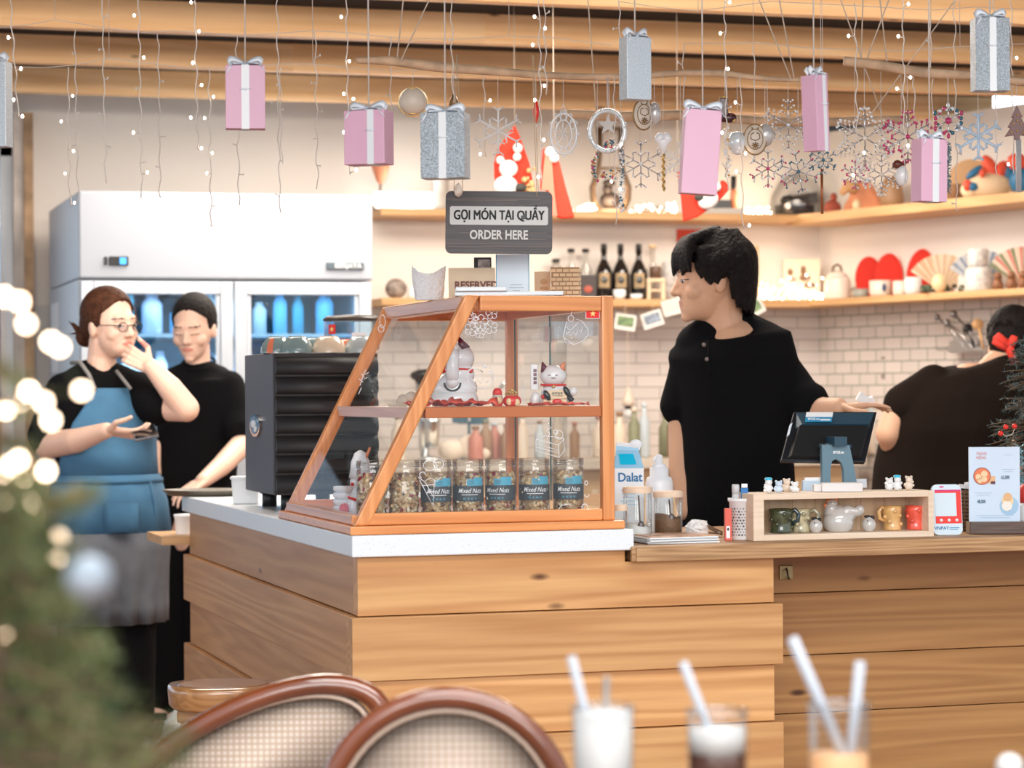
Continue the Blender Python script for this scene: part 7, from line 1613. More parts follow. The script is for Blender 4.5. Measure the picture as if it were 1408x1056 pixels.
# wrapped gift boxes
pk = pm('pink gift paper', (.72, .42, .55), .45); slv = pm('silver glitter paper', (.46, .53, .58), .35, .35, var=.45, vscale=380, bump=.5, bscale=400); slw = pm('silver weave paper', (.54, .60, .64), .4, .2, var=.3, vscale=500); rbw = pm('white satin ribbon', (.78, .81, .83), .35)
tb = pm('translucent bow', (.80, .84, .90), .3)
def band(b, pts, wd, w, m=0):
    wd = Vector(wd).normalized() * w / 2; b.loft([[Vector(p) - wd for p in pts], [Vector(p) + wd for p in pts]], m, cap=False, closed=False)
def gift(label, px, y0, y1, w, dp, mt, rz, d, rib=True, tilt=0, ribw=.2, bow=1.0, ribx=0, top=-40):
    a = P(px, y0, d); k = S_(d); h = y1 - y0
    t = thing('gift_box', label, 'gift box', a, 0, 'small wrapped gifts hanging on strings', rot=(0, tilt, FACE + rz))
    b = M(k); b.box((0, 0, -h / 2), (w, dp, h)); b.build('box', mt, t, bevel=.0012)
    if rib:
        b = M(k); e = .6; x0 = ribx * w; rw = ribw * w
        b.span((x0 - rw / 2, -dp / 2 - e, -h - e), (x0 + rw / 2, -dp / 2 - .05, e)); b.span((x0 - rw / 2, -dp / 2 - e, .05), (x0 + rw / 2, dp / 2 + e, e)); b.span((x0 - rw / 2, dp / 2 + .05, -h), (x0 + rw / 2, dp / 2 + e, e)); b.span((x0 - rw / 2, -dp / 2, -h - e), (x0 + rw / 2, dp / 2, -h - .05)); b.build('ribbon', rbw, t)
        b = M(k); b.tube([(x0 - 8, -dp / 2 - 1.5, -h * .38), (x0, -dp / 2 - 2.4, -h * .385), (x0 + 8, -dp / 2 - 1.5, -h * .375)], .8, 5); b.sph((x0, -dp / 2 - 2, -h * .38), (2.2, 1, 2)); b.build('ribbon_tie', tb, t)
    b = M(k); s = w * .30 * bow; r = random.Random(int(px))
    for sg in (-1, 1):
        for e, hz in ((-3, 1.0), (3, .75)):
            pts = [(sg * 1, e, 3), (sg * s * .55, e - 2, 4.5 * hz + 3), (sg * s * 1.15, e - 2.5, 7 * hz + 3), (sg * s * 1.45, e - 1, 5 * hz), (sg * s * 1.1, e + 2, 2.5), (sg * 1, e + 1, 2)]
            P_, _ = crv(pts, [1] * 6, 3); band(b, P_, (sg * .35, .45, 1), 8.5)
    band(b, [(0, -3, 3), (-s * 1.1, -dp * .5 - 1, 1), (-s * 1.55, -dp * .5 - 2, -s * .7)], (.75, .2, .6), 6); band(b, [(0, -3, 3), (s * 1.2, -dp * .5 - 1, 1), (s * 1.7, -dp * .5 - 2, -s * .55)], (.75, .2, -.6), 6)
    b.sph((0, 0, 3), (3.4, 3.2, 3)); b.build('bow', tb, t, solid=.0004)
    b = M(k); q_ = Matrix.Rotation(FACE + rz, 3, 'Z') @ Matrix.Rotation(tilt, 3, 'Y'); H = (ZT - a.z) / k
    up = q_.inverted() @ Vector((0, 0, H - .5)); b.tube([Vector((0, 0, 3)), up * .5 + Vector((.5, 0, 0)), up], 1.1, 5); b.build('hanging_string', wire, t)
    return t
gift('patterned silver gift cut by the left edge of the photo', -6, 86, 203, 40, 22, slw, -.25, 4.9, False)
gift('pink gift over the fridge left of centre, white ribbon down its front', 337, 91, 178, 54, 26, pk, .12, 5.0)
gift('second pink gift, hanging above the right end of the fridge', 507, 153, 227, 60, 34, pk, -.35, 5.0, ribx=.16, ribw=.16)
gift('large glittering silver gift left of the ORDER HERE sign', 612, 156, 246, 62, 34, slv, -.22, 4.9, ribw=.17)
gift('narrow silver gift hanging high in the middle', 873, 52, 138, 38, 24, slw, .45, 5.0, False)
gift('long tilted pink gift right of the heart stick', 966, 152, 268, 50, 26, pk, .10, 4.9, False, tilt=math.radians(4), bow=1.2)
gift('slim pink gift turned to show its white ribboned side', 1119, 104, 208, 26, 26, pk, .75, 5.0, True, tilt=math.radians(-3), ribx=.2, ribw=.25, bow=1.2)
gift('large crinkled silver gift at upper right', 1361, 26, 126, 48, 28, slv, .10, 4.9, ribw=.2)
gift('pink gift with a wide ribbon above the toys at right', 1278, 192, 278, 42, 26, pk, .42, 5.0, tilt=math.radians(1), ribw=.24, ribx=.05)
# ornaments
clear = pm('clear beads', (.72, .76, .80), .12, .1, coat=.5); creamb = pm('cream beads', (.72, .64, .56), .25, coat=.4); pinkb = pm('magenta beads', (.50, .03, .14), .15, coat=.6); tealb = pm('teal beads', (.02, .12, .18), .15, coat=.6); silv = pm('silver wire', (.60, .60, .62), .25, .8); iceb = pm('pale blue plastic', (.62, .74, .86), .3); fog = pm('frosty white', (.80, .80, .80), .4)
glint = emis
def by(px):
    B1 = [(490, 83), (540, 84), (600, 92), (680, 98), (760, 104), (850, 106), (930, 101), (990, 101), (1050, 108), (1100, 110)]; B2 = [(1160, 84), (1210, 90), (1270, 100), (1340, 104), (1400, 112), (1440, 112)]
    for B in (B1, B2):
        for i in range(len(B) - 1):
            if B[i][0] <= px <= B[i + 1][0]: f = (px - B[i][0]) / (B[i + 1][0] - B[i][0]); return B[i][1] * (1 - f) + B[i + 1][1] * f
    return None
def hang(name, label, cat, px, py, d, r_up, group=None, rz=0, th=True):
    br = by(px); d = (5.47 if px < 1101 else 5.45) + (d - 5.4) * .03 if br else d
    a = P(px, py, d); t = thing(name, label, cat, a, FACE + rz, group); k = S_(d)
    if th: b = M(k); b.cyl((0, 0, r_up), (0, 0, max(r_up + 2, py - br) if br else (ZT - a.z) / k - .5), .35, n=4); b.build('thread', pm('fine thread', (.72, .70, .68), .5), t)
    return t, k
def flake(label, px, py, r, mats, d=5.4, gems=True, sub=3, th=1.0, rz=0, rot=0, gr=1.6, squash=1):
    t, k = hang('snowflake', label, 'snowflake', px, py, d, r, 'hanging snowflakes', rz)
    b = M(k); gb = [M(k) for _ in mats]; rr_ = random.Random(int(px + py))
    for i in range(6):
        a = rot + i * PI / 3 + PI / 6 * 0 + PI / 2; u = Vector((math.cos(a) * squash, 0, math.sin(a))); b.tube([(0, 0, 0), u * r], th * .9, 5)
        for j in range(sub):
            f = .38 + .5 * j / max(1, sub - 1) if sub > 1 else .6; L = r * (.34 - .06 * j)
            for s in (-1, 1):
                v = Vector((math.cos(a + s * .95) * squash, 0, math.sin(a + s * .95))); p = u * r * f; b.tube([p, p + v * L], th * .7, 4)
                if gems: gb[rr_.randrange(len(mats))].sph(p + v * L, (gr, gr * .8, gr), 7, 5); gb[rr_.randrange(len(mats))].sph(p + v * L * .55, (gr * .7,) * 3, 6, 4)
        if gems: gb[rr_.randrange(len(mats))].sph(u * r, (gr * .9, gr * .8, gr * 1.3), 7, 5)
    fr = b.build('frame', mats[-1] if not gems else silv, t)
    for i, g in enumerate(gb):
        if gems and g.v: q_ = g.build('beads', mats[i], t); q_['kind'] = 'stuff'
    if gems: b = M(k); b.sph((0, 0, 0), gr * 1.6); b.build('centre_bead', mats[0], t)
flake('clear white snowflake just right of the big silver gift', 685, 180, 32, [fog], 5.6, False, 2, 1.6)
flake('silver beaded snowflake under the gold ball, left of the heart stick', 881, 226, 30, [clear, silv], 5.3, True, 2)
flake('blurred frosty snowflake behind the tilted pink gift', 936, 222, 26, [fog], 6.4, False, 3, 1.4)
flake('clear snowflake above the gold oval ornament', 1084, 172, 34, [clear, fog], 5.6, True, 3)
flake('pink and silver beaded star left of the dark beaded one', 1056, 232, 24, [pinkb, clear, clear], 5.4, True, 2)
flake('dark multicoloured beaded star in the middle of three', 1098, 236, 26, [tealb, pinkb, clear, tealb], 5.4, True, 2, rot=.2)
flake('blue beaded star behind the slim pink gift', 1132, 220, 18, [tealb, tealb, clear], 5.5, True, 2)
flake('largest cream beaded snowflake left of the pink one', 1189, 190, 42, [creamb, creamb, clear], 5.4, True, 4, 1.2, gr=2.2)
flake('smaller cream snowflake below the largest cream one', 1212, 240, 28, [creamb], 5.8, True, 3, gr=2.0)
flake('magenta beaded snowflake right of the cream ones', 1248, 188, 34, [pinkb], 5.3, True, 3, 1.2, gr=2.2)
flake('small pink beaded star below the large cream snowflake', 1176, 240, 18, [pinkb, clear], 5.4, True, 2)
flake('round star of pink and teal balls above the last pink gift', 1304, 166, 21, [pinkb, tealb, clear], 5.2, True, 1, 1.2, gr=3.0)
flake('pale blue plastic snowflake at right', 1345, 188, 31, [iceb], 5.4, False, 2, 2.4)
t, k = hang('wreath', 'clear glass bead ring wreath with a star inside it', 'wreath', 835, 180, 5.3, 30)
b = M(k); b.tube(torus_pts((0, 0, 0), 24, 36, 'XZ', 28), 3.2, 8, closed=True)
for i in range(44): a = i * 2 * PI / 44; b.sph((24 * math.cos(a) + rnd.uniform(-2, 2), rnd.uniform(-3, 2), 28 * math.sin(a) + rnd.uniform(-2, 2)), 2.3, 6, 4)
b.build('ring', pm('glassy beads', (.70, .74, .76), .1, .1, coat=.8), t)
t, k = hang('star_ornament', 'flat grey star hanging inside the bead ring', 'star', 836, 172, 5.35, 15); b = M(k); star(b, (0, 0), 15, 3, 1.5); b.build('star', pm('grey star', (.60, .57, .54), .6), t, fix=True)
def beadstring(label, px, y0, y1, mats, d=5.4, dx=0, n=40, sp=3, hook=True):
    t, k = hang('bead_string', label, 'bead string', px, y0, d, 0, 'colourful bead strings'); gb = [M(k) for _ in mats]; r = random.Random(int(px))
    for i in range(n): f = i / n; gb[r.randrange(len(mats))].sph((dx * math.sin(f * PI) + r.uniform(-sp, sp), r.uniform(-2, 2), -(y1 - y0) * f), r.uniform(1.2, 2.2), 6, 4)
    for i, g in enumerate(gb):
        if g.v: q_ = g.build('beads', mats[i], t); q_['kind'] = 'stuff'
    return t
goldb = pm('gold beads', (.70, .42, .18), .2, .5)
beadstring('bead string with pink and teal beads on the left of the ring', 822, 208, 250, [pinkb, tealb, clear, goldb], dx=-6); beadstring('cluster of bright beads under the star in the ring', 838, 192, 205, [pinkb, tealb, goldb], sp=7, n=26); beadstring('row of colourful beads low under the glass ring', 838, 234, 246, [pinkb, goldb, tealb], sp=12, n=26); beadstring('silver and teal bead string on the right of the ring', 854, 206, 292, [clear, tealb, clear], n=50)
beadstring('gold and silver beads behind the tilted pink gift', 1000, 172, 245, [clear, goldb, clear], 5.5, n=50, sp=4)
t, k = hang('lace_oval', 'white filigree oval ornament right of the sign string', 'ornament', 775, 184, 5.3, 38)
b = M(k); b.tube(torus_pts((0, 0, 0), 18, 30, 'XZ', 28), 1.4, 5, closed=True); b.tube(torus_pts((0, 0, 0), 11, 30, 'XZ', 19), .9, 5, closed=True); b.tube([(-5, 0, 27), (0, 0, 40), (5, 0, 27)], 1, 5)
for i in range(12):
    a = i * PI / 6; b.tube(torus_pts((14.5 * math.cos(a), 0, 23 * math.sin(a)), 3.6, 10, 'XZ', 4.6), .7, 4, closed=True); b.tube(torus_pts((19.5 * math.cos(a), 0, 30 * math.sin(a)), 2.0, 8, 'XZ'), .7, 4, closed=True)
for i in range(8): a = i * PI / 4; b.tube([(0, 0, 0), (5 * math.cos(a + .3), 0, 8 * math.sin(a + .3)), (11 * math.cos(a), 0, 19 * math.sin(a))], .7, 4)
b.build('filigree', pm('white lace plastic', (.80, .82, .84), .3, coat=.5), t)
ivory = pm('ivory ornament', (.66, .58, .48), .4); dgold = pm('dark gold relief', (.28, .17, .07), .4, .5)
def medal(label, px, py, rx, rz_, d=5.3, rz=0):
    t, k = hang('oval_ornament', label, 'ornament', px, py, d, rz_, 'gold and ivory oval ornaments', rz)
    b = M(k); b.sph((0, 0, 0), (rx, 6, rz_), 24, 14); b.build('body', ivory, t)
    b = M(k); b.tube(torus_pts((0, -1, 0), rx * .98, 30, 'XZ', rz_ * .98), 1.3, 6, closed=True); b.tube(torus_pts((0, -4.6, 0), rx * .66, 26, 'XZ', rz_ * .66), .7, 5, closed=True)
    for i in range(8): a = i * 2 * PI / 8; b.tube([(0, -6.2, -rz_ * .40), (rx * .32 * math.cos(a), -6.0, -rz_ * .40 + rz_ * .22 * math.sin(a))], .8, 4)
    b.sph((0, -6, -rz_ * .40), 2.4, 8, 5)
    for s in (-1, 1): b.tube([(0, -6, -rz_ * .1), (s * rx * .4, -5.6, rz_ * .05), (s * rx * .35, -5.4, rz_ * .35), (s * rx * .1, -5.6, rz_ * .42)], .7, 4); b.tube([(s * rx * .15, -4.6, rz_ * .62), (s * rx * .3, -4.2, rz_ * .78)], .9, 4)
    b.build('relief', dgold, t)
medal('gold edged ivory oval hanging left of the heart stick', 884, 158, 15, 21, 5.3, .35); medal('gold edged ivory oval on a brown cord at right of the tilted gift', 1038, 192, 16, 21)
t, k = hang('ball_ornament', 'round ivory and gold ball left of the big silver gift', 'ornament', 568, 140, 5.4, 20)
b = M(k); b.sph((0, 0, 0), 20, 24, 16); b.build('ball', ivory, t)
b = M(k); b.tube(torus_pts((0, 0, 0), 20.2, 30, 'XZ'), 1, 5, closed=True)
for rx in (8, 15): b.tube(torus_pts((0, -10 if rx == 8 else -4, 0), rx, 26, 'XZ', 18), 1.2, 5, closed=True)
for i in range(16): a = PI * .2 + i * PI * 1.0 / 15 + PI; b.sph((17 * math.cos(a), -9, 17 * math.sin(a)), 1.3, 6, 4)
b.build('gold_relief', gold, t)
t, k = hang('glass_bell', 'clear round glass ornament left of the gold oval', 'ornament', 1014, 195, 5.6, 16); b = M(k); b.lathe([(1, 14), (9, 12), (13, 4), (12, -6), (7, -16), (1, -18)], n=18); b.build('body', pm('glassy beads', (.70, .74, .76), .1, .1, coat=.8), t)
t, k = hang('ball_ornament', 'small silver ball behind the right oval ornament', 'ornament', 1052, 186, 5.7, 14); b = M(k); b.sph((0, 0, 0), (12, 12, 16)); b.build('ball', pm('silver ball', (.62, .60, .58), .25, .3), t)
t, k = hang('ball_ornament', 'small silver ball behind the ivory oval by the heart stick', 'ornament', 900, 156, 5.7, 14); b = M(k); b.sph((0, 0, 0), (9, 9, 16)); b.build('ball', pm('silver ball', (.62, .60, .58), .25, .3), t)
t, k = hang('heart_stick', 'white heart on a gold twisted stick', 'ornament', 912, 196, 5.3, 16)
b = M(k); b.sph((-5, 0, 6), (6.5, 5, 8), R=rotm(0, .25, 0)); b.sph((5, 0, 6), (6.5, 5, 8), R=rotm(0, -.25, 0)); b.lathe([(.6, -16), (5, -6), (9.5, 2), (8, 6)], n=16, sy=.5); b.build('heart', pm('pearly white', (.84, .84, .85), .2, coat=.6), t)
b = M(k); P_ = [(1.1 * math.sin(i * .9), 1.1 * math.cos(i * .9), -16 - i * 1.3) for i in range(40)]; b.tube(P_, 1.9, 6); b.build('stick', gold, t)
t, k = hang('boot_ornament', 'dark red boot ornament at the right top of the tilted pink gift', 'ornament', 997, 152, 5.5, 17); b = M(k); b.box((-2, 0, 5), (12, 9, 24)); b.sph((5, 0, -10), (11, 5, 7)); b.sph((-3, 0, -8), (7, 5, 8)); b.build('boot', pm('black red boot', (.05, .008, .01), .3), t, bevel=.002)
b = M(k); b.tube([(-8, -5, 18), (4, -5, 18)], 1.4, 6); b.tube([(10, -4, -16), (14, -4, -12)], 1.2, 6); b.build('gold_edge', gold, t)
t, k = hang('red_drop', 'small red drop ornament on the thick light string', 'ornament', 737, 153, 5.15, 18); b = M(k); b.lathe([(.6, -18), (4, -6), (4.6, 2), (2, 14), (.6, 18)], n=14); b.build('drop', redg, t)
t, k = hang('ball_ornament', 'dark gold bauble top peeking over the big silver gift', 'ornament', 624, 138, 5.4, 8); b = M(k); b.lathe([(7, -8), (6, 0), (2, 8)], n=12); b.build('bauble', dgold, t)
t, k = hang('tinsel_stick', 'blue silver tinsel stick right of the last pink gift', 'ornament', 1304, 230, 5.2, 36)
b = M(k); r9 = random.Random(3)
for i in range(260): z = r9.uniform(-35, 35); a = r9.uniform(0, 6.28); b.tube([(0, 0, z), (4.6 * math.cos(a), 4.6 * math.sin(a), z + r9.uniform(-3, 3))], .45, 3)
b.build('tinsel', [pm('blue tinsel', (.22, .40, .50), .2, .6)], t); t.children[-1]['kind'] = 'stuff'
t, k = hang('tree_stick', 'dark red tree ornament on a silver glitter stick at the right edge', 'ornament', 1398, 168, 5.2, 24)
b = M(k); b.prism([(-17, -20), (-4, -18), (-4, -24), (4, -24), (4, -18), (17, -20), (9, -8), (13, -7), (5, 6), (8, 7), (0, 23), (-8, 7), (-5, 6), (-13, -7), (-9, -8)], (0, -2, 0), (1, 0, 0), (0, 0, 1), (0, 4, 0)); b.build('tree', pm('dark red brown', (.13, .03, .02), .3), t, bevel=.001, fix=True)
b = M(k)
for x, z in ((-8, -14), (8, -14), (0, -12), (-5, -2), (5, -2), (0, 10), (0, 2)): b.sph((x, -3, z), 1.6, 6, 4)
b.build('gems', gold, t); b = M(k); b.cyl((2, 0, -24), (2, 0, -96), 4, n=10); b.build('stick', pm('silver glitter', (.66, .66, .68), .3, .3, bump=.8, bscale=500), t)
t, k = hang('bell_ornament', 'white bell with a red top below the magenta snowflake', 'ornament', 1240, 242, 5.5, 22); b = M(k); b.sph((0, 0, 0), (9, 9, 14)); b.build('bell', pm('pearly white', (.84, .84, .85), .2), t); b = M(k); b.sph((-6, 0, 16), (7, 5, 6)); b.sph((3, 0, 18), (4, 4, 4)); b.build('red_top', pm('dark red brown', (.13, .03, .02), .3), t)
t, k = hang('copper_stick', 'thin copper coloured stick below the blue beaded star', 'ornament', 1130, 262, 5.6, 30); b = M(k); b.cyl((0, 0, 30), (0, 0, -32), 2, n=8); b.build('stick', pm('copper', (.36, .12, .04), .3, .5), t)
# felt stockings
felt = pm('red felt cloth', (.80, .045, .02), .9, bump=.3, bscale=200); felt2 = pm('coral felt cloth', (.82, .20, .13), .9)
def felt_piece(label, px, py, d, poly, m, cat='stocking', name='christmas_stocking', th=10, rz=0):
    a = P(px, py, d); t = thing(name, label, cat, a, FACE + rz); k = S_(d); b = M(k); pp_ = [(x - px, -(y - py)) for x, y in poly]; b.prism(pp_, (0, -th / 2, 0), (1, 0, 0), (0, 0, 1), (0, th, 0)); b.build('felt', m, t, bevel=.006, fix=True)
    tx = max(pp_, key=lambda q: q[1]); b = M(k); b.cyl((tx[0], 0, tx[1] - 3), (tx[0], 0, (ZT - a.z) / k), .6, n=4); b.build('cord', cord, t); return t, k
t, k = felt_piece('red felt gnome hat with a stuffed snowman behind the white snowflake', 707, 225, 8.0, [(680, 270), (679, 225), (684, 206), (697, 186), (708, 172), (716, 190), (728, 225), (736, 270)], felt, 'felt hat')
b = M(k); b.sph((-12, -12, -32), (17, 11, 15)); b.sph((-8, -13, -8), (13, 9, 12)); b.sph((4, -12, 8), (6, 6, 6)); b.sph((5, -14, 20), (7, 7, 7)); b.sph((-19, -10, 4), (6, 5, 6)); b.build('snowman', pm('white fleece', (.82, .78, .74), .9), t)
b = M(k); b.sph((8, -12, -34), (9, 8, 6)); b.build('dark_trim', pm('dark trim', (.06, .06, .05), .8), t)
b = M(k); r9 = random.Random(9)
for i in range(24): b.sph((r9.uniform(12, 28), -9, r9.uniform(-44, -8)), r9.uniform(2.5, 5), 6, 4)
b.build('gold_fringe', pm('straw gold', (.62, .40, .18), .8), t)
t, k = felt_piece('long red felt stocking hanging right of the sign', 766, 250, 7.6, [(745, 205), (762, 202), (770, 226), (779, 262), (790, 300), (772, 301), (764, 298), (757, 270), (750, 262), (742, 262)], felt)
b = M(k); b.sph((-8, -6, 40), (9, 7, 8)); b.sph((-4, -6, 32), (7, 6, 7)); b.build('fleece_tuft', pm('white fleece', (.82, .78, .74), .9), t)
b = M(k); b.prism([(-22, -12), (-16, 40), (-8, 40), (-4, -14), (0, -48), (-8, -46), (-12, -12)], (0, -8, 0), (1, 0, 0), (0, 0, 1), (0, 3, 0)); b.build('coral_strip', felt2, t, fix=True)
t, k = felt_piece('red pointed elf hat with a white patch below the tilted pink gift', 968, 270, 8.0, [(932, 235), (936, 268), (939, 305), (960, 298), (985, 280), (1002, 262), (1001, 252), (992, 247), (985, 262), (972, 240)], felt, 'felt hat')
b = M(k); b.sph((5, -10, -6), (15, 7, 12), R=rotm(0, -.5, 0)); b.sph((16, -10, 12), (7, 6, 7)); b.build('fleece_face', pm('white fleece', (.82, .78, .74), .9), t)
b = M(k); b.sph((-8, -14, -2), (7, 4, 5)); b.build('dark_trim', pm('dark trim', (.06, .06, .05), .8), t)
# ================================================================ wooden stool by the bar
DS = 5.5
p = P(306, 940, DS); hS = p.z; t = thing('wooden_stool', 'round log-slice wooden stool in front of the left side of the bar', 'stool', (p.x, p.y, 0), FACE); k = S_(DS)
R_ = 78 * k
stw = wood('log slice wood', (.52, .26, .10), (.32, .14, .05), 'X', 2, .2, False, coat=.7)
b = MB(); n = 40; rows = []
for z, s in ((hS - .052, .93), (hS - .045, .98), (hS - .012, 1.0), (hS - .003, .99), (hS, .965)):
    rows.append([Vector((R_ * s * (1 + .03 * math.sin(3 * a + 1) + .02 * math.sin(5 * a)) * math.cos(a), R_ * s * (1 + .03 * math.sin(3 * a + 1) + .02 * math.sin(5 * a)) * math.sin(a) * .92, z)) for a in [2 * PI * i / n for i in range(n)]])
b.loft(rows); b.build('seat', stw, t)
b = MB(); b.lathe([(R_ * .78, hS + .0003), (R_ * .80, hS + .0010), (R_ * .76, hS + .0012), (.001, hS + .0012)], n=36, cap=False, sy=.92); b.build('heartwood', wood('heartwood', (.40, .18, .06), (.28, .11, .04), 'X', 3, .2, False, coat=.7), t)
b = MB(); b.box((0, 0, hS - .067), (R_ * 1.5, R_ * .9, .028)); b.build('rail', stw, t, bevel=.004)
for sx in (-1, 1):
    for sy in (-1, 1): b = MB(); b.hexa([(sx * R_ * .66 - .022, sy * R_ * .5 - .02, 0), (sx * R_ * .66 + .022, sy * R_ * .5 - .02, 0), (sx * R_ * .66 + .022, sy * R_ * .5 + .02, 0), (sx * R_ * .66 - .022, sy * R_ * .5 + .02, 0)], [(sx * R_ * .48 - .026, sy * R_ * .3 - .022, hS - .081), (sx * R_ * .48 + .026, sy * R_ * .3 - .022, hS - .081), (sx * R_ * .48 + .026, sy * R_ * .3 + .022, hS - .081), (sx * R_ * .48 - .026, sy * R_ * .3 + .022, hS - .081)]); b.build('leg', stw, t)

# ================================================================ two cane-backed chairs in the foreground
cw = pm('dark red brown bentwood', (.16, .042, .014), .18, coat=.9, var=.25, vscale=6)
m_, N_, L_, B_ = newmat('woven cane'); tcc = N_.new('ShaderNodeTexCoord')
ck = N_.new('ShaderNodeTexChecker'); ck.inputs['Scale'].default_value = 150; L_.new(tcc.outputs['UV'] if 0 else tcc.outputs['Object'], ck.inputs['Vector'])
w1 = N_.new('ShaderNodeTexWave'); w1.inputs['Scale'].default_value = 34; w1.bands_direction = 'X'; L_.new(tcc.outputs['Object'], w1.inputs['Vector']); w2 = N_.new('ShaderNodeTexWave'); w2.inputs['Scale'].default_value = 34; w2.bands_direction = 'Z'; L_.new(tcc.outputs['Object'], w2.inputs['Vector'])
mm_ = N_.new('ShaderNodeMath'); mm_.operation = 'MINIMUM'; L_.new(w1.outputs['Fac'], mm_.inputs[0]); L_.new(w2.outputs['Fac'], mm_.inputs[1])
cr = N_.new('ShaderNodeValToRGB'); cr.color_ramp.elements[0].position = .05; cr.color_ramp.elements[0].color = (.44, .31, .22, 1); cr.color_ramp.elements[1].position = .55; cr.color_ramp.elements[1].color = (.64, .53, .45, 1); L_.new(mm_.outputs[0], cr.inputs['Fac']); L_.new(cr.outputs[0], B_.inputs['Base Color']); B_.inputs['Roughness'].default_value = .5
cane = m_
def chair(label, px, py, d, rx, rz_, yaw, tilt, lean, W=.43):
    # (px, py): crown of the oval back
    top = P(px, py, d); k = S_(d); A = rx * k; Bz = rz_ * k
    t = thing('cane_chair', label, 'chair', (top.x, top.y, 0), FACE + yaw, 'oval-backed cane chairs in the foreground'); H = top.z
    Rm = rotm(lean, tilt, 0); c = Vector((0, 0, H - Bz)); tr = 15 * k
    def e(a, s=1.0, y=0): q_ = Rm.to_3x3() @ Vector(((A - tr) * s * math.cos(a), y, (Bz - tr) * s * math.sin(a))); return c + q_
    b = MB(); n = 48; b.tube([e(2 * PI * i / n) for i in range(n)], tr, 12, closed=True); b.build('back_rim', cw, t)
    b = MB(); b.tube([e(2 * PI * i / n, .90, -.006) for i in range(n)], tr * .22, 6, closed=True); b.build('inner_bead', pm('beige cane trim', (.46, .34, .26), .5), t)
    b = MB(); rows = [[e(2 * PI * i / n, s, .012 * (1 - s)) for i in range(n)] for s in (.92, .6, .3, .02)]; b.loft(rows, 0, cap=True); b.build('cane_back', cane, t, solid=.004)
    zs_ = .44; sw_ = W / 2
    b = MB(); b.lathe([(sw_, zs_ - .035), (sw_ * 1.04, zs_ - .02), (sw_ * 1.02, zs_), (sw_ * .9, zs_ + .004), (.01, zs_ + .004)], c=(0, -sw_ * .95, 0), n=32, cap=False); b.lathe([(sw_, zs_ - .035), (.01, zs_ - .035)], c=(0, -sw_ * .95, 0), n=32, cap=False); b.build('seat', cw, t)
    for s in (-1, 1):
        b = MB(); j = e(-PI / 2 + s * .75); b.tube([j, Vector((s * sw_ * .72, -.03, zs_)), Vector((s * sw_ * .78, .03, 0))], [.016, .018, .015], 10); b.build('rear_leg', cw, t)
        b = MB(); b.tube([(s * sw_ * .70, -sw_ * 1.6, zs_ - .03), (s * sw_ * .80, -sw_ * 1.72, 0)], [.019, .014], 10); b.build('front_leg', cw, t)
    return t
chair('cane chair in front, centre, its oval back rim arching over the bottom edge', 612, 944, 2.95, 184, 190, .0, math.radians(8), 0)
chair('cane chair left of the centre one, its oval back tilted up to the right', 321, 973, 3.7, 250, 120, .0, math.radians(-31), 0, .34)

# ================================================================ table and drinks at the bottom
DT = 2.27; zt2 = P(1000, 1080, DT).z - .03
p0 = P(1000, 1056, DT)
t = thing('cafe_table', 'dark round cafe table just below the frame under the drinks', 'table', (p0.x + .02, p0.y - .10, 0)); o = t.location
gh = .115; zt2 = P(835, 975, DT).z - gh
b = MB(); b.lathe([(.36, zt2 - .03), (.37, zt2 - .015), (.36, zt2)], n=48); b.build('top', pm('dark table wood', (.16, .07, .03), .3), t)
b = MB(); b.lathe([(.20, 0), (.20, .015), (.03, .03), (.025, zt2 - .031)], n=24); b.build('pedestal', black, t)
tg = glass('tumbler glass', (.97, .98, .98), .8, .02, .05); strw = pm('white straw', (.44, .47, .52), .4)
def drink(label, px, py, wpx, layers, straws, d=DT, hh=gh):
    top = P(px, py, d); k = S_(d); r = wpx / 2 * k; base = top.copy(); base.z = zt2 + .0006; H = top.z - base.z
    t = thing('drink_glass', label, 'glass', base, FACE, 'iced drinks on the table at the bottom')
    b = MB(); b.lathe([(.001, .0005), (r * .86, .0005), (r * .92, .01), (r, H)], n=32, cap=False); b.build('glass', tg, t)
    b = MB(); b.tube(torus_pts((0, 0, H), r, 32, 'XY'), .0012, 6, closed=True); b.build('rim', glass('rim glass', (.95, .97, 1), 1, .02, .25), t)
    z = .004
    for f, m, nm in layers: b = MB(); z2 = H * f; b.lathe([(r * .90, z), (r * .93, z2)], n=28); b.build(nm, m, t); z = z2 + .0003
    for (x0, y0, x1, y1, m, rr_) in straws:
        a = Vector(((x0 - px) * k, -.006, -(y0 - py) * k + H)); e = Vector(((x1 - px) * k, .004, -(y1 - py) * k + H)); v = (e - a).normalized(); L = (a.z - .012) / max(.05, -v.z) if v.z < 0 else .1
        e2 = a + v * min(L, .21)
        if math.hypot(e2.x, e2.y) > r * .85: e2 = a + v * min(L, .15)
        b = MB(); b.tube([a, e2], rr_, 12); b.build('straw', m, t)
    return t
milk = pm('white milk foam', (.62, .60, .58), .5); coff = pm('dark coffee', (.07, .02, .008), .25); ora = pm('peach drink', (.80, .42, .20), .4); spn = pm('steel spoon', (.30, .27, .25), .35, .7)
drink('tall glass of white milk drink, leftmost of the three', 829, 972, 86, [(.97, milk, 'milk')], [(786, 902, 806, 985, strw, .0042), (834, 930, 833, 985, spn, .0032)])
drink('glass of black coffee under a thick white foam, middle of the three', 986, 978, 84, [(.66, coff, 'coffee'), (.86, milk, 'foam')], [(939, 910, 968, 985, strw, .0042)])
drink('glass with a thick white straw and peach drink, rightmost of the three', 1153, 968, 86, [(.60, ora, 'drink')], [(1089, 876, 1158, 1035, strw, .0052), (1182, 910, 1176, 985, strw, .0050)])
strw2 = P(1388, 1044, DT)
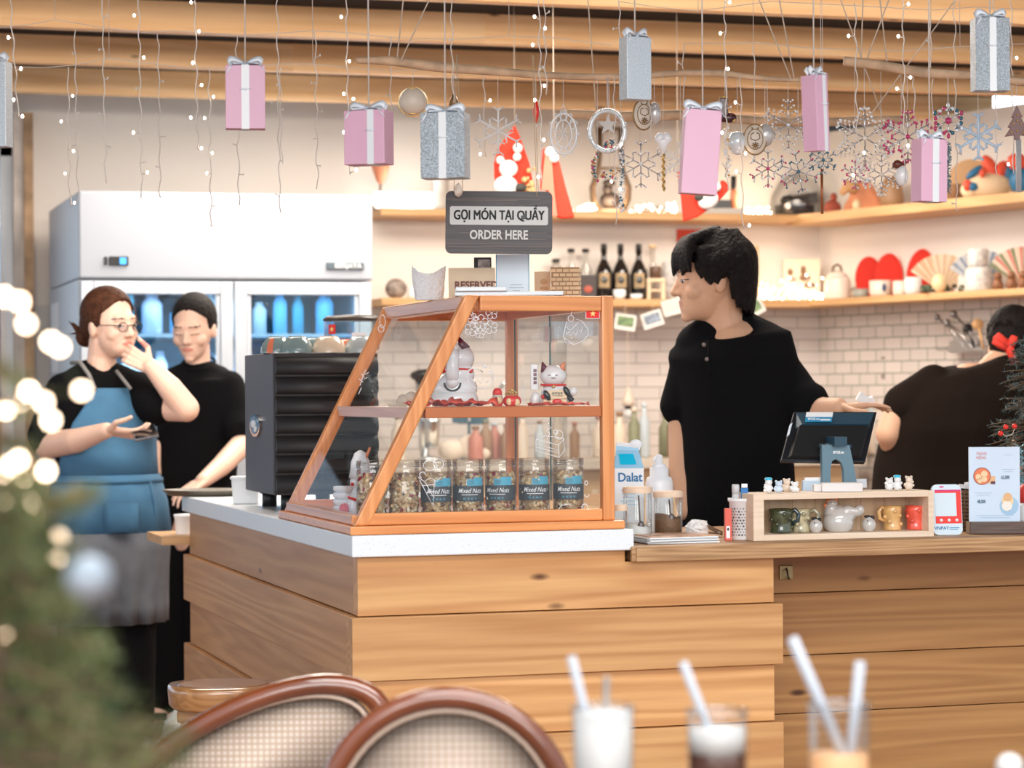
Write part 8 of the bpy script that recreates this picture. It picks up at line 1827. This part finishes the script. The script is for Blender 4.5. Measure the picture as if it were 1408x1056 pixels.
t = thing('sugar_cube_dish', 'small pale round knob at the bottom right corner', 'dish', (strw2.x, strw2.y, zt2 + .0006)); b = MB(); b.lathe([(.012, 0), (.016, .004), (.006, .03), (.004, strw2.z - zt2 - .012)], n=16); b.sph((0, 0, strw2.z - zt2 - .008), .013); b.build('dish', milk, t)

# ================================================================ small christmas tree on the bar at the right edge
def conifer(name, label, cx, d, tiers, mats, seed, nb=34, nl=.016, base=None, stem_top=None, rx=1.0, nw=.0011, cnt=26, zscale=1):
    r = random.Random(seed); t = thing(name, label, 'christmas tree', base, 0)
    V = [MB() for _ in mats]
    st = MB()
    for (z, rad) in tiers:
        for i in range(nb):
            a = r.uniform(0, 2 * PI); L = rad * r.uniform(.55, 1.08); dz = -L * r.uniform(-.05, .45); p0_ = Vector((0, 0, z + r.uniform(-.02, .03) * zscale)); v = Vector((math.cos(a) * L * rx, math.sin(a) * L * rx, dz))
            st.tube([p0_, p0_ + v], [.0022 * zscale, .0010 * zscale], 4); vd = v.normalized()
            for j in range(cnt):
                f = r.uniform(.18, 1.05); q_ = p0_ + v * f; nd = (vd * r.uniform(.2, .9) + Vector((r.uniform(-1, 1), r.uniform(-1, 1), r.uniform(-.7, 1)))).normalized() * nl * r.uniform(.7, 1.3); s_ = nd.cross(Vector((r.uniform(-1, 1), r.uniform(-1, 1), 1))).normalized() * nw
                V[r.randrange(len(V))].add([q_ - s_, q_ + s_, q_ + nd], [(0, 1, 2)])
    st.tube([(0, 0, 0.0), (0, 0, stem_top)], [.010 * zscale, .003 * zscale], 8); st.build('branches', pm('bark', (.15, .09, .05), .8), t)
    for i, g in enumerate(V): q_ = g.build('needles', mats[i], t); q_['kind'] = 'stuff'
    return t
nm1 = [pm('teal needles', (.025, .075, .075), .55), pm('dark green needles', (.02, .05, .045), .6), pm('frosted needles', (.16, .26, .28), .5)]
yt = YC + .34; bp_ = G(1412, yt, ZD); kt = S_(dep(bp_)); tz = PY(1412, 470, yt).z - ZD
CT = conifer('christmas_tree', 'small teal artificial tree at the right edge beside the menu stand', 0, 0, [(tz * f, (1.02 - f) * 66 * kt + 20 * kt) for f in (.25, .36, .47, .58, .69, .80, .90, .97)], nm1, 4, 30, .013, bp_, tz, nw=.0010, cnt=30)
b = MB(); b.lathe([(.03, 0), (.035, .03), (.032, .04)], n=18); b.build('pot', pm('dark red ribbon', (.50, .03, .02), .4), CT)
for px, py in ((1383, 587), (1395, 586), (1376, 596)):
    q_ = PY(px, py, yt - .10) - bp_; b = MB(); b.sph(q_, 3.6 * kt); b.build('berry', redg, CT)
b = MB(); b.tube([PY(1376, 596, yt - .10) - bp_, PY(1384, 600, yt - .10) - bp_, PY(1392, 597, yt - .10) - bp_, PY(1396, 587, yt - .10) - bp_], .5 * kt, 5); b.build('berry_wire', cord, CT)
b = MB(); 
for i in range(200):
    z = rnd.uniform(.0, .12); a = rnd.uniform(0, 6.28); b.tube([(-.0 + .0, 0, 0), (0, 0, 0)], .0001, 3) if 0 else b.tube([PY(1402, 660, yt - .11) - bp_ + Vector((0, 0, z - .04)), PY(1402, 660, yt - .11) - bp_ + Vector((.012 * math.cos(a), .012 * math.sin(a), z - .04 + rnd.uniform(-.01, .01)))], .0009, 3)
b.build('tinsel', pm('ice blue tinsel', (.30, .58, .68), .2, .5), CT)['kind'] = 'stuff'
# ================================================================ big blurred tree close to the camera at the left
DN = 1.42
nm2 = [pm('olive needles', (.13, .15, .045), .7), pm('deep green needles', (.05, .085, .03), .7), pm('light green needles', (.22, .24, .09), .7)]
base = P(-10, 700, DN); base.z = 0; kz = S_(DN)
zz = lambda py: P(0, py, DN).z
r = random.Random(10)
FT = thing('christmas_tree', 'large out of focus green tree with glowing lights at lower left', 'christmas tree', base, 0)
V = [MB() for _ in nm2]; st = MB(); st.tube([(0, 0, 0), (0, 0, zz(380))], [.02, .004], 8)
def bough(x0, y0, x1, y1, dd, w, n):
    a = P(x0, y0, DN) - base; e = P(x1, y1, DN + dd) - base; st.tube([a, (a + e) / 2 + Vector((0, 0, .004)), e], [.003, .002, .001], 5); v = (e - a); vd = v.normalized()
    for j in range(n):
        f = r.uniform(.05, 1.04); q_ = a + v * f; nd = (vd * r.uniform(.3, .9) + Vector((r.uniform(-1, 1), r.uniform(-1, 1), r.uniform(-1, 1))) * .8).normalized() * w * r.uniform(.6, 1.2); s_ = nd.cross(Vector((r.uniform(-1, 1), r.uniform(-1, 1), 1))).normalized() * .0011
        V[r.choices(range(3), [4, 3, 2])[0]].add([q_ - s_, q_ + s_, q_ + nd], [(0, 1, 2)])
edge = [(690, 60), (730, 75), (770, 95), (800, 100), (850, 120), (900, 150), (940, 165), (980, 190), (1020, 235), (1060, 240)]
for y, x in edge:
    for s in range(9):
        bough(-20, y - r.uniform(0, 40), x * r.uniform(.45, 1.0), y + r.uniform(-25, 25), r.uniform(-.12, .14), .019, 70)
for (x0, y0, x1, y1) in ((60, 700, 135, 680), (-10, 640, 60, 655), (-10, 600, 40, 615), (-10, 560, 30, 560), (-10, 500, 25, 520), (-10, 660, 90, 690), (120, 1000, 265, 1010), (100, 1030, 250, 1040), (80, 690, 120, 672)): 
    for s in range(2): bough(x0, y0 + s * 8, x1, y1 + s * 4, r.uniform(-.05, .05), .012, 45)
st.build('branches', pm('bark', (.15, .09, .05), .8), FT)
for i, g in enumerate(V): q_ = g.build('needles', nm2[i], FT); q_['kind'] = 'stuff'
bk = [(6, 408), (27, 415), (36, 445), (70, 470), (82, 477), (112, 537), (40, 538), (60, 553), (70, 578), (8, 562), (24, 557), (3, 655), (27, 632), (30, 663), (63, 648), (28, 717), (35, 752), (82, 737), (78, 768), (2, 690), (42, 690), (58, 680), (4, 870), (14, 640)]
wl_ = MB(); prev = None
for i, (x, y) in enumerate(bk):
    p = P(x, y, DN + .0) - base; b = MB(); b.sph(p, .0030, 8, 6); b.build('bulb', emis('near bulb', (1.0, .74, .52), 13 if i % 3 else 20), FT)
srt = sorted(bk, key=lambda q: q[1]); wl_.tube([P(x, y + 2, DN + .004) - base for x, y in srt], .0004, 4); wl_.build('light_wire', pm('thin green wire', (.10, .12, .06), .5), FT)
b = MB(); b.sph(P(122, 795, DN - .1) - base, .013, 16, 10); b.build('bauble', pm('pale blue bauble', (.30, .35, .40), .3, .2), FT)
